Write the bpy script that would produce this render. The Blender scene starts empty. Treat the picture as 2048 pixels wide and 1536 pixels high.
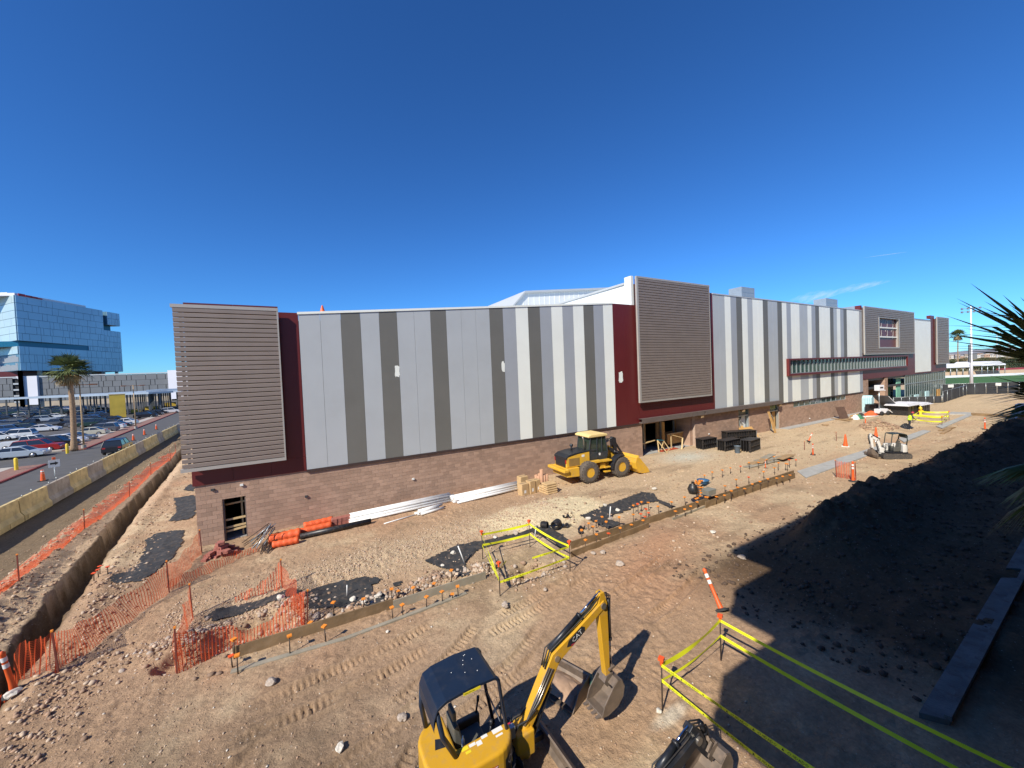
import bpy, math, random
import numpy as np
from mathutils import Vector, Matrix, Quaternion
random.seed(7)
S = bpy.context.scene
# ------------------------------------------------------------------ camera, sky, sun, exposure
F_, PI_, RO_, YA_ = 750.0, .0269, -.0404, .5101
HC = 8.0
def camera_basis():
    f = np.array([math.sin(YA_)*math.cos(PI_), math.cos(YA_)*math.cos(PI_), -math.sin(PI_)])
    r = np.array([math.cos(YA_), -math.sin(YA_), 0.0]); u = np.cross(r, f)
    c, s = math.cos(RO_), math.sin(RO_)
    return f, r*c+u*s, -r*s+u*c
CF, CR, CU = camera_basis()
cam_data = bpy.data.cameras.new('camera'); cam = bpy.data.objects.new('camera', cam_data)
S.collection.objects.link(cam)
cam.matrix_world = Matrix(((CR[0], CU[0], -CF[0], 0), (CR[1], CU[1], -CF[1], 0), (CR[2], CU[2], -CF[2], HC), (0, 0, 0, 1)))
cam_data.sensor_width = 36; cam_data.lens = F_/2048*36
cam_data.clip_start = .1; cam_data.clip_end = 30000
S.camera = cam
SUN = Vector((-1.03, -.515, 1.0)).normalized()
el = math.asin(SUN.z); az = math.atan2(SUN.x, SUN.y)
W0 = bpy.data.worlds.new("World"); S.world = W0; W0.use_nodes = True
nt = W0.node_tree; nt.nodes.clear()
sky = nt.nodes.new('ShaderNodeTexSky'); sky.sky_type = 'NISHITA'; sky.sun_disc = False
sky.sun_elevation = el; sky.sun_rotation = az; sky.altitude = 350; sky.air_density = 1.0; sky.dust_density = 0; sky.ozone_density = 2.8
bg = nt.nodes.new('ShaderNodeBackground'); bg.inputs[1].default_value = .056
tnt = nt.nodes.new('ShaderNodeMixRGB'); tnt.blend_type = 'MULTIPLY'; tnt.inputs[0].default_value = 1; tnt.inputs[2].default_value = (.52, 1.09, 1.70, 1)
gam = nt.nodes.new('ShaderNodeGamma'); gam.inputs[1].default_value = 1.12
out = nt.nodes.new('ShaderNodeOutputWorld')
nt.links.new(sky.outputs[0], tnt.inputs[1]); nt.links.new(tnt.outputs[0], gam.inputs[0]); nt.links.new(gam.outputs[0], bg.inputs[0]); nt.links.new(bg.outputs[0], out.inputs[0])
sl = bpy.data.lights.new('sun', 'SUN'); sl.energy = 5.0; sl.angle = math.radians(.5); sl.color = (1, .93, .80)
so = bpy.data.objects.new('sun', sl); S.collection.objects.link(so)
so.rotation_euler = (-SUN).to_track_quat('-Z', 'Y').to_euler(); so.location = (0, 0, 60)
S.view_settings.view_transform = 'Standard'; S.view_settings.look = 'None'
S.view_settings.exposure = .35; S.view_settings.gamma = 1; S.view_settings.use_curve_mapping = False
COL = S.collection
# ------------------------------------------------------------------ where things stand: a sight line meets the ground or a wall
def ray(px, py): return CF+CR*(px-1024)/F_-CU*(py-768)/F_
def G(px, py, z=0.0):
    d = ray(px, py); p = np.array([0, 0, HC])+d*(z-HC)/d[2]; return Vector(p)
def WL(px, py, Y=24.0):
    d = ray(px, py); return Vector(np.array([0, 0, HC])+d*Y/d[1])
# ------------------------------------------------------------------ helpers
def srgb(r, g, b):
    return tuple(((c/255)/12.92 if c/255 <= .04045 else ((c/255+.055)/1.055)**2.4) for c in (r, g, b))
MATS = {}
def mat(name, col, rough=.7, metal=0, var=.12, scale=3.0, bump=0, bscale=30, dirt=0, dcol=(.25, .17, .11), spec=.5, coords='Object', alpha=None, trans=0, emis=None):
    if name in MATS: return MATS[name]
    m = bpy.data.materials.new(name); m.use_nodes = True; n = m.node_tree.nodes; L = m.node_tree.links
    b = n['Principled BSDF']; b.inputs['Roughness'].default_value = rough; b.inputs['Metallic'].default_value = metal
    b.inputs['Specular IOR Level'].default_value = spec
    tc = n.new('ShaderNodeTexCoord')
    no = n.new('ShaderNodeTexNoise'); no.inputs['Scale'].default_value = scale; no.inputs['Detail'].default_value = 6
    L.new(tc.outputs[coords], no.inputs[0])
    mp = n.new('ShaderNodeMapRange'); mp.inputs[1].default_value = .3; mp.inputs[2].default_value = .7
    mp.inputs[3].default_value = 1-var; mp.inputs[4].default_value = 1+var
    L.new(no.outputs[0], mp.inputs[0])
    oi = n.new('ShaderNodeObjectInfo')
    hv = n.new('ShaderNodeHueSaturation'); hv.inputs['Color'].default_value = (*col, 1)
    L.new(mp.outputs[0], hv.inputs['Value']); src = hv.outputs[0]
    if dirt:
        n2 = n.new('ShaderNodeTexNoise'); n2.inputs['Scale'].default_value = scale*2.3; n2.inputs['Detail'].default_value = 8; n2.inputs['Roughness'].default_value = .65
        L.new(tc.outputs[coords], n2.inputs[0])
        r = n.new('ShaderNodeMapRange'); r.inputs[1].default_value = .5; r.inputs[2].default_value = .72; r.inputs[3].default_value = 0; r.inputs[4].default_value = dirt
        L.new(n2.outputs[0], r.inputs[0])
        mx = n.new('ShaderNodeMixRGB'); mx.inputs[2].default_value = (*dcol, 1)
        L.new(r.outputs[0], mx.inputs[0]); L.new(src, mx.inputs[1]); src = mx.outputs[0]
        ad = n.new('ShaderNodeMath'); ad.operation = 'MULTIPLY_ADD'; ad.inputs[1].default_value = .5*(1-rough); ad.inputs[2].default_value = rough
        L.new(r.outputs[0], ad.inputs[0]); L.new(ad.outputs[0], b.inputs['Roughness'])
    L.new(src, b.inputs['Base Color'])
    if bump:
        n3 = n.new('ShaderNodeTexNoise'); n3.inputs['Scale'].default_value = bscale; n3.inputs['Detail'].default_value = 5
        L.new(tc.outputs[coords], n3.inputs[0])
        bp = n.new('ShaderNodeBump'); bp.inputs['Strength'].default_value = min(1, bump); bp.inputs['Distance'].default_value = .02
        L.new(n3.outputs[0], bp.inputs['Height']); L.new(bp.outputs[0], b.inputs['Normal'])
    if trans: b.inputs['Transmission Weight'].default_value = trans
    if emis: b.inputs['Emission Color'].default_value = (*col, 1); b.inputs['Emission Strength'].default_value = emis
    MATS[name] = m
    return m
class MB:
    """collects shapes; build() links them as one mesh object"""
    def __init__(s): s.v = []; s.f = []; s.mi = []; s.m = 0; s.sm = []; s.smooth = False
    def add(s, vs, fs):
        o = len(s.v); s.v += [tuple(v) for v in vs]; s.f += [tuple(i+o for i in f) for f in fs]
        s.mi += [s.m]*len(fs); s.sm += [s.smooth]*len(fs); return s
    def box(s, x0, x1, y0, y1, z0, z1):
        return s.add([(x0, y0, z0), (x1, y0, z0), (x1, y1, z0), (x0, y1, z0), (x0, y0, z1), (x1, y0, z1), (x1, y1, z1), (x0, y1, z1)],
                     [(0, 3, 2, 1), (4, 5, 6, 7), (0, 1, 5, 4), (1, 2, 6, 5), (2, 3, 7, 6), (3, 0, 4, 7)])
    def bar(s, a, b, w, h=None, up=(0, 0, 1)):
        a = Vector(a); b = Vector(b); h = w if h is None else h
        d = (b-a).normalized(); u = Vector(up)
        if abs(d.dot(u)) > .98: u = Vector((0, 1, 0))
        r = d.cross(u).normalized(); u = r.cross(d)
        vs = [p+r*i*w/2+u*j*h/2 for p in (a, b) for i, j in ((-1, -1), (1, -1), (1, 1), (-1, 1))]
        return s.add(vs, [(0, 3, 2, 1), (4, 5, 6, 7), (0, 1, 5, 4), (1, 2, 6, 5), (2, 3, 7, 6), (3, 0, 4, 7)][::1])
    def tube(s, pts, r, n=8, cap=True):
        pts = [Vector(p) for p in pts]; rr = r if isinstance(r, (list, tuple)) else [r]*len(pts)
        vs = []; prev = None
        for i, p in enumerate(pts):
            d = (pts[min(i+1, len(pts)-1)]-pts[max(i-1, 0)]).normalized()
            if prev is None:
                u = Vector((0, 0, 1)) if abs(d.z) < .9 else Vector((1, 0, 0))
            else: u = prev
            a = d.cross(u).normalized(); u = a.cross(d).normalized(); prev = u
            vs += [p+(a*math.cos(t)+u*math.sin(t))*rr[i] for t in [2*math.pi*k/n for k in range(n)]]
        fs = []
        for i in range(len(pts)-1):
            for k in range(n):
                fs.append((i*n+k, i*n+(k+1) % n, (i+1)*n+(k+1) % n, (i+1)*n+k))
        if cap: fs += [tuple(range(n))[::-1], tuple(range((len(pts)-1)*n, len(pts)*n))]
        sm = s.smooth; s.smooth = True; s.add(vs, fs); s.smooth = sm
        return s
    def prism(s, poly, lo, hi, axis='y'):
        """poly: 2-D outline; extruded along axis from lo to hi"""
        def P(a, b, c): return {'y': (a, c, b), 'z': (a, b, c), 'x': (c, a, b)}[axis]
        n = len(poly); vs = [P(a, b, lo) for a, b in poly]+[P(a, b, hi) for a, b in poly]
        return s.add(vs, [tuple(range(n)), tuple(range(2*n-1, n-1, -1))]+[(i, i+n, (i+1) % n+n, (i+1) % n) for i in range(n)])
    def lathe(s, prof, c=(0, 0, 0), axis='z', n=16, cap=True):
        vs = []
        for r, h in prof:
            for k in range(n):
                t = 2*math.pi*k/n; a, b = r*math.cos(t), r*math.sin(t)
                vs.append({'z': (c[0]+a, c[1]+b, c[2]+h), 'y': (c[0]+a, c[1]+h, c[2]+b), 'x': (c[0]+h, c[1]+a, c[2]+b)}[axis])
        fs = [(i*n+k, i*n+(k+1) % n, (i+1)*n+(k+1) % n, (i+1)*n+k) for i in range(len(prof)-1) for k in range(n)]
        sm = s.smooth; s.smooth = True; s.add(vs, fs); s.smooth = sm
        if cap and prof[0][0] > 1e-4: s.add(vs[:n], [tuple(range(n))])
        if cap and prof[-1][0] > 1e-4: s.add(vs[-n:], [tuple(range(n))])
        return s
    def grid(s, P, nu, nv):
        vs = [P(i/nu, j/nv) for j in range(nv+1) for i in range(nu+1)]
        return s.add(vs, [(j*(nu+1)+i, j*(nu+1)+i+1, (j+1)*(nu+1)+i+1, (j+1)*(nu+1)+i) for j in range(nv) for i in range(nu)])
    def xf(s, M, start=0):
        for i in range(start, len(s.v)): s.v[i] = tuple(M @ Vector(s.v[i]))
        return s
    def mesh(s, name, mats):
        me = bpy.data.meshes.new(name); me.from_pydata(s.v, [], s.f)
        for m in (mats if isinstance(mats, (list, tuple)) else [mats]): me.materials.append(m)
        me.polygons.foreach_set('material_index', s.mi); me.polygons.foreach_set('use_smooth', s.sm)
        me.update(); return me
    def build(s, name, mats, parent=None, bevel=0, norm=True, **kw):
        me = s.mesh(name, mats)
        if norm:
            import bmesh
            bm = bmesh.new(); bm.from_mesh(me); bmesh.ops.recalc_face_normals(bm, faces=bm.faces); bm.to_mesh(me); bm.free()
        return put(name, me, parent, bevel, **kw)
WLOC = {}
def put(name, me, parent=None, bevel=0, loc=None, world=False, **kw):
    o = bpy.data.objects.new(name, me); COL.objects.link(o)
    if parent is not None:
        o.parent = parent
        if world: o.location = -WLOC.get(parent.name, Vector((0, 0, 0)))
    if loc is not None: o.location = loc
    WLOC[o.name] = Vector((0, 0, 0)) if world else Vector(o.location)
    if bevel:
        b = o.modifiers.new('bevel', 'BEVEL'); b.width = bevel; b.segments = 2; b.limit_method = 'ANGLE'; b.angle_limit = .6; b.harden_normals = False
    for k, v in kw.items(): o[k] = v
    return o
def thing(name, label, cat, loc=(0, 0, 0), rz=0, group=None, rot=None, scale=None):
    o = bpy.data.objects.new(name, None); COL.objects.link(o); o.empty_display_size = .3
    o.location = loc; o.rotation_euler = rot or (0, 0, rz)
    if scale: o.scale = (scale,)*3
    WLOC[o.name] = Vector(loc)
    o['label'] = label; o['category'] = cat
    if group: o['group'] = group
    return o
def tag(o, label, cat, group=None):
    o['label'] = label; o['category'] = cat
    if group: o['group'] = group
    return o
KIDS = {}
def dup(root, loc, rz=None, label=None, group=None, rot=None, scale=None, swap=None):
    def cp(o, par):
        c = o.copy(); COL.objects.link(c)
        if par is not None: c.parent = par
        if swap and o.type == 'MESH':
            for i, ms in enumerate(c.material_slots):
                if ms.material and ms.material.name in swap:
                    nm = swap[ms.material.name]; ms.link = 'OBJECT'; ms.material = nm
        for ch in KIDS.setdefault(o.name, [x for x in o.children]): cp(ch, c)
        return c
    r = cp(root, None); r.location = loc
    if rz is not None: r.rotation_euler = (0, 0, rz)
    if rot: r.rotation_euler = rot
    if scale: r.scale = (scale,)*3 if not isinstance(scale, tuple) else scale
    if label: r['label'] = label
    if group: r['group'] = group
    return r
# numpy value noise
def vn(x, y, s, seed=0):
    x = np.asarray(x)*s+seed*17.31; y = np.asarray(y)*s+seed*7.77
    xi = np.floor(x).astype(np.int64); yi = np.floor(y).astype(np.int64); fx = x-xi; fy = y-yi
    fx = fx*fx*(3-2*fx); fy = fy*fy*(3-2*fy)
    def h(a, b):
        n = (a*374761393+b*668265263+seed*1274126177) & 0xffffffff
        n = ((n ^ (n >> 13))*1274126177) & 0xffffffff
        return ((n ^ (n >> 16)) & 0xffff)/65535.0
    return (h(xi, yi)*(1-fx)+h(xi+1, yi)*fx)*(1-fy)+(h(xi, yi+1)*(1-fx)+h(xi+1, yi+1)*fx)*fy-.5
def sst(a, b, x): t = np.clip((x-a)/(b-a), 0, 1); return t*t*(3-2*t)
def bumpf(x, y, cx, cy, rx, ry, ang=0, p=1.0):
    c, s = math.cos(ang), math.sin(ang); u = ((x-cx)*c+(y-cy)*s)/rx; v = (-(x-cx)*s+(y-cy)*c)/ry
    return np.exp(-(u*u+v*v)*p)
def seg(x, y, pts):
    """distance to a polyline and side"""
    best = np.full(np.shape(x), 1e9); sd = np.zeros(np.shape(x)); tt = np.zeros(np.shape(x)); acc = 0
    for (ax, ay), (bx, by) in zip(pts[:-1], pts[1:]):
        L = math.hypot(bx-ax, by-ay); ux, uy = (bx-ax)/L, (by-ay)/L
        t = np.clip((x-ax)*ux+(y-ay)*uy, 0, L); dx = x-ax-t*ux; dy = y-ay-t*uy; d = np.hypot(dx, dy)
        m = d < best; best = np.where(m, d, best); sd = np.where(m, np.sign(ux*dy-uy*dx), sd); tt = np.where(m, acc+t, tt); acc += L
    return best, sd, tt
# ------------------------------------------------------------------ the ground
TRENCH = [(-7.2, 12.0), (-7.9, 17.5), (-8.75, 23.1), (-10.3, 34.3), (-13.9, 67.0), (-18.5, 110)]
TRACKS = [((-4.6, 8.4), (-1.2, 9.9), .34), ((-5.2, 6.6), (-1.5, 7.0), .34), ((1.8, 8.2), (5.5, 8.9), .34), ((4.5, 10.4), (9.5, 11.2), .34), ((5.2, 11.0), (10.2, 11.9), .34), ((-1.6, 11.2), (3.4, 11.9), .34), ((-1.8, 10.3), (3.0, 10.9), .34), ((14, 15.4), (30, 17.8), .42), ((14, 17.2), (30, 19.6), .42), ((9, 8.2), (13.5, 9.2), .34),((1.5, 9.4), (4.6, 11.1), .34), ((-.6, 8.3), (2.1, 9.2), .34), ((.2, 7.0), (1.9, 8.3), .3), ((3.4, 8.6), (6.2, 9.9), .34), ((-3.4, 7.2), (-.2, 7.9), .34), ((9.5, 15.6), (19, 17.2), .4), ((8, 9.6), (13, 10.6), .34)]
PIT1 = (-1.75, 14.7); PIT2 = (7.6, 12.9)
def hfun(x, y):
    x = np.asarray(x, float); y = np.asarray(y, float)
    near = sst(-60, -20, x)*sst(170, 90, x)*sst(130, 70, y)*sst(-30, 0, y)
    n = .10*vn(x, y, .35, 1)+.06*vn(x, y, .9, 2)+.035*vn(x, y, 2.3, 3)+.02*vn(x, y, 5.5, 4)+.010*vn(x, y, 12, 5)
    site = (y < 24.25) | (x < -4.7)
    rough = .35+.9*np.clip(vn(x, y, .25, 9)+.4, 0, 1)
    # smoother lane by the building and on the right
    rough = rough*(1-.6*sst(13.9, 15, y)*sst(9, 13, x))
    z = n*rough
    # gravel berm of loose stone along the wall, left
    g = sst(-2.5, 0, x)*sst(13, 6, x)*np.exp(-((y-(16.7+.12*x))/1.4)**2)
    z += g*(.16+.05*vn(x, y, 7, 11)+.04*vn(x, y, 14, 12))
    z += sst(-6.5, -4, x)*sst(3.5, -1, x)*np.exp(-((y-18)/1.6)**2)*.06
    # sand heap in front of the wall
    z += .38*bumpf(x, y, 11.6, 17.4, 3.4, 1.6, .12)*(1+.1*vn(x, y, 3, 13))
    # red dirt humps
    z += .16*bumpf(x, y, 14.2, 11.7, 2.0, .8, .1)+.10*bumpf(x, y, 11.6, 10.4, 1.6, .7)+1.0*bumpf(x, y, 56.0, 16.8, 3.2, 1.3)*(1+.25*vn(x, y, 2, 15))
    # clods: loose crumbs where the ground has been dug or driven over
    lo = np.clip(sst(.0, .35, vn(x, y, .5, 64)+.35*vn(x, y, 1.6, 65))+sst(7, 5.5, y)*.3, 0, 1)*sst(30, 20, x)
    z += lo*(.09*np.maximum(0, vn(x, y, 4.5, 66)+.02)+.085*np.maximum(0, vn(x, y, 9, 67)-.05)+.05*np.maximum(0, vn(x, y, 15, 68)-.1))
    # pits
    for (px, py), rx, ry, d in ((PIT1, 1.15, .62, .55), (PIT2, .75, .5, .55), ((-3.2, 14.3), .8, .45, .3)):
        z -= d*sst(1.25, .75, np.hypot((x-px)/rx, (y-py)/ry)+.35*vn(x, y, 3, 16))
    z += .22*bumpf(x, y, -.6, 15.3, .8, .55)*(1+.5*vn(x, y, 7, 17))+.20*bumpf(x, y, -3.6, 15.2, 1.0, .4)
    z += .28*bumpf(x, y, 6.0, 13.9, .45, .35)*(1+.4*vn(x, y, 8, 18))+.16*bumpf(x, y, 2.0, 14.1, 1.0, .35)*(1+.5*vn(x, y, 8, 18))+.14*bumpf(x, y, 4.2, 14.3, .8, .35)
    # trench with its spoil heap
    d, sd, t = seg(x, y, TRENCH)
    wob = .12*vn(x, y, 1.1, 20)+.07*vn(x, y, 3.1, 21)
    z += np.where(sd > 0, .42*np.exp(-((d-1.75)/.75)**2)*(1+.5*vn(x, y, 1.2, 22)+.5*vn(x, y, 3.5, 23)), .12*np.exp(-((d-1.0)/.35)**2)*(1+.9*vn(x, y, 2.5, 24)))*sst(9, 14, y)
    cl = sst(4.2, 3.2, d)*np.where(sd > 0, 1, .45)
    z += cl*(.09*np.abs(vn(x, y, 3.2, 61))+.07*np.abs(vn(x, y, 7, 62))+.05*vn(x, y, 13, 63))
    z -= 1.15*sst(.47, .36, d+wob*1.6)
    # graded lower strip beside the barriers
    bx = -16.3-.0725*(y-34)
    z -= .42*sst(bx+4.4, bx+3.3, x)*sst(bx-.5, bx-.2, x)*sst(12, 18, y)
    z = np.where(x < bx-.35, -.30, z)
    # berm in the shade on the right
    cy = 8.1+.5*vn(x, y*0, .35, 30)
    hgt = (1.3+.8*vn(x, y*0, .22, 31)+.35*vn(x, y*0, .6, 32)+.12*vn(x, y*0, 1.7, 37))*sst(16.5, 20.5, x)*sst(95, 80, x)
    z += hgt*np.exp(-np.where(y > cy, ((y-cy)/.7)**2, ((cy-y)/1.9)**2))*(1+.35*vn(x, y, 1.3, 33)+.16*vn(x, y, 3.7, 34)+.05*vn(x, y, 8, 38))
    z += sst(11, 15, x)*sst(80, 60, x)*sst(8, 4, y)*(.25*vn(x, y, .8, 35)+.14*vn(x, y, 2.4, 36))
    # slots for the kerb forms
    # track prints
    for (ax, ay), (bx_, by_), w in TRACKS:
        L = math.hypot(bx_-ax, by_-ay); ux, uy = (bx_-ax)/L, (by_-ay)/L
        t = (x-ax)*ux+(y-ay)*uy; cc = .5*np.sin(t/L*3.0); v = (-(x-ax)*uy+(y-ay)*ux)+cc*.3
        m = sst(0, .5, t)*sst(L, L-.5, t)
        for off in ((-.0, .0) if w == .3 else (0, .0)):
            k = sst(w/2+.03, w/2-.05, np.abs(v))
            z += m*k*(.019*np.tanh(1.6*np.sin(t*2*math.pi/.15+v*v*18+2*vn(x, y, 1.5, 90)))*np.clip(.35+2.2*vn(x, y, 1.1, 91)+.8*vn(x, y, 3.3, 96), 0, 1.3)-.02)+m*.03*np.exp(-((np.abs(v)-w/2-.06)/.05)**2)
    z *= near
    z = np.where(~site & (x < 125), -.35, z)
    return z
def axis(segs):
    a = []
    for lo, hi, st in segs: a += list(np.arange(lo, hi-1e-6, st))
    a.append(segs[-1][1]); return np.array(a)
def geo(a, b, s0, k=1.18):
    o = [a]; s = s0; sg = 1 if b > a else -1
    while abs(o[-1]-a) < abs(b-a): o.append(o[-1]+sg*s); s *= k
    return o[1:]
gx = np.concatenate([np.array(geo(-27, -9000, .5))[::-1], axis([(-27, -12, .16), (-12, -5, .08), (-5, 11, .045), (11, 24, .08), (24, 48, .16), (48, 90, .35)]), np.array(geo(90, 16000, .6))])
gy = np.concatenate([np.array(geo(2, -2000, .5))[::-1], axis([(2, 5, .09), (5, 15.5, .045), (15.5, 24.2, .085), (24.2, 40, .2), (40, 110, .5)]), np.array(geo(110, 16000, 1.0))])
GXX, GYY = np.meshgrid(gx, gy)
def ground_colour(x, y):
    base = np.array([.335, .215, .148]); pale = np.array([.46, .345, .245]); red = np.array([.36, .195, .125]); dark = np.array([.175, .118, .082]); sand = np.array([.56, .45, .32]); grav = np.array([.41, .30, .215])
    c = np.broadcast_to(base, x.shape+(3,)).copy()
    def mix(col, m):
        m = np.clip(m, 0, 1)[..., None]; c[:] = c*(1-m)+np.array(col)*m
    a = vn(x, y, .3, 40)+.6*vn(x, y, .9, 41)+.3*vn(x, y, 2.6, 42)
    mix(pale, sst(-.05, .5, a)*.75); mix(red, sst(.1, .5, vn(x, y, .22, 43)+.4*vn(x, y, 1.1, 44))*.6)
    mix(dark, sst(.2, .55, vn(x, y, .45, 45)+.6*vn(x, y, 1.7, 46)+.3*vn(x, y, 5, 47))*.45)
    mix(red, bumpf(x, y, 14.2, 11.7, 2.4, 1.0, .1)*.9+bumpf(x, y, 11.6, 10.4, 2.0, .8)*.8+bumpf(x, y, 11, 9, 2.5, .9)*.5)
    mix(dark, (bumpf(x, y, -5, 9.3, 5.5, 3.2)*.95+bumpf(x, y, 0, 6.5, 3.5, 3.0)*.75)*(.75+.9*vn(x, y, .9, 97)))
    mix(pale, sst(13.8, 15, y)*sst(12, 16, x)*.55)
    mix(pale, sst(20, 30, x)*.35); mix(pale, sst(60, 80, x)*.5)
    st_ = vn(x*.22+y*.05, y*1.1, 1.0, 92)+.5*vn(x*.6, y*3.2, 1.0, 93); mix(dark, sst(.15, .6, st_)*.5*sst(4, 10, x)); mix(pale, sst(.2, .65, -st_)*.45*sst(4, 10, x))
    mix(dark, sst(.1, .5, vn(x, y, .33, 94)+.35*vn(x, y, 1.3, 95))*.35*sst(12, 6, x))
    g = sst(-5, -2, x)*sst(13, 7, x)*np.exp(-((y-(16.9+.10*x))/1.7)**2); mix(grav, g*.9)
    mix(sand, sst(1.25, .85, np.hypot((x-11.6)/3.8, (y-17.4)/1.9)+.25*vn(x, y, .8, 48)+.12*vn(x, y, 3, 49)))
    mix((.42, .40, .37), bumpf(x, y, 29.5, 21.5, 2.6, 1.5)*.9)
    mix((.55, .50, .45), sst(.35, 1, bumpf(x, y, 7.0, 5.7, .8, .25))*.6)
    d, sd, t = seg(x, y, TRENCH); dm = sst(7, 4, np.abs(x+.0725*0+9+.11*(y-20)))
    mix((.33, .235, .16), np.where(sd > 0, sst(3.2, 1.5, d), 0)*.8*sst(10, 15, y))
    bx = -16.3-.0725*(y-34)
    mix((.135, .098, .070), sst(bx+4.6, bx+3.9, x+.3*vn(x, y, 1, 50))*sst(bx-.6, bx-.2, x)*.9)
    mix((.47, .33, .24), sst(bx+4.1, bx+4.8, x)*sst(bx+7.4, bx+6.6, x)*.6*sst(10, 20, y))
    mix((.10, .065, .042), sst(.56, .44, d)*.9)  # trench shade painted in as a darker soil colour
    mix((.075, .046, .029), sst(11, 15, x)*sst(10, 8.8, y)*.9)  # building shade painted into the soil colour of the berm side
    mix((.30, .22, .17), bumpf(x, y, 3.5, 9.2, 3, 1.6)*.35)
    for (px, py) in (PIT1, PIT2): mix((.24, .15, .095), bumpf(x, y, px, py, .8, .45)*.7)
    # the town's ground far off: dry brush and gravel
    far = np.maximum.reduce([sst(165, 185, x), sst(-28, -30, x), sst(150, 180, y)])
    mix((.20, .17, .105), far*.9); mix((.30, .25, .16), far*sst(0, .4, vn(x, y, .02, 51)+.3*vn(x, y, .07, 52))*.8)
    c *= np.array([1.15, 1.18, 1.06])
    c *= (1+.16*vn(x, y, 6, 53)+.12*vn(x, y, 13, 54))[..., None]
    return c
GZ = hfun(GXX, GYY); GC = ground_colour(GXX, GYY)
ny_, nx_ = GXX.shape
import bisect
GXL, GYL = list(gx), list(gy)
def hz(x, y):
    i = min(max(bisect.bisect_right(GXL, x)-1, 0), nx_-2); j = min(max(bisect.bisect_right(GYL, y)-1, 0), ny_-2)
    u = (x-GXL[i])/(GXL[i+1]-GXL[i]); v = (y-GYL[j])/(GYL[j+1]-GYL[j])
    return float((GZ[j, i]*(1-u)+GZ[j, i+1]*u)*(1-v)+(GZ[j+1, i]*(1-u)+GZ[j+1, i+1]*u)*v)
gm = bpy.data.meshes.new('ground')
gm.vertices.add(nx_*ny_); gm.vertices.foreach_set('co', np.stack([GXX, GYY, GZ], -1).reshape(-1).astype(np.float32))
ii = np.arange(nx_*ny_).reshape(ny_, nx_); q = np.stack([ii[:-1, :-1], ii[:-1, 1:], ii[1:, 1:], ii[1:, :-1]], -1).reshape(-1)
nq = len(q)//4; gm.loops.add(len(q)); gm.loops.foreach_set('vertex_index', q.astype(np.int32))
gm.polygons.add(nq); gm.polygons.foreach_set('loop_start', (np.arange(nq)*4).astype(np.int32))
gm.polygons.foreach_set('loop_total', np.full(nq, 4, np.int32)); gm.polygons.foreach_set('use_smooth', np.ones(nq, bool))
gm.update(); gm.validate()
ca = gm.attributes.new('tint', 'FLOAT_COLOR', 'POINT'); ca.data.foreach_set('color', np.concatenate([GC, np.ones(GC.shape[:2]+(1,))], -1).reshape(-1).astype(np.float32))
def ground_material():
    m = bpy.data.materials.new('site_dirt'); m.use_nodes = True; n = m.node_tree.nodes; L = m.node_tree.links; b = n['Principled BSDF']
    b.inputs['Roughness'].default_value = .95; b.inputs['Specular IOR Level'].default_value = .15
    at = n.new('ShaderNodeAttribute'); at.attribute_name = 'tint'; ge = n.new('ShaderNodeNewGeometry')
    n1 = n.new('ShaderNodeTexNoise'); n1.inputs['Scale'].default_value = 9; n1.inputs['Detail'].default_value = 9; n1.inputs['Roughness'].default_value = .7
    L.new(ge.outputs['Position'], n1.inputs[0])
    mp = n.new('ShaderNodeMapRange'); mp.inputs[1].default_value = .3; mp.inputs[2].default_value = .7; mp.inputs[3].default_value = .74; mp.inputs[4].default_value = 1.26
    L.new(n1.outputs[0], mp.inputs[0])
    hv = n.new('ShaderNodeHueSaturation'); L.new(at.outputs['Color'], hv.inputs['Color']); L.new(mp.outputs[0], hv.inputs['Value'])
    # small pale stones and dark crumbs
    v = n.new('ShaderNodeTexVoronoi'); v.inputs['Scale'].default_value = 9; L.new(ge.outputs['Position'], v.inputs[0])
    r = n.new('ShaderNodeMapRange'); r.inputs[1].default_value = .16; r.inputs[2].default_value = .10; r.inputs[3].default_value = 0; r.inputs[4].default_value = .6
    L.new(v.outputs['Distance'], r.inputs[0])
    sep = n.new('ShaderNodeSeparateColor'); L.new(v.outputs['Color'], sep.inputs[0])
    cmpn = n.new('ShaderNodeMath'); cmpn.operation = 'GREATER_THAN'; cmpn.inputs[1].default_value = .62; L.new(sep.outputs[0], cmpn.inputs[0])
    mu = n.new('ShaderNodeMath'); mu.operation = 'MULTIPLY'; L.new(r.outputs[0], mu.inputs[0]); L.new(cmpn.outputs[0], mu.inputs[1])
    mx = n.new('ShaderNodeMixRGB'); mx.inputs[2].default_value = (.5, .43, .36, 1); L.new(mu.outputs[0], mx.inputs[0]); L.new(hv.outputs[0], mx.inputs[1])
    L.new(mx.outputs[0], b.inputs['Base Color'])
    n2 = n.new('ShaderNodeTexNoise'); n2.inputs['Scale'].default_value = 22; n2.inputs['Detail'].default_value = 7; n2.inputs['Roughness'].default_value = .72; L.new(ge.outputs['Position'], n2.inputs[0])
    n4 = n.new('ShaderNodeTexNoise'); n4.inputs['Scale'].default_value = 4.5; n4.inputs['Detail'].default_value = 6; n4.inputs['Roughness'].default_value = .6; L.new(ge.outputs['Position'], n4.inputs[0])
    b2 = n.new('ShaderNodeBump'); b2.inputs['Distance'].default_value = .12; b2.inputs['Strength'].default_value = .55; L.new(n4.outputs[0], b2.inputs['Height'])
    bp = n.new('ShaderNodeBump'); bp.inputs['Distance'].default_value = .035; bp.inputs['Strength'].default_value = .9
    L.new(n2.outputs[0], bp.inputs['Height']); L.new(b2.outputs[0], bp.inputs['Normal']); L.new(bp.outputs[0], b.inputs['Normal'])
    return m
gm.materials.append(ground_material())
put('ground', gm, kind='structure')
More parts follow.
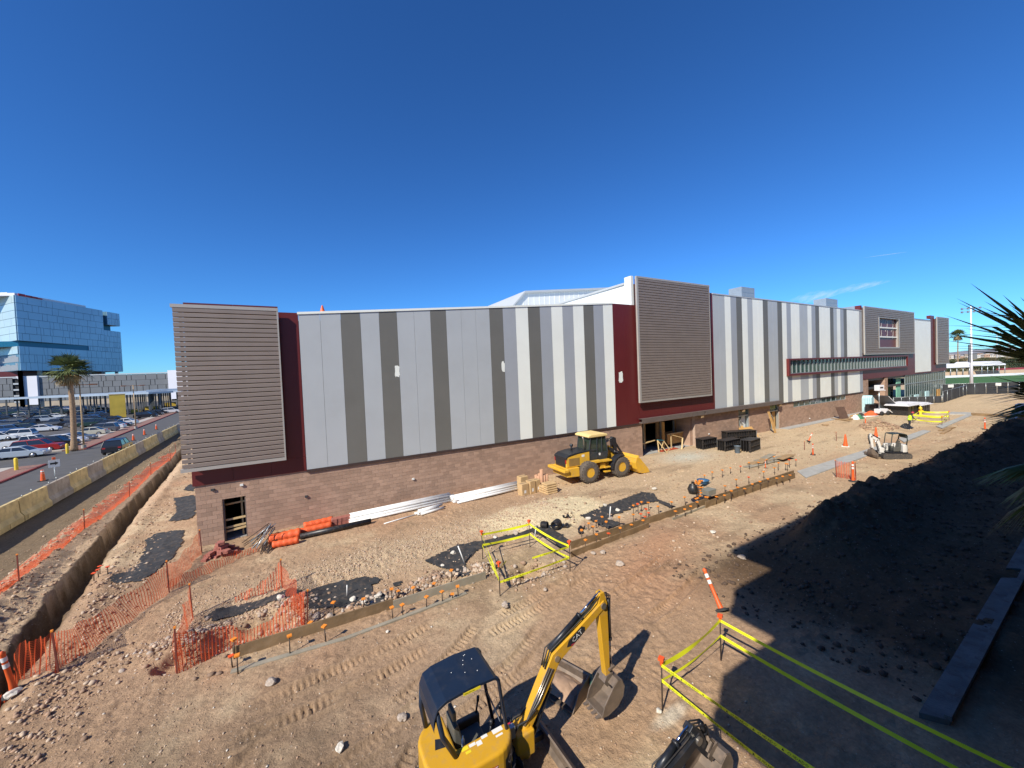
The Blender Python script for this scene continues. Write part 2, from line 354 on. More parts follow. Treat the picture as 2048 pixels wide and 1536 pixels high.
# ------------------------------------------------------------------ the long building
YF = 24.0; PW = 1.0718; ZB = 3.10; X2 = 37.72; X3 = X2+35*PW
def zt1(x): return 11.77+(13.65-11.77)*x/(22*PW)
M_lg = mat('panel_light_grey', (.455, .485, .50), .45, 0, .035, .5, bump=.10, bscale=1.6, dirt=.14, dcol=(.36, .36, .35)); M_mg = mat('panel_blue_grey', (.37, .395, .425), .45, 0, .035, .5, bump=.10, bscale=1.6, dirt=.14, dcol=(.30, .31, .31))
M_dg = mat('panel_dark_grey', (.16, .158, .142), .5, 0, .05, .5, bump=.10, bscale=1.6, dirt=.14, dcol=(.22, .21, .19)); M_w = mat('panel_white', (.87, .90, .83), .5, 0, .03, .5, bump=.10, bscale=1.6, dirt=.14, dcol=(.70, .69, .64))
M_red = mat('maroon_panel', (.125, .018, .018), .4, 0, .06, .5); M_slat = mat('taupe_louver', (.275, .228, .20), .45, .1, .06, 1.2)
M_slat_trim = mat('louver_edge_trim', (.40, .375, .34), .4, .1, .05, 1); M_dark = mat('dark_flashing', (.055, .035, .032), .5); M_galv = mat('galvanised', (.38, .42, .44), .35, .6, .15, 4)  # louver_edge_trim: paler taupe of the screen frames and opening frame
M_int = mat('interior_dark', (.05, .05, .055), .9); M_conc = mat('concrete', (.36, .36, .34), .85, 0, .15, 2, .4, 25, .35, (.3, .22, .16))
M_glass = mat('green_glass', (.03, .075, .065), .10, 0, .35, .6, spec=.9); M_mull = mat('aluminium_mullion', (.42, .46, .46), .35, .5, .05)
M_ply = mat('plywood', (.52, .30, .10), .7, 0, .15, 2, .3, 30, .3, (.3, .18, .08)); M_lum = mat('lumber', (.55, .40, .20), .75, 0, .15, 3); M_osb = mat('weathered_ply', (.34, .22, .11), .8, 0, .2, 3, .3, 20, .4)
M_white = mat('white_metal', (.72, .74, .72), .5, 0, .05, .7); M_steel = mat('painted_steel', (.16, .13, .115), .5, .2, .1, 2)
M_mint = mat('mint_sheathing', (.22, .52, .38), .7, 0, .1, 1); M_sky = mat('pale_blue_board', (.42, .62, .66), .8, 0, .1, 2)
def block_material():
    m = bpy.data.materials.new('split_block'); m.use_nodes = True; n = m.node_tree.nodes; L = m.node_tree.links; b = n['Principled BSDF']; b.inputs['Roughness'].default_value = .92; b.inputs['Specular IOR Level'].default_value = .2
    ge = n.new('ShaderNodeNewGeometry'); sp = n.new('ShaderNodeSeparateXYZ'); L.new(ge.outputs['Position'], sp.inputs[0])
    def M(op, a, bb=None):
        x = n.new('ShaderNodeMath'); x.operation = op
        for i, v in enumerate((a, bb)):
            if v is None: continue
            if isinstance(v, (int, float)): x.inputs[i].default_value = v
            else: L.new(v, x.inputs[i])
        return x.outputs[0]
    row = M('FLOOR', M('DIVIDE', sp.outputs[2], .2064)); xx = M('FLOOR', M('DIVIDE', M('ADD', sp.outputs[0], M('MULTIPLY', M('MODULO', M('ADD', row, 100), 2), .2032)), .4064))
    cb = n.new('ShaderNodeCombineXYZ'); L.new(xx, cb.inputs[0]); L.new(row, cb.inputs[1])
    wn = n.new('ShaderNodeTexWhiteNoise'); wn.noise_dimensions = '2D'; L.new(cb.outputs[0], wn.inputs['Vector'])
    r = n.new('ShaderNodeMapRange'); r.inputs[3].default_value = .84; r.inputs[4].default_value = 1.14; L.new(wn.outputs['Value'], r.inputs[0])
    no = n.new('ShaderNodeTexNoise'); no.inputs['Scale'].default_value = 30; no.inputs['Detail'].default_value = 6; L.new(ge.outputs['Position'], no.inputs[0])
    nb = n.new('ShaderNodeTexNoise'); nb.inputs['Scale'].default_value = .7; nb.inputs['Detail'].default_value = 5; L.new(ge.outputs['Position'], nb.inputs[0])
    v = M('MULTIPLY', r.outputs[0], M('ADD', .62, M('MULTIPLY', M('ADD', no.outputs[0], nb.outputs[0]), .38)))
    # dust splashed on the lowest courses
    h = n.new('ShaderNodeHueSaturation'); h.inputs['Color'].default_value = (.40, .268, .195, 1); L.new(v, h.inputs['Value'])
    L.new(h.outputs[0], b.inputs['Base Color'])
    bp = n.new('ShaderNodeBump'); bp.inputs['Distance'].default_value = .01; bp.inputs['Strength'].default_value = .8; L.new(no.outputs[0], bp.inputs['Height']); L.new(bp.outputs[0], b.inputs['Normal'])
    return m
M_blk = block_material(); M_mort = mat('mortar', (.42, .31, .24), .95, 0, .1, 3)
bld = thing('sports_building', 'long unfinished sports building with grey, white and maroon striped panels over brown block base', 'building', (0, YF, 0))
XL, XR = -4.9, 117.2
DOOR = (-3.85, -2.87, -.1, 2.17)
OPEN = [DOOR, (26.8, 34.4, -.4, 2.95), (42.0, 44.15, -.4, 2.95), (48.55, 50.6, -.4, 2.95), (54.1, 69.2, 2.32, 3.0)]
def blocked(x0, x1, z0, z1, ops):
    """pieces of a rectangle outside the openings (openings cut whole columns here)"""
    out = [(x0, x1, z0, z1)]
    for ox0, ox1, oz0, oz1 in ops:
        nxt = []
        for a, b, c, d in out:
            if ox0 >= b or ox1 <= a or oz0 >= d or oz1 <= c: nxt.append((a, b, c, d)); continue
            if a < ox0: nxt.append((a, ox0, c, d))
            if ox1 < b: nxt.append((ox1, b, c, d))
            aa, bb = max(a, ox0), min(b, ox1)
            if c < oz0: nxt.append((aa, bb, c, oz0))
            if oz1 < d: nxt.append((aa, bb, oz1, d))
        out = nxt
    return [r for r in out if r[1]-r[0] > .03 and r[3]-r[2] > .03]
wm = MB()
ZW = -.6
for r in blocked(XL, X3+.02, ZW, ZB-.02, OPEN): wm.box(r[0], r[1], YF+.012, YF+.3, r[2], r[3])
wm.box(XL, XL+.3, YF+.3, YF+60, ZW, ZB)           # end wall
wall = wm.build('block_wall', M_mort, bld, world=True)
cells = []
row = 0
for k in range(-3, 15):
    z0, z1 = k*.2064, min(k*.2064+.2064, ZB-.02); off = (k % 2)*.2032
    x = XL-off
    while x < X3:
        for r in blocked(max(x, XL), min(x+.4064, X3), z0, z1, OPEN): cells.append((r, abs(r[0]-0)+abs(r[1]-r[0]-.4064)*1e3+(1e5 if k < 0 else 0), k))
        x += .4064
cells.sort(key=lambda c: c[1])
cells = cells
bm_ = MB(); bm_.box(.004, .4024, -.012, .02, .004, .2024); bme = bm_.mesh('block', M_blk)
full = [c for c in cells if abs(c[0][1]-c[0][0]-.4064) < .001 and abs(c[0][3]-c[0][2]-.2064) < .001]
used = set()
for c in full[:290]:
    r = c[0]; used.add(r); put('block', bme, wall, loc=Vector((r[0], YF+.0, r[2])))
st = MB()
for r, _, k in cells:
    if r in used: continue
    st.box(r[0]+.004, r[1]-.004, YF-.012, YF+.012, r[2]+.004, r[3]-.004)
st.build('block_courses', M_blk, wall, norm=False, kind='stuff')
# shell: floor, roof, back, inner walls, so the openings look into a dark hall
sh = MB(); sh.box(XL+.3, X3, YF+.3, YF+60, -.3, 0.0); sh.build('floor_slab', M_conc, bld, world=True)
sh = MB(); sh.box(XL+.05, XL+.3, YF+.31, YF+60, ZB, 11.2); sh.box(XL, XR, YF+60, YF+60.3, ZW, 11.2); sh.box(XR-.3, XR, YF+.31, YF+59.9, 5.1, 15.3); sh.box(X3+2, X3+2.2, YF+6, YF+60, 0, 5); sh.box(XR-10, XR-.3, YF+14, YF+14.3, 0, 5)
sh.build('shell_wall', M_white, bld, world=True)
sh = MB(); sh.box(XL+.3, 25.9, YF+.2, YF+60, 11.2, 11.5); sh.box(26.5, XR-.31, YF+.2, YF+60, 15.0, 15.25); sh.build('roof', M_white, bld, world=True)
sh = MB(); sh.box(XL+.35, XR-.5, YF+.35, YF+59, 3.2, 3.5); sh.build('ceiling', M_int, bld, world=True)
# metal panels
SEQ1 = 'LLDLDLLDLLLDMWDMWMWDMW'
SEQ2 = ['L']*2+list('WMDWL')+['W']*2+['D']+['L']*2+['D', 'W', 'M']+['W']*2+['L']*2+['W', 'M', 'D']+['W']*3+['D', 'L', 'W', 'M', 'D']+['W']*4+['M']
MP = {'L': M_lg, 'M': M_mg, 'D': M_dg, 'W': M_w}
STRIP = (52.45, 93.9, 6.35, 8.5)      # ribbon window
for i, cch in enumerate(SEQ1):
    b = MB(); x0, x1 = i*PW+.006, (i+1)*PW-.006
    b.prism([(x0, ZB), (x1, ZB), (x1, zt1(x1)), (x0, zt1(x0))], YF-.06, YF-.005); b.build('metal_panel', MP[cch], bld, world=True)
for i, cch in enumerate(SEQ2):
    x0, x1 = X2+i*PW+.006, X2+(i+1)*PW-.006
    b = MB()
    for r in blocked(x0, x1, ZB, 15.45, [STRIP]): b.box(r[0], r[1], YF-.06, YF-.005, r[2], r[3])
    b.build('metal_panel', MP[cch], bld, world=True)
b = MB(); b.box(98.4, 107.4, YF-.06, YF-.005, 5.25, 14.95); b.build('metal_panel', M_w, bld, world=True)
b = MB(); b.prism([(-4.9, ZB+.1), (0, ZB+.1), (26.3, ZB+.1), (26.3, 13.5), (0, 11.4), (-4.9, 11.7)], YF-.002, YF+.19)
b.box(26.3, X2+.02, YF, YF+.19, ZB+.1, 15.6); b.box(X3, XR, YF, YF+.19, 9, 15.2)
for r in blocked(X2, X3, ZB+.1, 15.2, [STRIP]): b.box(r[0], r[1], YF, YF+.19, r[2], r[3])
b.build('sheathing', M_int, bld, world=True)
# parapet coping
b = MB(); b.prism([(-.05, zt1(0)), (22*PW, zt1(22*PW)), (22*PW, zt1(22*PW)+.13), (-.05, zt1(0)+.13)], YF-.10, YF+.35); b.build('coping', M_w, bld, world=True)
b = MB(); b.box(X2, X3, YF-.10, YF+.35, 15.45, 15.58); b.box(98.4, 107.4, YF-.1, YF+.35, 14.95, 15.08); b.build('coping', M_lg, bld, world=True)
b = MB(); b.box(0, 26.4, YF-.10, YF-.0, ZB-.14, ZB-.01); b.box(50.7, X3, YF-.1, YF, ZB-.14, ZB-.01); b.build('base_flashing', M_dark, bld, world=True)
# maroon fields, built panel by panel
def field(rects, y0=YF-.07, step=1.6):
    for x0, x1, z0, z1 in rects:
        n = max(1, round((x1-x0)/step)); w = (x1-x0)/n
        for i in range(n):
            b = MB(); b.box(x0+i*w+.005, x0+(i+1)*w-.005, y0, YF-.003, z0, z1); b.build('maroon_panel', M_red, bld, world=True)
field([(-4.98, 0, ZB-.05, 3.85), (-4.9, -.95, 3.86, 12.15), (-.94, -.005, 3.86, 11.85)])
field([(23.58, 26.4, ZB-.05, 13.7), (26.41, 36.85, 4.6, 16.05), (26.41, 36.85, 3.1, 4.59), (36.86, 37.71, 3.1, 15.5)])
field([(X3+.01, 97.9, 4.95, 6.3), (X3+.01, 97, 8.55, 15.9), (94.0, 98.38, 6.31, 8.54), (97.01, 98.38, 8.55, 15.2), (97.91, 98.38, 4.95, 6.3), (107.42, XR, 5.05, 15.5)], step=2.4)
b = MB(); b.box(98.4, 107.41, YF-.075, YF-.003, 5.0, 5.24); b.build('maroon_panel', M_red, bld, world=True)
b = MB(); b.box(107.4, 109.5, YF-.07, YF+.5, 15.51, 16.1); b.box(X3-.5, X3+.0, YF-.05, YF+.6, 15.59, 16.3); b.build('maroon_parapet', M_red, bld, world=True)
# louvre screens
def screen(name_l, x0, x1, z0, z1, n, hole=None, label=None, left=True):
    d0, d1 = YF-.47, YF-.30
    s = MB(); t = .10
    s.box(x0, x1, d0-.01, d1, z1-.16, z1); s.box(x0, x1, d0-.01, d1, z0, z0+.16)
    s.box(x1-.07, x1, d0, d1, z0+.16, z1-.16)
    if left: s.box(x0, x0+.07 if not left == 2 else x0+.22, d0, d1, z0+.16, z1-.16)
    fr = s.build('louver_screen', M_slat_trim, bld, world=True)
    if label: fr['label'] = label
    h = (z1-z0-.32)/n
    xs0, xs1 = x0+(.072 if left != 2 else .222), x1-.072
    for i in range(n):
        za = z0+.16+i*h
        parts = [(xs0, xs1)] if not hole or za+h < hole[2] or za > hole[3] else [(xs0, hole[0]), (hole[1], xs1)]
        for a, c in parts:
            b = MB()
            # a sloping blade with a lip along its upper edge
            b.prism([(d1-.02, za+.01), (d0+.02, za+.035), (d0+.005, za+h*.87), (d0+.04, za+h*.95), (d0+.07, za+h*.87), (d0+.055, za+.06), (d1-.02, za+.035)], a, c, 'x')
            b.build('slat', M_slat, fr)
    # upright rails behind the blades and the brackets to the wall
    b = MB(); k = max(2, round((x1-x0)/1.4))
    for i in range(k+1):
        xx = x0+.3+(x1-x0-.6)*i/k
        if hole and hole[0]-.1 < xx < hole[1]+.1: continue
        b.box(xx-.04, xx+.04, d1-.005, YF-.08, z0+.3, z1-.3)
    b.build('rail', M_steel, fr)
    if hole:
        b = MB(); hx0, hx1, hz0, hz1 = hole; M_ = .28
        b.box(hx0-M_, hx0, d0-.03, YF-.08, hz0, hz1); b.box(hx1, hx1+M_, d0-.03, YF-.08, hz0, hz1); b.box(hx0-M_, hx1+M_, d0-.02, YF-.08, hz0-.2, hz0)
        b.box(hx0-M_, hx1+M_, d0-.02, YF-.08, hz1, hz1+.12)
        b.build('opening_frame', M_slat_trim, fr)
        b = MB()
        for f in (.36, .68): zz = hz0+(hz1-hz0)*f; b.box(hx0, hx1, YF-.22, YF-.12, zz-.1, zz+.1)
        b.build('cross_rail', M_w, fr)
        # tall outlined figures on the maroon field behind
        b = MB()
        for r0, nn in ((.72, 3), (.40, 3)):
            for j in range(nn):
                cx = hx0+(hx1-hx0)*(.2+.3*j); cz = hz0+(hz1-hz0)*r0; pts = []
                for q in range(9):
                    a = math.pi*(1.1-1.3*q/8); pts.append((cx+.42*math.cos(a), YF-.10, cz+.75+.38*math.sin(a)))
                for q in range(5): pts.append((cx+.42-.1*q, YF-.10, cz+.4-.22*q))
                b.tube(pts, .014, 4)
        b.build('conduit_loop', M_w, fr)
    return fr
ZS = WL(369.3, 944, YF-.45)
screen('a', -5.3, -.93, 3.86, 12.0, 33, left=0, label='louver screen at the near corner with 33 wide blades')
screen('b', 26.15, 36.65, 4.95, 16.2, 46, left=2)
screen('c', 74.9, 96.6, 8.75, 16.15, 24, hole=(80.6, 89.0, 9.9, 14.6), left=2, label='louver screen with a square maroon opening')
screen('d', 109.6, XR, 6.5, 15.9, 26, left=2)
# patches of primer on the panels
def blot(cx, cz, w, h, seed, m, y=YF-.066):
    rr = random.Random(seed); b = MB(); pts = []
    for k in range(18):
        a = 2*math.pi*k/18; r = 1+rr.uniform(-.18, .12); pts.append((cx+w/2*math.copysign(abs(math.cos(a))**.5, math.cos(a))*r, cz+h/2*math.copysign(abs(math.sin(a))**.5, math.sin(a))*r))
    b.prism(pts, y, y+.003); b.build('primer_patch', m, bld, world=True)
blot(5.22, 8.45, .30, .75, 1, M_w); blot(12.72, 8.55, .26, .75, 2, M_w); blot(24.3, 7.35, .5, 1.0, 3, M_w, YF-.076)
# ribbon window in a maroon frame
x0, x1, z0, z1 = STRIP
rw = MB(); rw.box(x0, x1, YF-.35, YF+.1, z1-.22, z1); rw.box(x0, x1, YF-.35, YF+.1, z0, z0+.26); rw.box(x0, x0+.35, YF-.35, YF+.1, z0+.26, z1-.22); rw.box(x1-.3, x1, YF-.35, YF+.1, z0+.26, z1-.22)
rib = rw.build('ribbon_window', M_red, bld, world=True)
n = 38; w = (x1-x0-.65)/n
for i in range(n+1):
    xx = x0+.35+i*w; b = MB(); b.box(xx-.035, xx+.035, YF-.12, YF+.05, z0+.27, z1-.23); b.build('mullion', M_mull, rib)
    if i < n: b = MB(); b.box(xx+.036, xx+w-.036, YF+.0, YF+.02, z0+.27, z1-.23); b.build('pane', M_glass, rib)
b = MB(); b.box(x0+.36, x1-.31, YF-.2, YF-.125, z0+.261, z0+.33); b.build('sill', M_mull, rib)
# low window strip in the block wall
x0, x1, z0, z1 = OPEN[4]
b = MB(); b.box(x0, x1, YF+.02, YF+.14, z0, z0+.07); b.box(x0, x1, YF+.02, YF+.14, z1-.05, z1); ls = b.build('low_window', M_mull, bld, world=True)
for i in range(11):
    xx = x0+(x1-x0)*i/10; b = MB(); b.box(xx-.05, xx+.05, YF+.021, YF+.139, z0+.07, z1-.05); b.build('mullion', M_mull, ls)
    if i < 10: b = MB(); b.box(xx+.055, xx+(x1-x0)/10-.055, YF+.08, YF+.1, z0+.07, z1-.05); b.build('pane', M_glass, ls)
# steel canopies with bracket ends
for ca, cb in ((26.3, 35.3), (35.45, 42.6), (42.75, 50.4)):
    b = MB(); b.prism([(YF-.12, ZB+.0), (YF-.50, ZB-.01), (YF-.50, ZB+.36), (YF-.47, ZB+.36), (YF-.47, ZB+.08), (YF-.12, ZB+.09)], ca, cb, 'x'); c = b.build('canopy', M_steel, bld, world=True)
    b = MB(); b.box(ca, cb, YF-.49, YF-.1, ZB+.365, ZB+.39); b.build('canopy_top', M_steel, c)
    b = MB(); b.box(cb-.45, cb-.05, YF-.45, YF-.1, ZB-.3, ZB-.015); b.build('bracket', M_osb, c)
# first recessed entry
b = MB(); b.box(26.8, 34.4, YF+1.9, YF+2.1, 0, ZB); b.v and None
en = MB()
for r in blocked(26.8, 34.4, 0.01, 3.15, [(27.2, 28.3, 1.3, 2.7), (29.4, 31.0, .0, 2.5), (32.0, 33.6, 1.4, 2.7)]): en.box(r[0], r[1], YF+1.9, YF+2.05, r[2], r[3])
er = en.build('entry_wall', M_osb, bld, world=True)
b = MB(); b.box(34.0, 34.39, YF+.31, YF+1.89, 0.0, 3.15); b.build('block_return', M_blk, bld, world=True)
b = MB()
for xx in (27.0, 27.9, 28.9, 31.4, 33.4): b.box(xx, xx+.09, YF+1.7, YF+1.88, .01, 3.1)
b.build('stud', M_galv, er)
b = MB(); b.box(31.6, 33.95, YF+1.1, YF+1.16, .3, 1.25); b.build('plywood_sheet', M_ply, er)
b = MB(); b.box(31.0, 31.35, YF+1.2, YF+1.3, .02, 2.6); b.build('plywood_sheet', M_ply, er)
b = MB(); b.box(26.9, 27.7, YF+.9, YF+.96, .1, 1.2); b.build('plywood_sheet', M_ply, er)
b = MB(); b.box(31.5, 33.95, YF+1.0, YF+1.08, 1.27, 1.40); b.bar((27.2, YF+.5, 1.0), (29.0, YF+.5, 1.15), .14, .08); b.build('ledger', M_lum, er)
# narrower doorways with sheets standing in them
for (a, c, m1) in ((42.0, 44.15, M_white), (48.55, 50.6, M_ply)):
    b = MB(); b.box(a, a+.12, YF+.05, YF+.3, 0, 2.9); b.box(c-.1, c, YF+.05, YF+.3, 0, 2.9); b.box(a, c, YF+.05, YF+.3, 2.2, 2.32); f = b.build('door_frame', M_mull, bld, world=True)
    b = MB(); b.prism([(a+.9, 0), (c-.15, 0), (c-.15, 2.15), (a+1.3, 2.15), (a+.9, 1.7)], YF+.35, YF+.4); b.build('leaning_sheet', m1, f)
    b = MB(); b.bar((a+.5, YF+.2, 2.1), (a+.75, YF+.2, 0), .08); b.bar((a+.3, YF+.2, 2.1), (a+1.2, YF+.2, 1.2), .08); b.build('brace', M_mull, f)
    b = MB(); b.box(a+.13, c-.11, YF+.2, YF+.22, 2.33, 2.9); b.build('transom_pane', M_glass, f)
# corner doorway with lumber rails
a, c, z0, z1 = DOOR
b = MB(); b.box(a, a+.06, YF+.03, YF+.33, z0, z1); b.box(c-.05, c, YF+.03, YF+.33, z0, z1); f = b.build('door_frame', M_steel, bld, world=True)
for zz, tilt in ((1.02, .03), (.62, .05), (.42, .1)):
    b = MB(); b.bar((a+.05, YF+.2, zz), (c-.04, YF+.2, zz+tilt), .04, .10); b.build('guard_rail', M_lum, f)
b = MB(); b.box(a+.7, a+.78, YF+.5, YF+.55, 0, 2.1); b.bar((a+.05, YF+.5, 1.75), (c, YF+.5, 1.8), .04, .09); b.build('stud', M_lum, f)
# small lights and vents on the block wall
for (xx, zz, m) in ((-4.2, 2.75, M_int), (-3.0, 2.78, M_white), (-.1, 1.6, M_int), (5.9, 1.55, M_white), (36.6, .95, M_white), (58.2, .55, M_white)):
    b = MB(); b.box(xx-.07, xx+.07, YF-.09, YF-.013, zz-.05, zz+.05); b.build('wall_fitting', m, bld, world=True)
# tower return walls and the higher roofs behind
b = MB(); b.prism([(YF-.02, 13.6), (YF+24, 13.6), (YF+24, 15.72), (YF+.75, 15.66), (YF+.75, 16.3), (YF-.02, 16.3)], 25.95, 26.25, 'x'); b.build('tower_side_wall', M_white, bld, world=True)
b = MB(); b.prism([(YF+.75, 15.66), (YF+24, 15.72), (YF+24, 15.9), (YF+.75, 15.84)], 25.85, 26.3, 'x'); b.build('coping', M_lg, bld, world=True)
b = MB(); P_ = [(26.8, 15.9), (30.9, 20.48), (49.3, 22.45), (49.3, 15.9)]; b.prism(P_, 50, 68); b.prism([(22, 11.5), (26.8, 15.9), (26.8, 11.5)], 50, 68)
hr = b.build('high_roof', M_white, bld, world=True)
b = MB(); b.prism([(30.85, 20.45), (49.3, 22.42), (49.3, 22.75), (30.85, 20.78)], 49.7, 68.2); b.prism([(22, 11.45), (30.85, 20.45), (30.85, 20.78), (21.8, 11.6)], 49.7, 68.2); b.build('eave_trim', M_lg, hr)
b = MB()
for i in range(22): xx = 27.6+i; top = 20.4+(xx-30.9)*.107 if xx > 30.9 else 16.7+(xx-27.6)*1.11; b.box(xx-.03, xx+.03, 49.96, 49.998, 13, top)
b.build('rib', M_w, hr)
# right end: recessed bays and a long glazed wall
M_glr = M_glass
b = MB(); b.box(X3, 77.4, YF, YF+.6, -.6, 4.95); b.box(84.2, 85.4, YF, YF+2.4, -.6, 4.9); b.build('block_pier', M_blk, bld, world=True)
b = MB(); b.box(77.4, 116.9, YF+.2, YF+.5, 4.6, 4.94); b.build('lintel', M_steel, bld, world=True)
def glazed(x0, x1, z0, z1, n, y, rail=None, mint=()):
    f = MB(); f.box(x0, x1, y, y+.12, z0, z0+.08); f.box(x0, x1, y, y+.12, z1-.08, z1)
    if rail: f.box(x0, x1, y-.02, y+.14, rail-.06, rail+.06)
    g = f.build('glazed_wall', M_mull, bld, world=True); w = (x1-x0)/n
    for i in range(n+1):
        xx = x0+i*w; b = MB()
        for a, c in ([(z0+.08, rail-.06), (rail+.06, z1-.08)] if rail else [(z0+.08, z1-.08)]): b.box(xx-.05, xx+.05, y, y+.12, a, c)
        b.build('mullion', M_mull, g)
        if i < n:
            for a, c in ([(z0+.08, rail-.06), (rail+.06, z1-.08)] if rail else [(z0+.08, z1-.08)]):
                b = MB(); b.box(xx+.055, xx+w-.055, y+.05, y+.07, a, c); b.build('pane', M_mint if (i, a > 1) in mint else M_glr, g)
glazed(77.5, 84.1, 0, 4.6, 6, YF+2.3, 2.0)
glazed(85.5, 93.6, 0, 4.6, 6, YF+1.6, 2.1, mint=((1, True), (1, False), (4, False), (4, True), (2, True)))
b = MB(); b.box(86.0, 87.2, YF+.9, YF+1.0, 0, 4.5); b.build('mint_sheathing', M_mint, bld, world=True)
b = MB(); b.box(91.2, 93.2, YF+.5, YF+.6, 0, 4.5); b.build('mint_sheathing', M_mint, bld, world=True)
glazed(93.8, 116.9, 0, 4.9, 22, YF+.05, 3.3)
b = MB()
for i in range(4): b.box(77.9+i*1.6, 78.3+i*1.6, YF+1.0, YF+1.1, 0, 2.0)
b.build('white_stud', M_w, bld, world=True)
b = MB(); b.box(87.3, 88.9, YF+1.2, YF+1.3, 0, 2.3); b.box(110.5, 112.4, YF-.2, YF-.1, .0, 1.5); b.build('plywood_sheet', M_ply, bld, world=True)
b = MB(); b.box(97.5, 99.4, YF-.3, YF-.1, 0, 1.2); b.box(103.3, 105.2, YF-.3, YF-.1, 0, 1.5); b.build('blue_board_sheet', M_sky, bld, world=True)
b = MB(); b.box(50.6, X3+40, YF-1.0, YF-.013, -.3, .05); b.build('wall_footing', M_conc, bld, world=True)
# rooftop units and a cone left on the parapet
M_rtu = mat('rooftop_unit_metal', (.28, .33, .38), .5, .3, .08, 1)
for (pa, pb, px, zl, lb) in ((1483, 1509, 573, 594, 'grey rooftop unit on the long roof, the one nearest the tall louver screen'), (1652, 1675, 596, 616, 'grey rooftop unit on the roof, middle of the three'), (1709, 1727, 612, 622, 'low grey rooftop unit beside the maroon parapet, farthest right')):
    a = WL(pa, px, 33); c = WL(pb, px, 33); h = a.z-15.25
    t = thing('rooftop_unit', lb, 'rooftop unit', (a.x, 33, 15.25), group='rooftop units')
    b = MB(); b.box(0, c.x-a.x, 0, 2, .35, h); b.build('cabinet', M_rtu, t)
    b = MB(); b.box(.1, c.x-a.x-.1, .1, 1.9, 0, .35); b.build('curb', M_galv, t)
    b = MB()
    for k in range(5): b.box(.15, c.x-a.x-.3, -.02, -.002, h*.3+k*h*.13, h*.3+k*h*.13+.05)
    b.build('louver', M_galv, t)
# ------------------------------------------------------------------ left: road, barriers, parking, garage, glass tower
def DP(px, py, dep): return Vector(np.array([0, 0, HC])+ray(px, py)*dep)
M_asph = mat('asphalt', (.085, .083, .082), .9, 0, .12, .8, .5, 12, .3, (.13, .12, .105), coords='Object'); M_asph2 = mat('old_asphalt', (.085, .08, .076), .9, 0, .12, .4, .5, 10)
M_walk = mat('sidewalk', (.42, .38, .33), .9, 0, .08, 1); M_rgrav = mat('red_gravel', (.235, .13, .10), .95, 0, .2, 4, .6, 20); M_redc = mat('red_curb', (.23, .045, .04), .8, 0, .15, 2)
def sheet(name, pts, z, m, kind='structure', th=None):
    b = MB()
    if th: b.prism([(p[0], p[1]) for p in pts], z-th, z, 'z')
    else: b.add([(p[0], p[1], z) for p in pts], [tuple(range(len(pts)))])
    o = b.build(name, m); o['kind'] = kind; return o
def bx_(y): return -16.3-.0725*(y-34)
def cx_(y): return -23.7-.105*(y-51)
ys = [20, 34, 60, 90, 130, 200, 420]
sheet('road', [(bx_(y)*.965-.9, y) for y in ys]+[(cx_(y), y) for y in ys[::-1]], .14, M_asph, th=.5)
sheet('parking_lot', [(cx_(y)-3.6, y) for y in ys]+[(-220, 420), (-220, 20)], .10, M_asph2)
sheet('driveway', [(cx_(61), 61), (cx_(72), 72), (cx_(72)-4.2, 73), (cx_(61)-4.2, 60)], .128, M_asph)
for (y0, y1) in ((30, 60.5), (72.8, 420)):
    yy = [y0+(y1-y0)*k/10 for k in range(11)]
    sheet('planting_strip', [(cx_(y)-.22, y) for y in yy]+[(cx_(y)-2.3, y) for y in yy[::-1]], .26, M_rgrav, th=.2)
    sheet('sidewalk', [(cx_(y)-2.31, y) for y in yy]+[(cx_(y)-3.8, y) for y in yy[::-1]], .27, M_walk, th=.2)
    sheet('curb', [(cx_(y)-.0, y) for y in yy]+[(cx_(y)-.21, y) for y in yy[::-1]], .29, M_redc, th=.2)
    sheet('curb', [(cx_(y)-3.81, y) for y in yy]+[(cx_(y)-4.0, y) for y in yy[::-1]], .25, M_redc, th=.2)
# lane line
# precast barrier sections: weathered concrete and ply-faced ones
M_bc = mat('barrier_concrete', (.34, .29, .235), .9, 0, .25, 1.2, .5, 14, .6, (.20, .15, .11)); M_by = mat('barrier_yellow_ply', (.56, .43, .20), .85, 0, .22, 1.3, .4, 14, .6, (.28, .20, .12))
def bar_mesh(m):
    b = MB(); L = 3.7
    b.prism([(-.30, 0), (.30, 0), (.30, .35), (.14, .62), (.09, 1.5), (-.09, 1.5), (-.14, .62), (-.30, .35)], 0, L, 'y')
    return b.mesh('barrier_section', m)
kinds = 'YCCYYCYCYYYCYYCYYYCYCYYYCYYCYYYY'
y = 22.0; i = 0
bn = [bar_mesh(M_bc), bar_mesh(M_by)]
rr = random.Random(3)
while y < 118:
    k = kinds[i % len(kinds)]
    px_ = int(bx_(y)); lbl = ('weathered grey concrete barrier section' if k == 'C' else 'yellow stained barrier section')
    where = ['nearest, at the left edge', 'second from the left edge', 'third from the left edge', 'fourth from the left edge', 'fifth from the left edge'][i] if i < 5 else 'among the farther sections beside the road'
    t = thing('barrier', f'{lbl} by the road, {where}', 'barrier', (bx_(y), y, -.32+rr.uniform(-.02, .02)), math.atan(.0725)+rr.uniform(-.01, .01), 'barriers along the road')
    put('barrier_section', bn[k == 'Y'], t)
    b = MB()
    if k == 'Y':
        for q in range(2): b.box(.31, .325, .3+q*1.7, 1.6+q*1.7, .05, .33)
        for q in range(3): b.box(.095, .112, .2+q*1.2, 1.1+q*1.2, .95, 1.35)
        b.build('stiffener', M_by, t)
    b = MB(); b.tube([(0, 1.8, 1.5), (0, 1.8, 1.75)], .02, 5); b.tube([(0, .6, 1.5), (0, .6, 1.62)], .03, 5); b.build('lifting_pin', M_galv, t)
    y += 3.74; i += 1
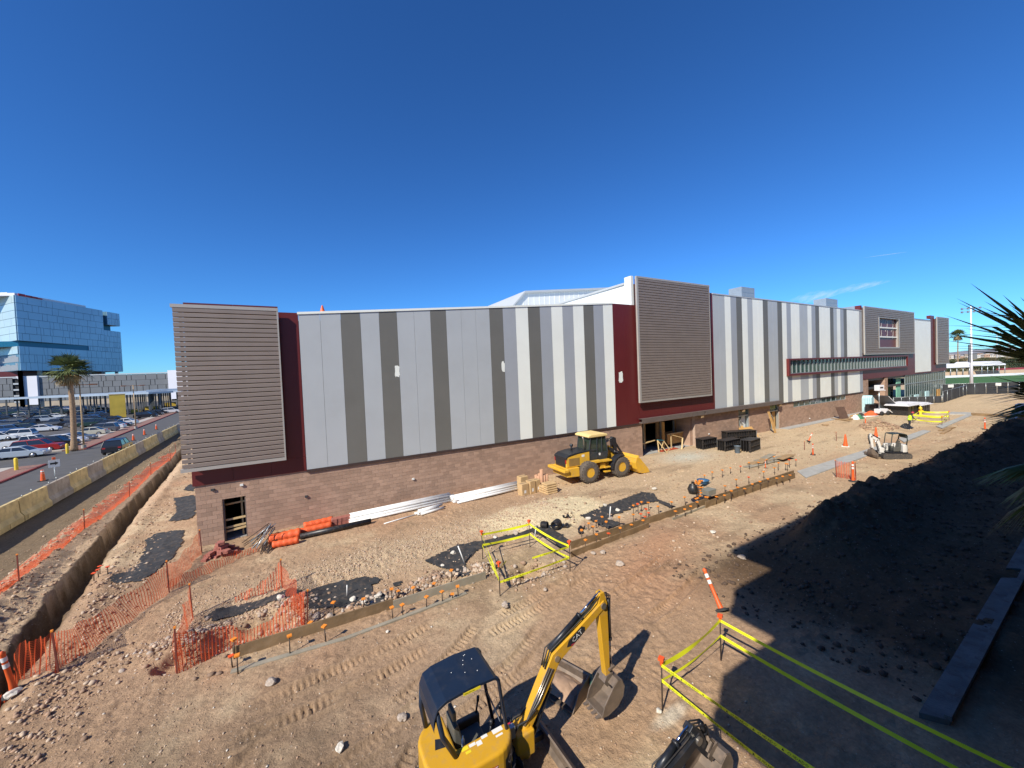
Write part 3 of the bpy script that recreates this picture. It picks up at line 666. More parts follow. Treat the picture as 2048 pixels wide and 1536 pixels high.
# channelising devices on the road
M_or = mat('safety_orange', (.75, .11, .02), .5, 0, .08, 2, dirt=.15); M_wr = mat('reflective_white', (.75, .75, .72), .4, 0, .05, 2); M_rub = mat('black_rubber', (.03, .03, .03), .85, 0, .2, 3, dirt=.5, dcol=(.22, .16, .11))
def vert_panel(name='channelizer'):
    t = thing(name, '', 'traffic cone', (0, 0, 0))
    b = MB(); b.lathe([(.16, .05), (.13, .5), (.09, 1.0)], n=12); b.build('body', M_or, t)
    for z in (.35, .62, .88): b = MB(); b.lathe([(.152-.05*z, z-.06), (.147-.05*z, z+.06)], n=12); b.build('band', M_wr, t)
    b = MB(); b.box(-.25, .25, -.25, .25, 0, .06); b.build('base', M_rub, t)
    return t
cvp = vert_panel(); first = True
for (px, py, lb) in ((86, 962, 'striped orange channelizer on the road beside the arrow sign'), (267, 881, 'striped orange channelizer on the road, nearest of the three beyond the car'), (289, 870, 'striped orange channelizer on the road, middle one of the far three'), (313, 859, 'striped orange channelizer on the road, farthest one')):
    g = G(px, py, .15)
    if first: cvp.location = (g.x, g.y, .15); cvp['label'] = lb; cvp['group'] = 'channelizers on the road'; first = False
    else: dup(cvp, (g.x, g.y, .15), label=lb)
# arrow sign
g = G(110, 952, .15); t = thing('road_sign', 'small white sign with a black arrow and orange light on the road', 'sign', (g.x, g.y, .15), .5)
b = MB(); b.tube([(0, 0, 0), (0, 0, .9)], .03, 6); b.build('post', M_w, t); b = MB(); b.box(-.35, .35, -.03, -.01, .85, 1.55); b.build('board', M_wr, t)
b = MB(); b.prism([(-.25, 1.12), (.05, 1.12), (.05, 1.02), (.27, 1.2), (.05, 1.38), (.05, 1.28), (-.25, 1.28)], -.045, -.032, 'y'); b.build('arrow', M_rub, t); b = MB(); b.box(-.1, .1, -.1, .05, 1.56, 1.78); b.build('warning_light', M_or, t)
# bollards
M_yel = mat('safety_yellow', (.70, .50, .03), .5, 0, .1, 3, dirt=.2)
for (px, py, lb) in ((33, 940, 'yellow steel bollard on the kerb island at the left edge'), (135, 907, 'yellow steel bollard beside the palm trunk')):
    g = G(px, py, .25); t = thing('bollard', lb, 'bollard', (g.x, g.y, .25), group='yellow bollards')
    b = MB(); b.lathe([(.14, 0), (.14, 1.15), (.09, 1.24), (.0, 1.27)], n=12); b.build('post', M_yel, t)
# cars
M_tire = mat('tire_rubber', (.025, .025, .027), .85, 0, .2, 5); M_rim = mat('alloy_rim', (.5, .5, .52), .3, .8); M_cgl = mat('car_glass', (.02, .025, .03), .05, 0, 0, 1, spec=.8)
M_hl = mat('headlight_lens', (.65, .68, .7), .15, 0, 0); M_tl = mat('tail_light_lens', (.35, .02, .02), .25, 0, 0)
CARP = {n: mat('car_paint_'+n, c, .25, .25, .02, 1) for n, c in dict(silver=(.42, .47, .53), white=(.75, .75, .75), red=(.35, .03, .03), black=(.025, .025, .03), grey=(.13, .14, .16), blue=(.04, .12, .30), beige=(.55, .52, .42), dark_green=(.03, .06, .05)).items()}
def car_proto(kind):
    t = thing('parked_car', '', 'car', (0, 0, 0)); P = CARP['silver']
    if kind == 'sedan': L, H, prof, cab = 4.7, 1.42, [(-2.35, .35), (-2.3, .8), (-2.1, .93), (-1.5, .98), (1.0, .95), (2.0, .82), (2.33, .6), (2.35, .3)], [(-1.75, .95), (-1.0, 1.4), (.35, 1.42), (1.15, .93)]
    elif kind == 'suv': L, H, prof, cab = 4.6, 1.72, [(-2.3, .38), (-2.3, .95), (-2.2, 1.08), (1.0, 1.08), (2.05, .98), (2.28, .75), (2.3, .35)], [(-2.2, 1.07), (-1.9, 1.66), (.4, 1.72), (1.15, 1.06)]
    elif kind == 'hatch': L, H, prof, cab = 4.3, 1.5, [(-2.15, .35), (-2.15, .85), (-2.0, .98), (.9, .96), (1.85, .84), (2.12, .6), (2.15, .3)], [(-2.0, .97), (-1.5, 1.45), (.3, 1.5), (1.15, .95)]
    else: L, H, prof, cab = 5.7, 1.85, [(-2.85, .5), (-2.85, 1.15), (-.75, 1.15), (-.75, 1.17), (1.5, 1.17), (2.6, 1.05), (2.83, .85), (2.85, .45)], [(-.8, 1.16), (-.6, 1.8), (.7, 1.85), (1.45, 1.16)]
    W2 = .92
    b = MB(); n = len(prof); zs = min(p[1] for p in prof)
    pr = prof+[(p, .28) for p in (L/2-.05, -L/2+.05)]
    b.prism(pr, -W2, W2, 'y'); b.build('body', P, t, bevel=.07)
    b = MB(); (x0, z0), (x1, z1), (x2, z2), (x3, z3) = cab; wi = W2-.06; wt = W2-.22
    v = [(x0, -wi, z0), (x0, wi, z0), (x3, -wi, z3), (x3, wi, z3), (x1, -wt, z1), (x1, wt, z1), (x2, -wt, z2), (x2, wt, z2)]
    b.add(v, [(0, 1, 5, 4), (2, 6, 7, 3), (0, 4, 6, 2), (1, 3, 7, 5), (4, 5, 7, 6), (0, 2, 3, 1)]); b.build('windows', M_cgl, t)
    b = MB(); b.add([(x1-.05, -wt-.02, z1-.02), (x1-.05, wt+.02, z1-.02), (x2+.05, wt+.02, z2-.02), (x2+.05, -wt-.02, z2-.02), (x1+.05, -wt+.02, z1+.04), (x1+.05, wt-.02, z1+.04), (x2-.05, wt-.02, z2+.04), (x2-.05, -wt+.02, z2+.04)], [(0, 3, 2, 1), (4, 5, 6, 7), (0, 1, 5, 4), (1, 2, 6, 5), (2, 3, 7, 6), (3, 0, 4, 7)])
    for s in (-1, 1):
        for xa, za, xb, zb in ((x0, z0, x1, z1), (x3, z3, x2, z2), ((x0+x3)/2, z0, (x1+x2)/2, (z1+z2)/2)): b.bar((xa, s*(wi+.0), za), (xb, s*(wt+.0), zb), .06)
    b.build('roof', P, t)
    for xx in (-L/2+.85, L/2-.9):
        for s in (-1, 1):
            b = MB(); b.lathe([(.2, -.12), (.33, -.11), (.34, 0), (.33, .11), (.2, .12)], (0, 0, 0), 'y', 14); w = b.build('wheel', M_tire, t, loc=(xx, s*(W2-.08), .33))
            b = MB(); b.lathe([(.0, .0), (.2, .0), (.21, .02)], (0, s*.12, 0), 'y', 12); b.build('rim', M_rim, w)
    for s in (-1, 1):
        b = MB(); b.box(L/2-.16, L/2+.004, s*.62-.18, s*.62+.18, .62, .74); b.build('headlight', M_hl, t)
        b = MB(); b.box(-L/2-.006, -L/2+.12, s*.68-.14, s*.68+.14, .76, .92); b.build('tail_light', M_tl, t)
    return t
CP = {k: car_proto(k) for k in ('sedan', 'suv', 'hatch', 'pickup')}; CU_ = set()
def car(kind, col, x, y, rz, label, group=None, z=.11):
    src = CP[kind]; sw = {'car_paint_silver': CARP[col]}
    if kind not in CU_ :
        CU_.add(kind); first_[kind] = (col, x, y, rz, label, group, z)
        return
    o = dup(src, (x, y, z), rz, label, None, swap=sw)
    if group: o['group'] = group
    elif 'group' in o: del o['group']
first_ = {}
def cg(kind, col, px, py, rz, label, group='cars parked beside the road'): g = G(px, py, .11); car(kind, col, g.x, g.y, rz, label, group)
for a in [('sedan', 'silver', 40, 916, 'silver blue sedan parked at the left edge, nearest the road'), ('suv', 'red', 78, 904, 'red crossover parked behind the silver blue sedan'), ('pickup', 'white', 62, 896, 'white extended-cab pickup parked beside the red crossover'),
          ('suv', 'black', 110, 896, 'black crossover parked right of the red one'), ('hatch', 'white', 132, 888, 'white hatchback parked just left of the palm trunk'), ('sedan', 'grey', 150, 883, 'dark grey sedan parked behind the palm trunk'),
          ('sedan', 'beige', 179, 871, 'pale beige sedan parked right of the palm trunk'), ('suv', 'grey', 203, 865, 'grey crossover parked behind the pale beige sedan'), ('sedan', 'white', 219, 859, 'white sedan parked between two dark cars by the walk'),
          ('sedan', 'black', 234, 855, 'black sedan parked left of the last white sedan'), ('sedan', 'white', 247, 850, 'white sedan, last of the roadside row beside the light pole'),
          ('suv', 'white', 33, 878, 'white crossover in the second row near the left edge'), ('hatch', 'white', 2, 881, 'white hatchback cut by the left edge of the photo'), ('suv', 'blue', 24, 866, 'bright blue crossover in the third row near the left edge'), ('suv', 'dark_green', 58, 863, 'dark green crossover left of a white sedan in the third row'), ('sedan', 'white', 88, 863, 'white sedan in the middle of the third row')]:
    cg(a[0], a[1], a[2], a[3], math.pi if a[2] % 2 else 0, a[4])
car('suv', 'black', *(G(236, 904, .15).xy), math.pi/2+.08, 'black car driving on the road behind the barriers', None, .15)
rr = random.Random(11); cols = ['black']*10+['grey']*7+['blue']+['silver']+['white']*1+['dark_green']*3
n = 0
for (py, xs) in ((853, range(-6, 232, 24)), (843, range(-8, 236, 20)), (836, range(-4, 232, 17)), (829, range(-4, 232, 15)), (824, range(2, 224, 14)), (819, range(-2, 200, 14))):
    for px in xs:
        if rr.random() < .1: continue
        c = rr.choice(cols); k = rr.choice(['sedan', 'suv', 'suv', 'hatch', 'pickup'])
        cg(k, c, px+rr.uniform(-2, 2), py, (0 if rr.random() < .5 else math.pi)+.0, f'{c.replace("_", " ")} {k} among the dense far rows of the parking lot', 'cars in the far rows of the lot'); n += 1
for (px, py) in ((292, 836), (306, 832), (318, 829), (330, 826), (343, 826), (351, 822)):
    cg('suv' if px % 3 else 'hatch', 'white' if px in (343,) else 'grey' if px % 2 else 'black', px, py, 0, 'car parked in the shade of the solar canopy by the building corner', 'cars under the canopy')
for k, (col, x, y, rz, lb, grp, z) in first_.items():
    o = CP[k]; o.location = (x, y, z); o.rotation_euler = (0, 0, rz); o['label'] = lb
    if grp: o['group'] = grp
    for ch in o.children_recursive:
        for ms in ch.material_slots:
            if ms.material and ms.material.name == 'car_paint_silver': ms.link = 'OBJECT'; ms.material = CARP[col]
# lamp posts
M_pole = mat('tan_pole', (.42, .30, .17), .6, .1, .1, 2)
for (bxp, byp, ty, lb) in ((168, 897, 8.8, 'tan light pole beside the palm with a wide orange head'), (272, 858, 8.6, 'tan light pole near the yellow shade wall')):
    g = G(bxp, byp, .2); t = thing('light_pole', lb, 'light pole', (g.x, g.y, .2), .4, 'tan light poles')
    b = MB(); b.lathe([(.25, 0), (.25, .5)], n=10); b.build('footing', M_conc, t); b = MB(); b.tube([(0, 0, .5), (0, 0, ty)], [.10, .07], 8); b.build('pole', M_pole, t)
    for s in (-1, 1):
        b = MB(); b.box(min(0, s*1.0), max(0, s*1.0), -.04, .04, ty-.15, ty-.07); b.box(s*1.3-.35, s*1.3+.35, -.2, .2, ty-.18, ty-.02); b.build('lamp_head', mat('rust_head', (.35, .14, .06), .6), t)
# palms
M_frond = mat('palm_frond', (.10, .125, .035), .6, 0, .35, 1.5); M_dead = mat('dry_frond', (.30, .22, .10), .85, 0, .2, 2); M_trunk = mat('palm_trunk', (.30, .20, .12), .95, 0, .25, 6, .8, 12)
def palm(name, label, loc, H, R, seed, nf=46, r0=.32):
    rr = random.Random(seed); t = thing(name, label, 'palm tree', loc)
    b = MB(); pts = []; rs = []
    for k in range(30):
        z = H*k/29; pts.append((.12*math.sin(z*.3), .08*math.sin(z*.21), z)); rs.append(r0*(1.25-.35*min(1, z/1.5)-.12*z/H)*(1+(.06 if k % 2 else -.03)))
    b.tube(pts, rs, 12); b.build('trunk', M_trunk, t)
    def frond(m, n_, el0, el1, rad, mb):
        for k in range(n_):
            a = rr.uniform(0, 2*math.pi); el = rr.uniform(el0, el1); L = rad*rr.uniform(.34, .5)
            d = Vector((math.cos(a)*math.cos(el), math.sin(a)*math.cos(el), math.sin(el))); base = Vector((0, 0, H+.1)); tip = base+d*L+Vector((0, 0, -.12*L))
            mb.bar(base, tip, .035*R/2)
            side = d.cross(Vector((0, 0, 1))).normalized(); up = side.cross(d)
            nl = 17
            for j in range(nl):
                f = (j/(nl-1)-.5)*2; ang = f*1.45; ll = rad*.62*(1-.25*abs(f))*rr.uniform(.85, 1.1)
                dd = (d*math.cos(ang)+side*math.sin(ang)+up*.1).normalized(); dr = Vector((0, 0, -ll*rr.uniform(.12, .4)))
                p1 = tip+dd*ll*.55; p2 = tip+dd*ll+dr; w = dd.cross(up).normalized()*.05*R/2*rr.uniform(.8, 1.3)
                mb.add([tip, p1+w, p2, p1-w], [(0, 1, 2, 3)])
    b = MB(); frond(M_frond, nf, -.45, 1.45, R, b); b.build('crown', M_frond, t, norm=False)
    b = MB(); frond(M_dead, nf//3, -1.3, -.7, R*.75, b); b.build('dead_skirt', M_dead, t, norm=False)
    return t
g = G(148, 901, .2); palm('palm_tree', 'tall fan palm in the gravel strip beside the parked cars', (g.x, g.y, .2), 10.6, 2.75, 4)
# trimmed stubs of the steel-and-solar canopy
M_deck = mat('canopy_deck', (.40, .46, .52), .4, .3, .08, .3); M_dks = mat('dark_canopy_steel', (.10, .11, .12), .6, .2)
A = DP(-20, 794.5, 112); B = DP(297, 783.5, 112); zc = 6.4
t = thing('solar_canopy', 'long flat solar canopy over the parked cars in front of the garage', 'canopy', (A.x, A.y, 0))
def quadz(mb, pts, z0, z1): mb.prism([(p[0]-A.x, p[1]-A.y) for p in pts], z0, z1, 'z')
dirv = (B-A); dirv.z = 0; L_ = dirv.length; dirv.normalize(); nrm = Vector((-dirv.y, dirv.x, 0))
for k in range(8):
    b = MB(); q0 = A+nrm*(k*11); q1 = q0+dirv*L_; q2 = q1+nrm*8.2; q3 = q0+nrm*8.2; quadz(b, [q0, q1, q2, q3], zc+k*.05, zc+k*.05+.55); b.build('deck', M_deck, t)
    b = MB()
    for j in range(15):
        c = q0+dirv*(L_*j/14)+nrm*3.5; b.box(c.x-A.x-.15, c.x-A.x+.15, c.y-A.y-.15, c.y-A.y+.15, 0, zc+k*.05-.01)
    b.build('post', M_dks, t, kind='stuff')
A2 = DP(292, 779, 120); B2 = DP(372, 775.5, 126); A2.z = B2.z = 0
t = thing('solar_canopy', 'raised steel canopy frame over the lane at the building corner', 'canopy', (A2.x, A2.y, 0)); d2 = (B2-A2).normalized(); n2 = Vector((-d2.y, d2.x, 0))
b = MB(); b.prism([(p.x-A2.x, p.y-A2.y) for p in (A2, B2, B2+n2*45, A2+n2*45)], 6.9, 7.6, 'z'); b.build('deck', M_deck, t)
b = MB()
for k in range(6):
    for s in (2, 11): c = A2+d2*s+n2*(k*8+1); b.box(c.x-A2.x-.15, c.x-A2.x+.15, c.y-A2.y-.15, c.y-A2.y+.15, 0, 6.89)
b.build('post', M_dks, t, kind='stuff')
M_ysh = mat('yellow_shade_wall', (.62, .43, .06), .7, 0, .12, .5)
for (pa, pb, pyb, pyt, lb) in ((221, 253, 838, 790, 'tall yellow shade wall with sun stripes across it'), (262, 285, 826, 820, 'low yellow wall under the canopy, left one'), (290, 316, 820, 814, 'low yellow wall under the canopy, middle one'), (330, 352, 813, 806, 'low yellow wall under the canopy, farthest')):
    g0 = G(pa, pyb, .1); dep = (g0-Vector((0, 0, HC))).dot(Vector(CF)); top = DP(pa, pyt, dep).z; e = DP(pb, pyb-1, dep+2); t = thing('shade_wall', lb, 'shade wall', (g0.x, g0.y, .1))
    dd = Vector((e.x-g0.x, e.y-g0.y, 0)); LL = dd.length; t.rotation_euler = (0, 0, math.atan2(dd.y, dd.x))
    b = MB(); b.box(0, LL, 0, .2, 0, top-.1); b.build('panel', M_ysh, t); b = MB(); b.box(-.1, LL+.1, -.05, .25, top-.1, top+.1); b.build('cap', M_lum, t)
# parking garage
M_gar = mat('garage_screen', (.155, .165, .175), .6, .1, .08, .2); M_garw = mat('garage_white', (.72, .72, .76), .7, 0, .04, .1); M_base = mat('tan_masonry', (.42, .35, .26), .9, 0, .1, .4); M_slot = mat('dark_opening', (.015, .016, .02), .8)
Ag = DP(-60, 760, 205); Bg = DP(341, 760, 232); Ag.z = Bg.z = 0
gar = thing('parking_garage', 'grey four-level parking garage with slotted metal screens and a white stair tower', 'building', (Ag.x, Ag.y, 0)); gd = (Bg-Ag); LG = gd.length; gar.rotation_euler = (0, 0, math.atan2(gd.y, gd.x))
def gX(px):
    # where the sight line through px crosses the garage front
    r = ray(px, 765); a = Ag; d = gd.normalized(); det = r[0]*(-d.y)+d.x*r[1]; s = (r[0]*a.y-r[1]*a.x)/(-(r[0]*d.y-r[1]*d.x)) if 0 else None
    M = Matrix(((r[0], -d.x), (r[1], -d.y))); t_, s_ = M.inverted() @ Vector((a.x, a.y)); return s_
HG = 17.2
b = MB(); b.box(0, LG, .6, 40, 0, HG-.6); b.build('deck_core', M_slot, gar)
b = MB(); b.box(0, LG, .1, .55, 0, 3.2); b.build('base_wall', M_base, gar)
b = MB(); b.box(0, LG, -.2, .5, HG-.1, HG+.5); b.build('parapet', M_lg, gar)
x0s, x1s = gX(37), gX(78)
nseg = 30
rr = random.Random(5)
for lv in range(4):
    z0 = 3.3+lv*3.45; z1 = z0+3.35
    for (a, c) in ((0, gX(26)), (gX(79), LG)):
        b = MB(); x = a
        while x < c-.5:
            w = rr.choice([2.2, 3.0, 4.2, 5.5, 7]); xe = min(x+w, c); b.box(x, xe-.28, 0, .12, z0, z1-.02); x = xe
        b.build('screen_panels', M_gar, gar, kind='stuff')
b = MB(); b.box(gX(51), gX(78), -1.2, 4, 1.5, HG+.6); b.prism([(gX(36), HG+.6), (gX(51), HG+.6), (gX(51), HG-5)], -1.2, -.9, 'y'); b.build('stair_tower', M_garw, gar)
b = MB()
for lv in range(5): b.box(gX(26), gX(50.8), -.1, .3, 3+lv*3.4, 3.9+lv*3.4)
b.build('floor_edge', M_lg, gar)
b = MB(); b.box(LG+.1, LG+26, -3, 30, 1, HG+1.5); b.build('end_stair_tower', M_garw, gar)
b = MB()
for lv in range(4): b.box(LG-.6, LG+.09, -.3, .0, 3.5+lv*3.4, 5.6+lv*3.4)
b.build('dark_bay', M_slot, gar)
# glass tower
M_tg = mat('blue_curtain_glass', (.27, .44, .58), .22, .1, .10, .05, spec=.8); M_tg2 = mat('pale_curtain_glass', (.48, .62, .66), .25, .1, .10, .05, spec=.8); M_teal = mat('teal_soffit', (.01, .13, .22), .3, .2); M_tm = mat('curtain_joint', (.08, .20, .30), .5)
C0 = DP(42, 765, 210); C1 = DP(247, 765, 272); C2 = DP(-150, 765, 262); 
for c in (C0, C1, C2): c.z = 0
tw = thing('glass_tower', 'pale blue glass office tower with a teal recessed floor, behind the garage', 'building', (C0.x, C0.y, 0))
def face(Pa, Pb, zb, zt, nrow, ncol, m, seed, off=.35, hole=None, xlim=None):
    rr = random.Random(seed); a = Pa-C0; d = (Pb-Pa); L = d.length; d.normalize(); n = Vector((d.y, -d.x, 0)); h = (zt-zb)/nrow
    for r in range(nrow):
        z0 = zb+r*h; x = 0
        while x < L-.1:
            w = L/ncol*rr.choice([.45, .6, .8, 1, 1, 1.3, 1.7])*(1.0 if r > nrow*.4 else .62); xe = min(L, x+w)
            if L-xe < .8: xe = L
            if not (hole and any(hx0 < (x+xe)/2/L < hx1 and hz0 <= r < hz1 for hx0, hx1, hz0, hz1 in hole)):
                b = MB(); p0 = a+d*(x+.07)+n*off; p1 = a+d*(xe-.07)+n*off; q0 = p0-n*.3; q1 = p1-n*.3
                b.add([(p.x, p.y, z) for z in (z0+.10, z0+h-.10) for p in (p0, p1, q1, q0)], [(0, 3, 2, 1), (4, 5, 6, 7), (0, 1, 5, 4), (1, 2, 6, 5), (2, 3, 7, 6), (3, 0, 4, 7)])
                b.build('glass_panel', m, tw, norm=False)
            x = xe
def core(Pa, Pb, z0, z1, m, name, back=45, inset=0):
    a = Pa-C0; d = (Pb-Pa); L = d.length; d.normalize(); n = Vector((-d.y, d.x, 0)); b = MB()
    b.prism([(p.x, p.y) for p in (a+d*inset+n*inset, a+d*(L-inset)+n*inset, a+d*(L-inset)+n*back, a+d*inset+n*back)], z0, z1, 'z'); return b.build(name, m, tw)
zz = lambda py, px, dep: DP(px, py, dep).z
zT = zz(590.5, 42, 210); zS1 = zz(681, 42, 210); zS0 = zz(692, 42, 210); zB = zz(741, 42, 210)
dC = (C1-C0); LC = dC.length; dn = dC.normalized()
Pm = C0+dn*(LC*.80); nC = Vector((-dn.y, dn.x, 0))
b = MB()
def tri(mb, pts, z0, z1): mb.prism([(p.x-C0.x, p.y-C0.y) for p in pts], z0, z1, 'z')
tri(b, [C0, C1, C1+nC*40, C0+nC*40+(C2-C0)*.3, C2+nC*10, C2], zB, zS0); b.build('lower_core', M_tm, tw)
b = MB(); tri(b, [C0, Pm, Pm+nC*40, C0+nC*40+(C2-C0)*.3, C2+nC*10, C2], zS1, zT); b.build('upper_core', M_tm, tw)
b = MB(); tri(b, [C0+dn*3+nC*3, C0+dn*(LC*.62), C0+dn*(LC*.62)+nC*30, C0+nC*30], zS0, zS1); b.build('recessed_floor', M_teal, tw)
b = MB(); tri(b, [C0+dn*(LC*.62), C1, C1+nC*40, C0+dn*(LC*.62)+nC*40], zS0, zS1-.01); b.build('middle_core', M_tm, tw)
zM = zz(663, 245, 272)
b = MB(); tri(b, [Pm, C1, C1+nC*40, Pm+nC*40], zS1, zM-.4); b.build('right_core', M_tm, tw)
b = MB(); tri(b, [Pm+dn*1+nC*6, C1-dn*(LC*.04)+nC*4, C1-dn*(LC*.04)+nC*30, Pm+nC*30], zM-.4, zM+3.5); b.build('recessed_terrace', M_teal, tw)
b = MB(); tri(b, [Pm+dn*3, C1, C1+nC*30, Pm+dn*3+nC*30], zM+3.6, zT-.3); b.build('floating_box', M_tm, tw)
face(C0, Pm, zS1, zT, 6, 9, M_tg, 1); face(Pm, C1, zS1, zM-.4, 3, 4, M_tg, 2); face(Pm+dn*3, C1, zM+3.6, zT-.3, 2, 3, M_tg, 3)
face(C0+dn*(LC*.62), C1, zS0+.05, zS1-.02, 1, 8, M_tg, 4); face(C0, C1, zB, zS0, 3, 14, M_tg, 5)
face(C2, C0, zS1, zT, 6, 8, M_tg2, 6); face(C2, C0, zS0-(zS0-zB)*.32, zS0, 1, 12, M_tg2, 7)
b = MB()
a = C2-C0; d = (C0-C2); L = d.length; d.normalize(); n = Vector((d.y, -d.x, 0)); rr = random.Random(9)
for k in range(60):
    for r in range(2):
        p = a+d*(L*(k+.5*r)/60)+n*.3; z0 = zB+r*(zS0-zB)*.34; b.box(p.x-.45, p.x+.45, p.y-.2, p.y+.2, z0+.3, z0+(zS0-zB)*.33-rr.uniform(.2, 1.5))
b.build('fins', M_lg, tw, kind='stuff')
b = MB(); tri(b, [C0+dn*2+nC*2, C0+dn*(LC*.66)+nC*2, C0+dn*(LC*.66)+nC*30, C0+nC*30], zT, zT+1.6); tri(b, [C2, C0-dn*0+(C2-C0)*.06, C0+(C2-C0)*.06+nC*20, C2+nC*10], zT+.02, zT+2.4); b.build('roof_parapet', M_garw, tw)
b = MB()
for k in range(7):
    for s in (0, 1):
        p = (C0+dn*(LC*k/6.5) if s else C0+(C2-C0)*(k/7)); b.box(p.x-C0.x-.7, p.x-C0.x+.7, p.y-C0.y-.7, p.y-C0.y+.7, 0, zB)
b.build('column', M_base, tw)
b = MB(); tri(b, [C0+dn*8+nC*8, C1-dn*5+nC*8, C1+nC*35, C0+nC*35], 2, zB-.01); b.build('ground_lobby', M_red, tw)
M_redl = mat('crimson_letters', (.35, .02, .03), .5)
for k, f in enumerate((.02, .075, .12, .16)):
    b = MB(); p = C0+dn*(LC*f)-nC*.7; q = p+dn*3.2; b.prism([(p.x-C0.x, p.y-C0.y), (q.x-C0.x, q.y-C0.y), (q.x-C0.x+.3*nC.x, q.y-C0.y+.3*nC.y), (p.x-C0.x+.3*nC.x, p.y-C0.y+.3*nC.y)], zT-.1, zT+1.2-.2*k, 'z'); b.build('red_emblem', M_redl, tw)
# ------------------------------------------------------------------ right: field, fences, lights, trees, town, mountains
M_grass = mat('turf', (.045, .12, .022), .9, 0, .15, .06, .3, 8); M_line = mat('white_line', (.7, .72, .68), .8)
e0 = G(1700, 771, .05); pts = [G(1850, 772.5, .0), G(2300, 754.5, .0), G(2300, 740, 0), G(1850, 758.0, 0)]
sheet('sports_field', [(p.x, p.y) for p in pts], .12, M_grass)
def strip_wall(name, label, cat, pa, pb, pyb_a, pyb_b, h, m, th=.3, zb=0, parts='panel', seg=1, group=None):
    A_ = G(pa, pyb_a, zb); B_ = G(pb, pyb_b, zb); t = thing(name, label, cat, (A_.x, A_.y, zb), group=group)
    d = B_-A_; L = math.hypot(d.x, d.y); t.rotation_euler = (0, 0, math.atan2(d.y, d.x))
    for k in range(seg):
        b = MB(); b.box(L*k/seg, L*(k+1)/seg-.02, 0, th, 0, h); b.build(parts, m, t)
    return t, L
M_tanw = mat('tan_wall', (.52, .38, .26), .9, 0, .1, .2); M_pink = mat('crimson_seating', (.28, .05, .06), .8, 0, .15, .3)
t, L = strip_wall('field_wall', 'low white wall running along the far side of the green field', 'wall', 1860, 2300, 757.7, 740.5, .9, M_garw)
t, L = strip_wall('backstop_wall', 'long tan wall behind the white field wall', 'wall', 1860, 2300, 756.5, 739.5, 2.0, M_tanw)
t, L = strip_wall('bleachers', 'crimson seating stand at the far right of the field', 'bleachers', 2006, 2300, 750.4, 739, 2.6, M_pink, 2.0)
b = MB()
for k in range(5): b.box(0, L, -1+k*.4, -1+k*.4+.35, .4+k*.4, .5+k*.4)
b.build('seat_row', M_pink, t)
# white shade roofs
def tent(pa, pb, py, h, lb, dep=10):
    A_ = G(pa, py); B_ = G(pb, py-(pb-pa)*.038); t = thing('shade_roof', lb, 'shade roof', (A_.x, A_.y, 0), group='white shade roofs by the field'); d = B_-A_; L = math.hypot(d.x, d.y); t.rotation_euler = (0, 0, math.atan2(d.y, d.x))
    b = MB(); b.prism([(0, h), (L, h), (L, h+.35), (L*.72, h+1.5), (L*.25, h+1.6), (0, h+.4)], 0, dep, 'y'); b.build('roof', M_garw, t)
    b = MB()
    for k in range(5): b.tube([(L*k/4*.96+.3, .3, 0), (L*k/4*.96+.3, .3, h)], .1, 5)
    b.build('post', M_galv, t, kind='stuff')
tent(1889, 1941, 755.6, 3.6, 'white shade roof left of the tall light mast'); tent(1964, 2012, 753.5, 4.0, 'white shade roof right of the tall light mast')
# perimeter chain-link fences with black screening
M_scr = mat('black_mesh_screen', (.035, .037, .042), .9, 0, .3, .5)
def screen_fence(P0, P1, n, h, label, group='black screened fences'):
    t = thing('screen_fence', label, 'fence', (P0.x, P0.y, 0), group=group); d = P1-P0; L = math.hypot(d.x, d.y); t.rotation_euler = (0, 0, math.atan2(d.y, d.x))
    for k in range(n+1):
        b = MB(); b.tube([(L*k/n, 0, -.1), (L*k/n, 0, h+.05)], .04, 5); b.build('post', M_galv, t)
        if k < n:
            b = MB(); b.grid(lambda u, v: (L*(k+.03+.94*u)/n, .05*math.sin(u*9+k), .08+v*(h-.1)), 8, 3); b.build('screen_panel', M_scr, t, norm=False)
    b = MB(); b.tube([(0, 0, h), (L, 0, h)], .03, 5); b.build('top_rail', M_galv, t)
    return t
f = screen_fence(G(1884, 791), G(2200, 781.5), 14, 2.3, 'long black screened fence across the far end of the dirt yard')
for px in (1901, 1996):
    p = G(px, 791-(px-1884)*.03); b = MB(); M_i = f.matrix_basis.inverted() if 0 else None
    d_ = math.hypot(p.x-f.location.x, p.y-f.location.y); b.box(d_-.5, d_+.5, -.1, -.06, 1.6, 2.2); b.build('white_notice', M_wr, f)
screen_fence(G(1886, 806), G(1946, 786), 8, 2.0, 'slanting screened fence running from the glazed end to the back fence')
screen_fence(G(1787, 808.5), G(1884, 806), 6, 1.2, 'low black screened fence in front of the glazed bays')
# light masts
def mast(loc, H, label, arms, w, group, heads=4, box=False):
    t = thing('light_mast', label, 'light mast', loc, .0, group); t.rotation_euler = (0, 0, -math.radians(61))
    b = MB(); b.tube([(0, 0, 0), (0, 0, H*.35), (0, 0, H)], [H*.016, H*.012, H*.0055], 10); b.build('pole', M_garw, t)
    for k in range(arms):
        z = H-.6-k*w*.55
        b = MB(); b.box(-w, w, -.06, .06, z-.06, z+.06); b.build('crossarm', M_galv, t)
        for j in range(heads):
            x = -w+2*w*(j+.0)/(heads-1); b = MB(); b.lathe([(.07*w, 0), (.17*w, .16*w), (.17*w, .20*w)], (x, -.3, z-.05), 'y', 10); b.build('floodlight', M_galv, t)
    if box:
        b = MB(); b.box(.15, .9, -.4, .4, H*.34, H*.41); b.build('ballast_box', M_gar, t); b = MB(); b.box(-.45, -.1, -.25, .25, H*.30, H*.52); b.build('conduit_box', M_gar, t)
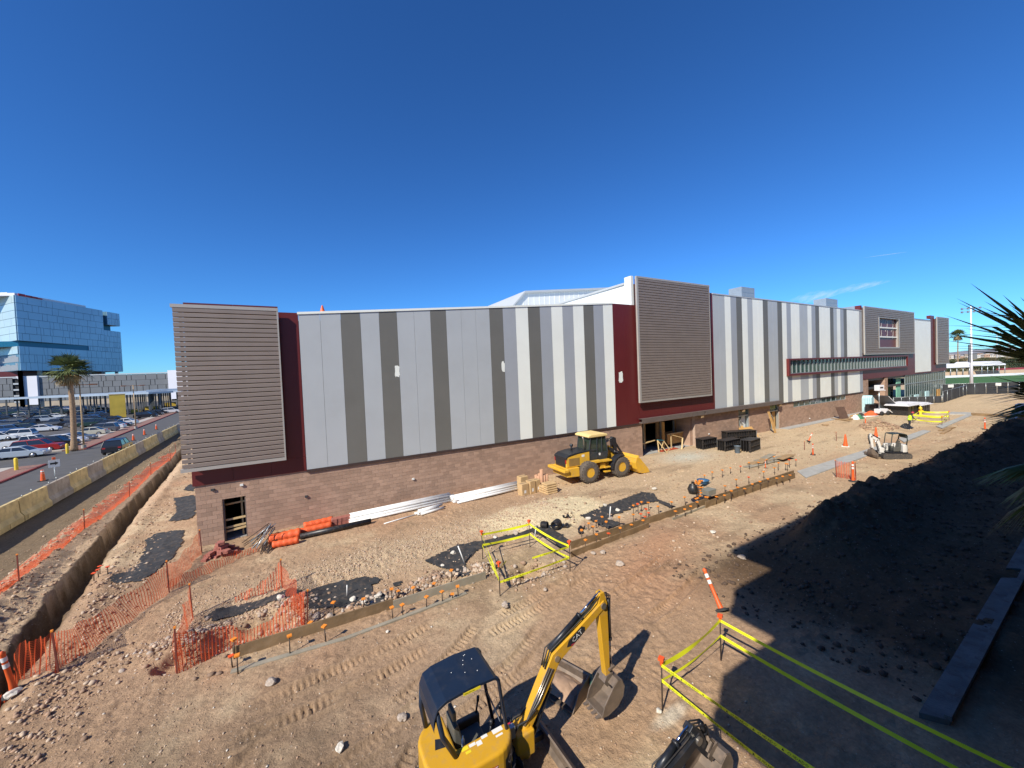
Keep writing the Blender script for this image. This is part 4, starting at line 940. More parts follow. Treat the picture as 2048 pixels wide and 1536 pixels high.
p = G(1943, 773); dep = (p-Vector((0, 0, HC))).dot(Vector(CF)); Hm = DP(1941, 612, dep).z
mast(p, Hm, 'tall white stadium light mast beside the green field', 2, 1.55, 'stadium light masts', 4, True)
for (px, pyt, dep, w) in ((1994, 665, 420, 3.0), (2000, 678, 700, 2.6), (2018, 679, 720, 2.4), (2046, 686, 500, 2.4)):
    base = DP(px, 706, dep); top = DP(px, pyt, dep).z; mast((base.x, base.y, 0), top, f'distant stadium light mast on the horizon at the right, {dict([(1994, "tallest"), (2000, "short thin"), (2018, "thin, second from right"), (2046, "cut by right edge")])[px]}', 1, w, 'stadium light masts', 5)
base = DP(1916, 712, 260); palm('palm_tree', 'slim fan palm on the horizon left of the light mast', (base.x, base.y, 0), DP(1916, 668, 260).z-1.0, 5.2, 8, 40, .35)
# trees: many small leaf clumps round limbs
def tree(label, loc, H, R, seed, m, group=None, n=420, ls=None):
    rr = random.Random(seed); t = thing('tree', label, 'tree', loc, rr.uniform(0, 6), group)
    b = MB(); b.tube([(0, 0, -.3), (.1, 0, H*.25), (0, .1, H*.5)], [H*.035, H*.028, H*.02], 7)
    lobes = []
    for k in range(9):
        a = rr.uniform(0, 6.28); e = rr.uniform(.2, 1.3); q = Vector((math.cos(a)*math.cos(e)*R*.62, math.sin(a)*math.cos(e)*R*.62, H*.52+math.sin(e)*H*.3)); lobes.append((q, R*rr.uniform(.35, .55))); b.tube([(0, 0, H*.3), q], [H*.018, H*.006], 5)
    b.build('trunk', M_trunk, t)
    b = MB(); ls = ls or R*.13
    for k in range(n):
        q, r = rr.choice(lobes); v = Vector((rr.gauss(0, 1), rr.gauss(0, 1), rr.gauss(0, .8))).normalized()*r*rr.uniform(.6, 1.08)
        c = q+v; nrm_ = (v.normalized()+Vector((rr.gauss(0, .5), rr.gauss(0, .5), rr.gauss(0, .5)))).normalized(); u = nrm_.orthogonal().normalized(); w = nrm_.cross(u); s = ls*rr.uniform(.6, 1.5)
        b.add([c+u*s, c+w*s*.7, c-u*s*.9, c-w*s*.8], [(0, 1, 2, 3)])
    b.build('crown', m, t, norm=False)
    return t
M_t1 = mat('tree_leaf_dark', (.035, .055, .022), .8, 0, .4, .4); M_t2 = mat('tree_leaf_olive', (.085, .095, .04), .8, 0, .4, .4); M_t3 = mat('dry_brush', (.17, .14, .075), .9, 0, .3, .3)
tp = {}
rr = random.Random(21)
TL = {'a': 'dark green tree', 'b': 'olive green tree', 'c': 'dry tan brush'}
def place_tree(k, px, pyb, h, label):
    p = G(px, pyb)
    if k not in tp: tp[k] = tree(label, p, 1.0, .62, ord(k), {'a': M_t1, 'b': M_t2, 'c': M_t3}[k], 'trees beyond the field', 520, .05); tp[k].scale = (h,)*3; return
    o = dup(tp[k], p, rr.uniform(0, 6), label, 'trees beyond the field'); s = rr.uniform(.9, 1.15); o.scale = (h*s*1.25, h*s*1.25, h*s)
i = 0
for (pyb, py0, hpx) in ((748, 1886, 13), (742, 1890, 14), (734, 1888, 12), (728, 1892, 9)):
    px = py0
    while px < 2075:
        pb = pyb-(px-1889)*.035; dist = F_*HC/(pb-(709.9-(px-1950)*.038)); h = hpx*rr.uniform(.7, 1.15)*dist/F_
        k = rr.choice('aab') if pyb > 730 else rr.choice('bcc'); place_tree(k, px, pb, h, f'{TL[k]} in the belt of trees beyond the field'); px += rr.uniform(8, 15); i += 1
M_brush = mat('dry_hillside', (.34, .25, .12), .9, 0, .25, .02)
pp = [G(1860, 725), G(2120, 716), G(2120, 713.5), G(1860, 719)]; sheet('dry_field', [(p.x, p.y) for p in pp], .3, M_brush)
# far town: low blocks, each its own thing
townm = [mat('town_wall_'+str(i), c, .9, 0, .05, .05) for i, c in enumerate([(.55, .52, .48), (.42, .36, .30), (.62, .60, .58), (.30, .27, .26), (.45, .30, .22)])]
M_win = M_slot; px = 1884; k = 0
for (py, x0p, stp) in ((718, 1888, 9), (714.5, 1892, 8)):
    px = x0p
    while px < 2060:
        yh = 709.9-(px-1950)*.038; yb = max(yh+3.4, py-(px-1889)*.04); g = G(px, yb); dist = F_*HC/(yb-yh); w = rr.uniform(5, 11)*dist/F_; h = rr.uniform(3, 7.5)*dist/F_
        lb = f'low {["pale", "tan", "white", "grey", "brown"][k % 5]} building in the far town under the mountains'
        t = thing('town_building', lb, 'building', (g.x, g.y, 0), rr.uniform(-1.2, -.9), 'buildings of the far town')
        b = MB(); b.box(-w/2, w/2, 0, w*.6, 0, h); b.build('wall', townm[k % 5], t); b = MB(); b.box(-w/2-.3, w/2+.3, -.3, w*.6+.3, h, h+.06*h); b.build('roof', townm[(k+2) % 5], t)
        b = MB(); nn = 4
        for j in range(nn): b.box(-w/2+w*(j+.25)/nn, -w/2+w*(j+.7)/nn, -.12, -.02, h*.35, h*.75)
        b.build('window', M_win, t); px += rr.uniform(.8, 1.5)*stp; k += 1
# mountains
M_mt = mat('mountain_rock', (.20, .20, .22), .95, 0, .1, .0006)
mv = MB()
def mtn(u, v):
    az_ = math.radians(66+u*34); r = 13500+v*2500; prof = (.55+.9*float(vn(u*7, .3, 1, 71)+.5)*.5+.35*float(vn(u*23, .3, 1, 72))+.18*float(vn(u*60, .3, 1, 73)))
    return (math.sin(az_)*r, math.cos(az_)*r, -10+max(0, prof)*math.sin(min(1, v*2)*math.pi/2)*330*(.6+.4*u)*(1 if v < .9 else .5))
mv.grid(mtn, 160, 10); o = mv.build('mountains', M_mt, norm=False); o['kind'] = 'structure'
# ------------------------------------------------------------------ the building the photograph was taken from (behind the camera): it shades the yard
M_cb = mat('campus_wall', (.16, .13, .11), .9, 0, .1, .5)
cb = thing('campus_building', 'tall campus building with open walkways that shades the right of the yard', 'building', (-2.4, -2.2, 0))
def cbx(name, x0, x1, y0, y1, z0, z1, m): b = MB(); b.box(x0, x1, y0, y1, z0, z1); b.build(name, m, cb, world=True)
cbx('wall', -2.3, 120, -16, -2.2, 0, 18.3, M_cb)
for z in (6.2, 10.6, 14.5): cbx('walkway_slab', -3.3, 120, -2.19, -.35, z, z+.35, M_cb)
cbx('roof_slab', -3.4, 120, -16, -.13, 18.4, 18.8, M_cb)
def railm():
    m = bpy.data.materials.new('perforated_rail'); m.use_nodes = True; n = m.node_tree.nodes; L = m.node_tree.links; b = n['Principled BSDF']; b.inputs['Base Color'].default_value = (.1, .1, .1, 1)
    tr = n.new('ShaderNodeBsdfTransparent'); mx = n.new('ShaderNodeMixShader'); ge = n.new('ShaderNodeNewGeometry'); v = n.new('ShaderNodeTexVoronoi'); v.inputs['Scale'].default_value = 14; v.inputs['Randomness'].default_value = 0
    L.new(ge.outputs['Position'], v.inputs[0]); c = n.new('ShaderNodeMath'); c.operation = 'LESS_THAN'; c.inputs[1].default_value = .36; L.new(v.outputs['Distance'], c.inputs[0])
    L.new(c.outputs[0], mx.inputs[0]); L.new(b.outputs[0], mx.inputs[1]); L.new(tr.outputs[0], mx.inputs[2]); L.new(mx.outputs[0], n['Material Output'].inputs[0]); return m
M_rail = railm()
for z in (10.95, 14.85): cbx('rail_panel', -3.25, 60, -.42, -.40, z+.05, z+1.05, M_rail); cbx('rail_panel', -3.27, -3.25, -2.1, -.43, z+.05, z+1.05, M_rail)
for z in (10.95, 14.85): cbx('corner_post', -2.7, -2.3, -2.19, -1.8, z, z+3.45, M_cb)
from mathutils import noise as mnoise
# ------------------------------------------------------------------ things on the site
def at(px, py, dz=0.0):
    """the spot on the ground seen at this pixel (ground relief included)"""
    z = 0.0
    for _ in range(5): p = G(px, py, z); z = .5*z+.5*hz(p.x, p.y) if _ < 4 else z
    return Vector((p.x, p.y, hz(p.x, p.y)+dz))
def gz(x, y, dz=0.0): return Vector((x, y, hz(x, y)+dz))
M_cap = mat('orange_cap', (.80, .26, .03), .5, 0, .1, 3); M_redcap = mat('red_orange_cap', (.80, .10, .02), .5, 0, .1, 3); M_stk = mat('rusty_steel', (.07, .05, .04), .7, .4, .3, 6)
M_fab = mat('black_geotextile', (.030, .031, .033), .85, 0, .35, 2.5, .5, 18, .55, (.17, .12, .085)); M_pvc = mat('white_pvc', (.74, .74, .72), .4, 0, .05, 2, dirt=.3, dcol=(.45, .36, .28)); M_blackp = mat('black_plastic', (.018, .018, .020), .4, 0, .2, 3, dirt=.35, dcol=(.18, .13, .09))
M_form = mat('form_board_brown', (.20, .13, .065), .85, 0, .28, 1.6, .4, 20, .5, (.30, .21, .13)); M_formg = mat('form_board_grey', (.28, .25, .19), .85, 0, .2, 1.6, .4, 20, .6, (.34, .25, .17))
M_rock = mat('field_rock', (.40, .33, .27), .9, 0, .25, 4, .6, 14); M_rockw = mat('pale_rock', (.60, .55, .47), .9, 0, .15, 4, .5, 14); M_brick = mat('red_paver', (.34, .12, .09), .9, 0, .2, 6, .4, 25, .4, (.30, .20, .15))
def rock_mesh(seed, m):
    import bmesh
    bm = bmesh.new(); bmesh.ops.create_icosphere(bm, subdivisions=2, radius=1); rr = random.Random(seed)
    o = Vector((rr.uniform(0, 9), rr.uniform(0, 9), rr.uniform(0, 9)))
    from mathutils import noise
    for v in bm.verts: v.co *= .75+.5*noise.noise(v.co*.9+o)+.12*noise.noise(v.co*2.6+o); v.co.z *= .7
    me = bpy.data.meshes.new('rock'); bm.to_mesh(me); bm.free(); me.materials.append(m); return me
RK = [rock_mesh(s, M_rock if s % 2 else M_rockw) for s in range(6)]
def rock(px, py, w, label, k=0):
    p = at(px, py); o = put('rock', RK[k], loc=p+Vector((0, 0, w*.22))); o.scale = (w*.5, w*.4, w*.42); o.rotation_euler = (0, 0, px); tag(o, label, 'rock', 'rocks lying on the dirt')
for px, py, w, k, lb in [(561, 1200, .42, 0, 'pale rounded rock on the black fabric inside the orange fence'), (706, 1202, .35, 2, 'white rock on the black fabric beside the white stub pipe'), (633, 1236, .36, 1, 'brown grey rock beside the fence post by the form board'),
    (660, 1236, .32, 3, 'dark rock just left of the form board end'), (543, 1368, .36, 1, 'lone round rock in the tyre tracks'), (728, 1208, .3, 4, 'white rock on the crumpled fabric edge'), (757, 1196, .34, 0, 'pale rock at the right tip of the crumpled fabric'),
    (906, 1108, .32, 2, 'pale rock on the fabric left of the leaning white pipe'), (885, 1133, .22, 0, 'small flat rock on the fabric near its left tip'), (931, 1144, .35, 5, 'brown rock at the lower edge of the fabric'),
    (1032, 1069, .42, 5, 'tan rock on the fabric inside the yellow tape square'), (991, 1077, .3, 2, 'pale stone on the fabric by the yellow tape'), (1177, 1040, .4, 0, 'pale rock at the corner of the far fabric sheet'), (1236, 1023, .4, 2, 'white rock on the far fabric sheet'),
    (1210, 1013, .4, 4, 'long white stone on the far fabric sheet'), (1222, 1040, .4, 5, 'tan rock beside the standing white pipe'), (1309, 980, .42, 0, 'pale rock right of the far fabric sheet'), (1187, 1109, .28, 1, 'small brown rock left of the red dirt hump'),
    (1205, 1108, .34, 3, 'brown rock beside the red dirt hump'), (1240, 1131, .45, 1, 'dark flat rock near the red dirt hump'), (1091, 1181, .25, 5, 'small brown rock below the yellow tape square'), (1010, 1214, .35, 1, 'brown lump above the yellow digger'),
    (26, 1394, .4, 0, 'pale rock at the foot of the orange delineator'), (680, 1500, .3, 4, 'pale stone near the bottom edge left of the yellow digger'), (806, 1440, .34, 3, 'brown rock left of the digger canopy'), (775, 1265, .16, 2, 'small pale stone above the tyre tracks'),
    (935, 1326, .26, 5, 'flat greenish stone behind the digger canopy'), (1485, 1118, .4, 5, 'pale boulder at the edge of the big shadow'), (1426, 1067, .35, 0, 'pale rock near the tip of the big shadow'), (1318, 1425, .2, 2, 'white stone below the caution tape post')]:
    rock(px, py, w, lb, k)
# loose stones and clods: nobody could count them
ICO = None
def scatter(name, n, fn, smin, smax, mats, seed, pw=2.2):
    rr = random.Random(seed); P = []
    while len(P) < n:
        p = fn(rr)
        if p: P.append(p)
    rg = np.random.default_rng(seed); X = np.array([p[0] for p in P]); Y = np.array([p[1] for p in P]); Z = hfun(X, Y)
    g = (1+5**.5)/2; V = np.array([(-1, g, 0), (1, g, 0), (-1, -g, 0), (1, -g, 0), (0, -1, g), (0, 1, g), (0, -1, -g), (0, 1, -g), (g, 0, -1), (g, 0, 1), (-g, 0, -1), (-g, 0, 1)])/1.9
    Fc = np.array([(0, 11, 5), (0, 5, 1), (0, 1, 7), (0, 7, 10), (0, 10, 11), (1, 5, 9), (5, 11, 4), (11, 10, 2), (10, 7, 6), (7, 1, 8), (3, 9, 4), (3, 4, 2), (3, 2, 6), (3, 6, 8), (3, 8, 9), (4, 9, 5), (2, 4, 11), (6, 2, 10), (8, 6, 7), (9, 8, 1)])
    s = smin*(smax/smin)**(rg.random(n)**pw); a = rg.uniform(0, 6.28, n); e = rg.uniform(.6, 1, n); fl = rg.uniform(.45, .85, n)
    W_ = V[None]*rg.uniform(.72, 1.2, (n, 12, 1)); x = W_[..., 0]*s[:, None]; y = W_[..., 1]*(s*e)[:, None]; z = W_[..., 2]*(s*fl)[:, None]
    c, si = np.cos(a)[:, None], np.sin(a)[:, None]; co = np.stack([X[:, None]+x*c-y*si, Y[:, None]+x*si+y*c, Z[:, None]+z+(s*fl*.35)[:, None]], -1).reshape(-1, 3)
    fa = (Fc[None]+(np.arange(n)*12)[:, None, None]).reshape(-1); nf = n*20
    me = bpy.data.meshes.new(name); me.vertices.add(n*12); me.vertices.foreach_set('co', co.reshape(-1).astype(np.float32)); me.loops.add(nf*3); me.loops.foreach_set('vertex_index', fa.astype(np.int32)); me.polygons.add(nf)
    me.polygons.foreach_set('loop_start', (np.arange(nf)*3).astype(np.int32)); me.polygons.foreach_set('loop_total', np.full(nf, 3, np.int32))
    for m in mats: me.materials.append(m)
    me.polygons.foreach_set('material_index', np.repeat(rg.integers(0, len(mats), n), 20).astype(np.int32)); me.update()
    o = put(name, me); o['kind'] = 'stuff'; return o
M_cl1 = mat('dirt_clod', (.36, .235, .155), .95, 0, .2, 4); M_cl2 = mat('dark_clod', (.25, .165, .11), .95, 0, .2, 4); M_cl4 = mat('shade_dark_clod', (.085, .055, .038), .95, 0, .2, 4); M_cl3 = mat('gravel_stone', (.48, .37, .27), .95, 0, .2, 4)  # M_cl4: clod colour darkened to paint in the shade on the berm
def near_fn(rr):
    px, py = rr.uniform(-20, 1500), rr.uniform(1090, 1560); p = G(px, py); 
    if p.y > 23.6 and p.x > -5: return None
    if .8*mnoise.noise(Vector((p.x*.5, p.y*.5, 3)))+.4*mnoise.noise(Vector((p.x*1.8, p.y*1.8, 7))) < rr.uniform(-.4, .35): return None
    return (p.x, p.y)
scatter('loose_stones', 4200, near_fn, .008, .04, [M_cl1, M_cl1, M_cl2, M_cl1, M_cl1, M_cl2, M_cl3], 31, 3.0)
scatter('pale_pebbles', 240, near_fn, .012, .045, [M_rockw, M_cl3], 41, 2)
def band_fn(rr):
    x = rr.uniform(-4.5, 12.5); y = 16.9+.10*x+rr.gauss(0, 1.15); return (x, y) if y < 23 else None
scatter('gravel_band', 11000, band_fn, .015, .05, [M_cl3, M_cl1, M_cl3, M_cl1], 32)
def spoil_fn(rr):
    t_ = rr.uniform(0, 1)**1.4; i = int(t_*4.999); (ax, ay), (bx2, by2) = TRENCH[i], TRENCH[i+1]; f = rr.random(); x = ax+(bx2-ax)*f; y = ay+(by2-ay)*f
    o = -abs(rr.gauss(1.7, .8)) if rr.random() < .65 else abs(rr.gauss(1.0, .5))+.55
    return (x+o, y) if abs(o) > .6 else None
scatter('spoil_clods', 9000, spoil_fn, .015, .09, [M_cl1, M_cl2, M_cl3, M_cl1], 33)
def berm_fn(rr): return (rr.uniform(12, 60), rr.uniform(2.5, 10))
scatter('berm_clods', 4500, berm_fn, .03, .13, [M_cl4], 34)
def yard_fn(rr): x = 12+rr.random()**1.6*60; y = rr.uniform(10, 23); return (x, y) if not(12.6 < y < 14.4) else None
scatter('yard_stones', 3500, yard_fn, .02, .10, [M_cl3, M_cl1, M_cl2], 35)
def heap_fn(rr): a = rr.uniform(0, 6.28); r = rr.random()**.5; return (56.5+3.4*r*math.cos(a), 16.6+1.4*r*math.sin(a))
scatter('heap_clods', 500, heap_fn, .05, .22, [M_cl1, M_cl2], 36)
def pit_fn(rr): c = rr.choice([(-.6, 15.3, .9, .6), (6.0, 13.9, .5, .4), (2.0, 14.1, 1.1, .4), (4.2, 14.3, .9, .4), (-3.6, 15.2, 1, .45), (-1.7, 14.6, 1.6, .9), (7.6, 12.7, 1, .6)]); return (rr.gauss(c[0], c[2]*.6), rr.gauss(c[1], c[3]*.6))
scatter('pit_clods', 3000, pit_fn, .025, .12, [M_cl1, M_cl2, M_cl3, M_rock], 37)
# black fabric sheets lying over the dirt
def inpoly(x, y, P):
    c = False; j = len(P)-1
    for i in range(len(P)):
        if (P[i][1] > y) != (P[j][1] > y) and x < (P[j][0]-P[i][0])*(y-P[i][1])/(P[j][1]-P[i][1])+P[i][0]: c = not c
        j = i
    return c
def fabric(label, pix, seed, step=.085, amp=.085, name='geotextile_sheet', m=None):
    P = [(lambda p: (p.x, p.y))(at(*q)) for q in pix]; xs = [p[0] for p in P]; ys_ = [p[1] for p in P]; x0, y0 = min(xs), min(ys_)
    if max(xs)-x0 > 12: step *= 1.5
    nx = int((max(xs)-x0)/step)+2; ny = int((max(ys_)-y0)/step)+2
    X, Y = np.meshgrid(x0+np.arange(nx)*step, y0+np.arange(ny)*step)
    jx = .7*step*vn(X, Y, 4, seed)+.05*vn(X, Y, 9, seed+2); Z = hfun(X, Y)
    Zs = Z.copy()
    for _ in range(2): Zs[1:-1, 1:-1] = (Zs[1:-1, 1:-1]+Zs[:-2, 1:-1]+Zs[2:, 1:-1]+Zs[1:-1, :-2]+Zs[1:-1, 2:])/5
    w = np.abs(vn(X+.4*Y, Y*.5, 2.2, seed+4))*.8+np.abs(vn(X, Y, 5, seed+5))*.6+.3*vn(X, Y, 9, seed+6)
    Zf = np.maximum(Z, Zs)+.018+amp*np.clip(w, 0, 1)
    XX_ = X+.12*vn(X, Y, 3, seed+8); YY_ = Y+.12*vn(X, Y, 3, seed+9)
    ok = np.array([[inpoly(XX_[j, i], YY_[j, i], P) for i in range(nx)] for j in range(ny)])
    b = MB(); idx = {}
    c0 = Vector((sum(xs)/len(xs), sum(ys_)/len(ys_), 0)); c0.z = hz(c0.x, c0.y)
    def vid(j, i):
        if (j, i) not in idx: idx[(j, i)] = len(b.v); b.v.append((X[j, i]+jx[j, i]-c0.x, Y[j, i]-c0.y, Zf[j, i]-c0.z))
        return idx[(j, i)]
    for j in range(ny-1):
        for i in range(nx-1):
            if ok[j, i] and ok[j+1, i+1] and ok[j, i+1] and ok[j+1, i]: b.f.append((vid(j, i), vid(j, i+1), vid(j+1, i+1), vid(j+1, i))); b.mi.append(0); b.sm.append(True)
    o = b.build(name, m or M_fab, norm=False, loc=c0); tag(o, label, 'fabric sheet', 'black fabric sheets on the dirt'); return o
fabric('long black fabric sheet running under the yellow tape square', [(846, 1122), (878, 1107), (915, 1090), (962, 1082), (1032, 1066), (1083, 1052), (1110, 1060), (1138, 1078), (1146, 1092), (1120, 1098), (1100, 1082), (1062, 1066), (1040, 1076), (990, 1092), (960, 1100), (948, 1112), (931, 1128), (945, 1150), (915, 1158), (898, 1142), (872, 1136)], 101)
fabric('crumpled black fabric sheet between the orange fence and the form board', [(606, 1188), (640, 1172), (700, 1160), (740, 1152), (765, 1158), (760, 1168), (744, 1172), (752, 1188), (776, 1198), (772, 1218), (740, 1222), (700, 1216), (660, 1220), (618, 1222)], 102, amp=.09)
fabric('narrow black fabric strip inside the orange fence', [(403, 1240), (440, 1216), (520, 1200), (590, 1174), (604, 1182), (596, 1196), (540, 1208), (468, 1236), (420, 1248)], 103)
fabric('black fabric sheet beyond the form boards near the wheel loader', [(1158, 1033), (1205, 1011), (1252, 996), (1283, 984), (1307, 986), (1318, 1000), (1353, 1013), (1340, 1018), (1312, 1006), (1295, 1008), (1275, 1016), (1228, 1032), (1217, 1038), (1250, 1048), (1215, 1059), (1189, 1047)], 104, amp=.07)
fabric('small black fabric scrap at the building corner, farthest of the three', [(364, 981), (379, 968), (392, 972), (388, 984)], 105)
fabric('black fabric sheet beside the building corner, middle of the three', [(345, 997), (387, 990), (398, 1000), (392, 1028), (379, 1040), (332, 1045), (352, 1027), (350, 1015)], 106)
fabric('large black fabric sheet left of the building, nearest of the three', [(215, 1166), (221, 1153), (274, 1129), (289, 1096), (289, 1081), (313, 1066), (371, 1060), (366, 1088), (348, 1115), (313, 1145), (283, 1165)], 107, amp=.06)
fabric('dark flat scrap of sheet between the form boards', [(780, 1168), (805, 1162), (812, 1168), (786, 1178)], 108)
# concrete forms: upright boards with stakes
def board(pa, pb, z0, h, m, label, name='form_board', th=.04, n=1, dz=-.05):
    for k in range(n):
        a = pa.lerp(pb, k/n); c = pa.lerp(pb, (k+1)/n-.002); za, zb = hz(a.x, a.y), hz(c.x, c.y); L = math.hypot(c.x-a.x, c.y-a.y)
        b = MB(); b.prism([(0, dz), (L, dz+zb-za), (L, h+zb-za), (0, h)], -th/2, th/2, 'y')
        o = b.build(name, m if not isinstance(m, list) else m[k % len(m)], loc=Vector((a.x, a.y, za+z0))); o.rotation_euler = (0, 0, math.atan2(c.y-a.y, c.x-a.x))
        tag(o, (label if n == 1 else label+f', {["nearest", "second", "third", "fourth", "fifth", "sixth"][k]} length'), 'form board', 'form boards')
board(at(466, 1317), at(788, 1216), 0, .34, M_form, 'brown upright form board left of the yellow digger')
board(at(787, 1218), at(972, 1158), 0, .30, M_formg, 'grey upright form board ending near the yellow tape square')
board(at(462, 1345), at(690, 1278), .0, .04, M_formg, 'low grey board along the near edge of the form, left part', th=.16)
board(at(690, 1278), at(933, 1187), .0, .04, M_formg, 'low grey board along the near edge of the form, right part', th=.14)
board(at(1142, 1098), at(1588, 950), 0, .34, M_form, 'brown upright board on the far side of the long form', n=5)
board(at(1142, 1115), at(1298, 1055), 0, .26, M_form, 'brown upright board on the near side of the long form', n=2)
board(at(1345, 1040), at(1410, 1015), 0, .10, M_formg, 'low grey board in the gap of the near form line')
board(at(1411, 1016), at(1590, 956), 0, .36, M_form, 'brown board on the near side of the form beyond the gap', n=3)
def stake(px, py, h=.5, lb=None, red=False, p=None):
    p = p or at(px, py)
    if 'st' not in tp:
        t = thing('steel_stake', lb or '', 'stake', p, 0, 'capped steel stakes'); b = MB(); b.tube([(0, 0, -.1), (0, 0, .97)], .014, 5); b.build('rod', M_stk, t)
        b = MB(); b.box(-.05, .05, -.05, .05, .93, 1.0); b.lathe([(.03, .86), (.03, .94)], n=6); b.build('cap', M_cap, t); tp['st'] = t; tp['capw'] = 1
        t.scale = (1.25, 1.25, h); t['label'] = lb; return t
    o = dup(tp['st'], p, random.uniform(0, 1.5), lb, swap={'orange_cap': M_redcap} if red else None); o.scale = (1.25, 1.25, h); o.rotation_euler = (random.uniform(-.06, .06), random.uniform(-.06, .06), random.uniform(0, 1.5)); return o
near_l = 'orange-capped steel stake on the near form by the digger, '
for i, (px, py, h) in enumerate([(476, 1348, .55), (580, 1308, .55), (652, 1285, .55), (786, 1238, .42), (806, 1232, .42), (853, 1216, .42), (885, 1206, .42), (917, 1194, .42)]): stake(px, py, h, near_l+['first', 'second', 'third', 'fourth', 'fifth', 'sixth', 'seventh', 'eighth'][i]+' from its left end')
for i, (px, py, h) in enumerate([(469, 1318, .6), (465, 1335, .35), (622, 1262, .3), (668, 1230, .45), (784, 1200, .42), (796, 1198, .3), (827, 1190, .3), (903, 1165, .5), (869, 1182, .3), (728, 1220, .4), (905, 1198, .2)]): stake(px, py, h, 'orange-capped steel stake behind or at the end of the digger-side form', i in (1,) )
k = 0
for (xa, ya, xb, yb, n, h) in ((1150, 1085, 1590, 938, 17, .55), (1160, 1105, 1300, 1052, 6, .48), (1175, 1062, 1210, 1048, 3, .45), (1262, 1030, 1300, 1018, 4, .55), (1410, 1016, 1590, 962, 12, .6), (1345, 1042, 1405, 1018, 4, .5), (1400, 965, 1560, 925, 9, .55), (1550, 945, 1600, 930, 4, .6)):
    for j in range(n):
        f = (j+.5)/n; stake(xa+(xb-xa)*f+random.uniform(-3, 3), ya+(yb-ya)*f+random.uniform(-2, 2), h*random.uniform(.8, 1.1), 'orange-capped steel stake along the long double form toward the white digger', random.random() < .15); k += 1
for px, py in ((1282, 1040), (1290, 1046), (1297, 1038), (200, 1148), (197, 1155), (188, 1162), (216, 1151)): stake(px, py, .35, 'orange-capped stake in a small cluster, off the form lines', True)
# poured strip beyond the forms
sheet_pts = [at(1592, 945), at(1745, 899), at(1762, 905), at(1612, 962)]
def slab(name, pix, z0, z1, m=M_conc):
    P = [at(*q) for q in pix]; b = MB(); b.prism([(p.x, p.y) for p in P], z0, z1, 'z'); o = b.build(name, m); o['kind'] = 'structure'; return o
slab('concrete_strip', [(1594, 943), (1760, 892), (1778, 897), (1612, 957)], -.2, .07)
slab('concrete_strip', [(1797, 878), (1846, 861), (1862, 863), (1808, 886)], -.2, .08)
slab('concrete_strip', [(1872, 854), (1937, 829), (1945, 831), (1884, 858)], -.2, .09)
slab('concrete_strip', [(1896, 829), (1903, 825), (1941, 826), (1944, 830)], -.2, .11)
M_foot = mat('dirty_footing', (.14, .14, .135), .92, 0, .3, 1.5, .7, 18, .85, (.10, .07, .05))
slab('concrete_footing', [(1838, 1436), (2002, 1166), (2036, 1168), (1900, 1452)], -.3, .13, M_foot)
slab('concrete_footing', [(1888, 1448), (2048, 1138), (2062, 1140), (1904, 1454)], .11, .22, M_foot)
slab('concrete_footing', [(2012, 1140), (2060, 1060), (2100, 1062), (2046, 1142)], -.3, .14, M_foot)
board(at(1942, 831), at(2030, 835), 0, .35, M_form, 'brown board in line with the far concrete strip')
# orange plastic mesh
def net_material():
    m = bpy.data.materials.new('orange_net'); m.use_nodes = True; n = m.node_tree.nodes; L = m.node_tree.links; b = n['Principled BSDF']; b.inputs['Base Color'].default_value = (.80, .13, .04, 1); b.inputs['Roughness'].default_value = .5
    b.inputs['Subsurface Weight'].default_value = 0
    tl = n.new('ShaderNodeBsdfTranslucent'); tl.inputs[0].default_value = (.85, .15, .04, 1); mm = n.new('ShaderNodeMixShader'); mm.inputs[0].default_value = .35; L.new(b.outputs[0], mm.inputs[1]); L.new(tl.outputs[0], mm.inputs[2])
    tr = n.new('ShaderNodeBsdfTransparent'); mx = n.new('ShaderNodeMixShader'); uv = n.new('ShaderNodeUVMap'); uv.uv_map = 'UVMap'; sp = n.new('ShaderNodeSeparateXYZ'); L.new(uv.outputs[0], sp.inputs[0])
    def M(op, a, v):
        x = n.new('ShaderNodeMath'); x.operation = op; L.new(a, x.inputs[0])
        if isinstance(v, float): x.inputs[1].default_value = v
        else: L.new(v, x.inputs[1])
        return x.outputs[0]
    a = M('LESS_THAN', M('FRACT', M('MULTIPLY', sp.outputs[0], 1/.085), 0.0), .24); c = M('LESS_THAN', M('FRACT', M('MULTIPLY', sp.outputs[1], 1/.055), 0.0), .22)
    o = M('MAXIMUM', a, c); L.new(o, mx.inputs[0]); L.new(tr.outputs[0], mx.inputs[1]); L.new(mm.outputs[0], mx.inputs[2]); L.new(mx.outputs[0], n['Material Output'].inputs[0]); return m
M_net = net_material(); M_roll = mat('orange_net_roll', (.78, .12, .03), .55, 0, .2, 14, .8, 40)
def net(label, fn, Lu, Lv, nu, nv, name='mesh_fence', cat='mesh fence'):
    """fn(u,v) -> world point; uv in metres"""
    vs = [Vector(fn(i/nu, j/nv)) for j in range(nv+1) for i in range(nu+1)]; c = sum(vs, Vector())/len(vs)
    me = bpy.data.meshes.new(name); me.from_pydata([tuple(v-c) for v in vs], [], [(j*(nu+1)+i, j*(nu+1)+i+1, (j+1)*(nu+1)+i+1, (j+1)*(nu+1)+i) for j in range(nv) for i in range(nu)])
    uvl = me.uv_layers.new(name='UVMap')
    for p in me.polygons:
        for li in p.loop_indices: vi = me.loops[li].vertex_index; uvl.data[li].uv = ((vi % (nu+1))/nu*Lu, (vi//(nu+1))/nv*Lv)
    me.materials.append(M_net); me.polygons.foreach_set('use_smooth', [True]*len(me.polygons)); o = put(name, me, loc=c); tag(o, label, cat, 'orange mesh fences'); return o
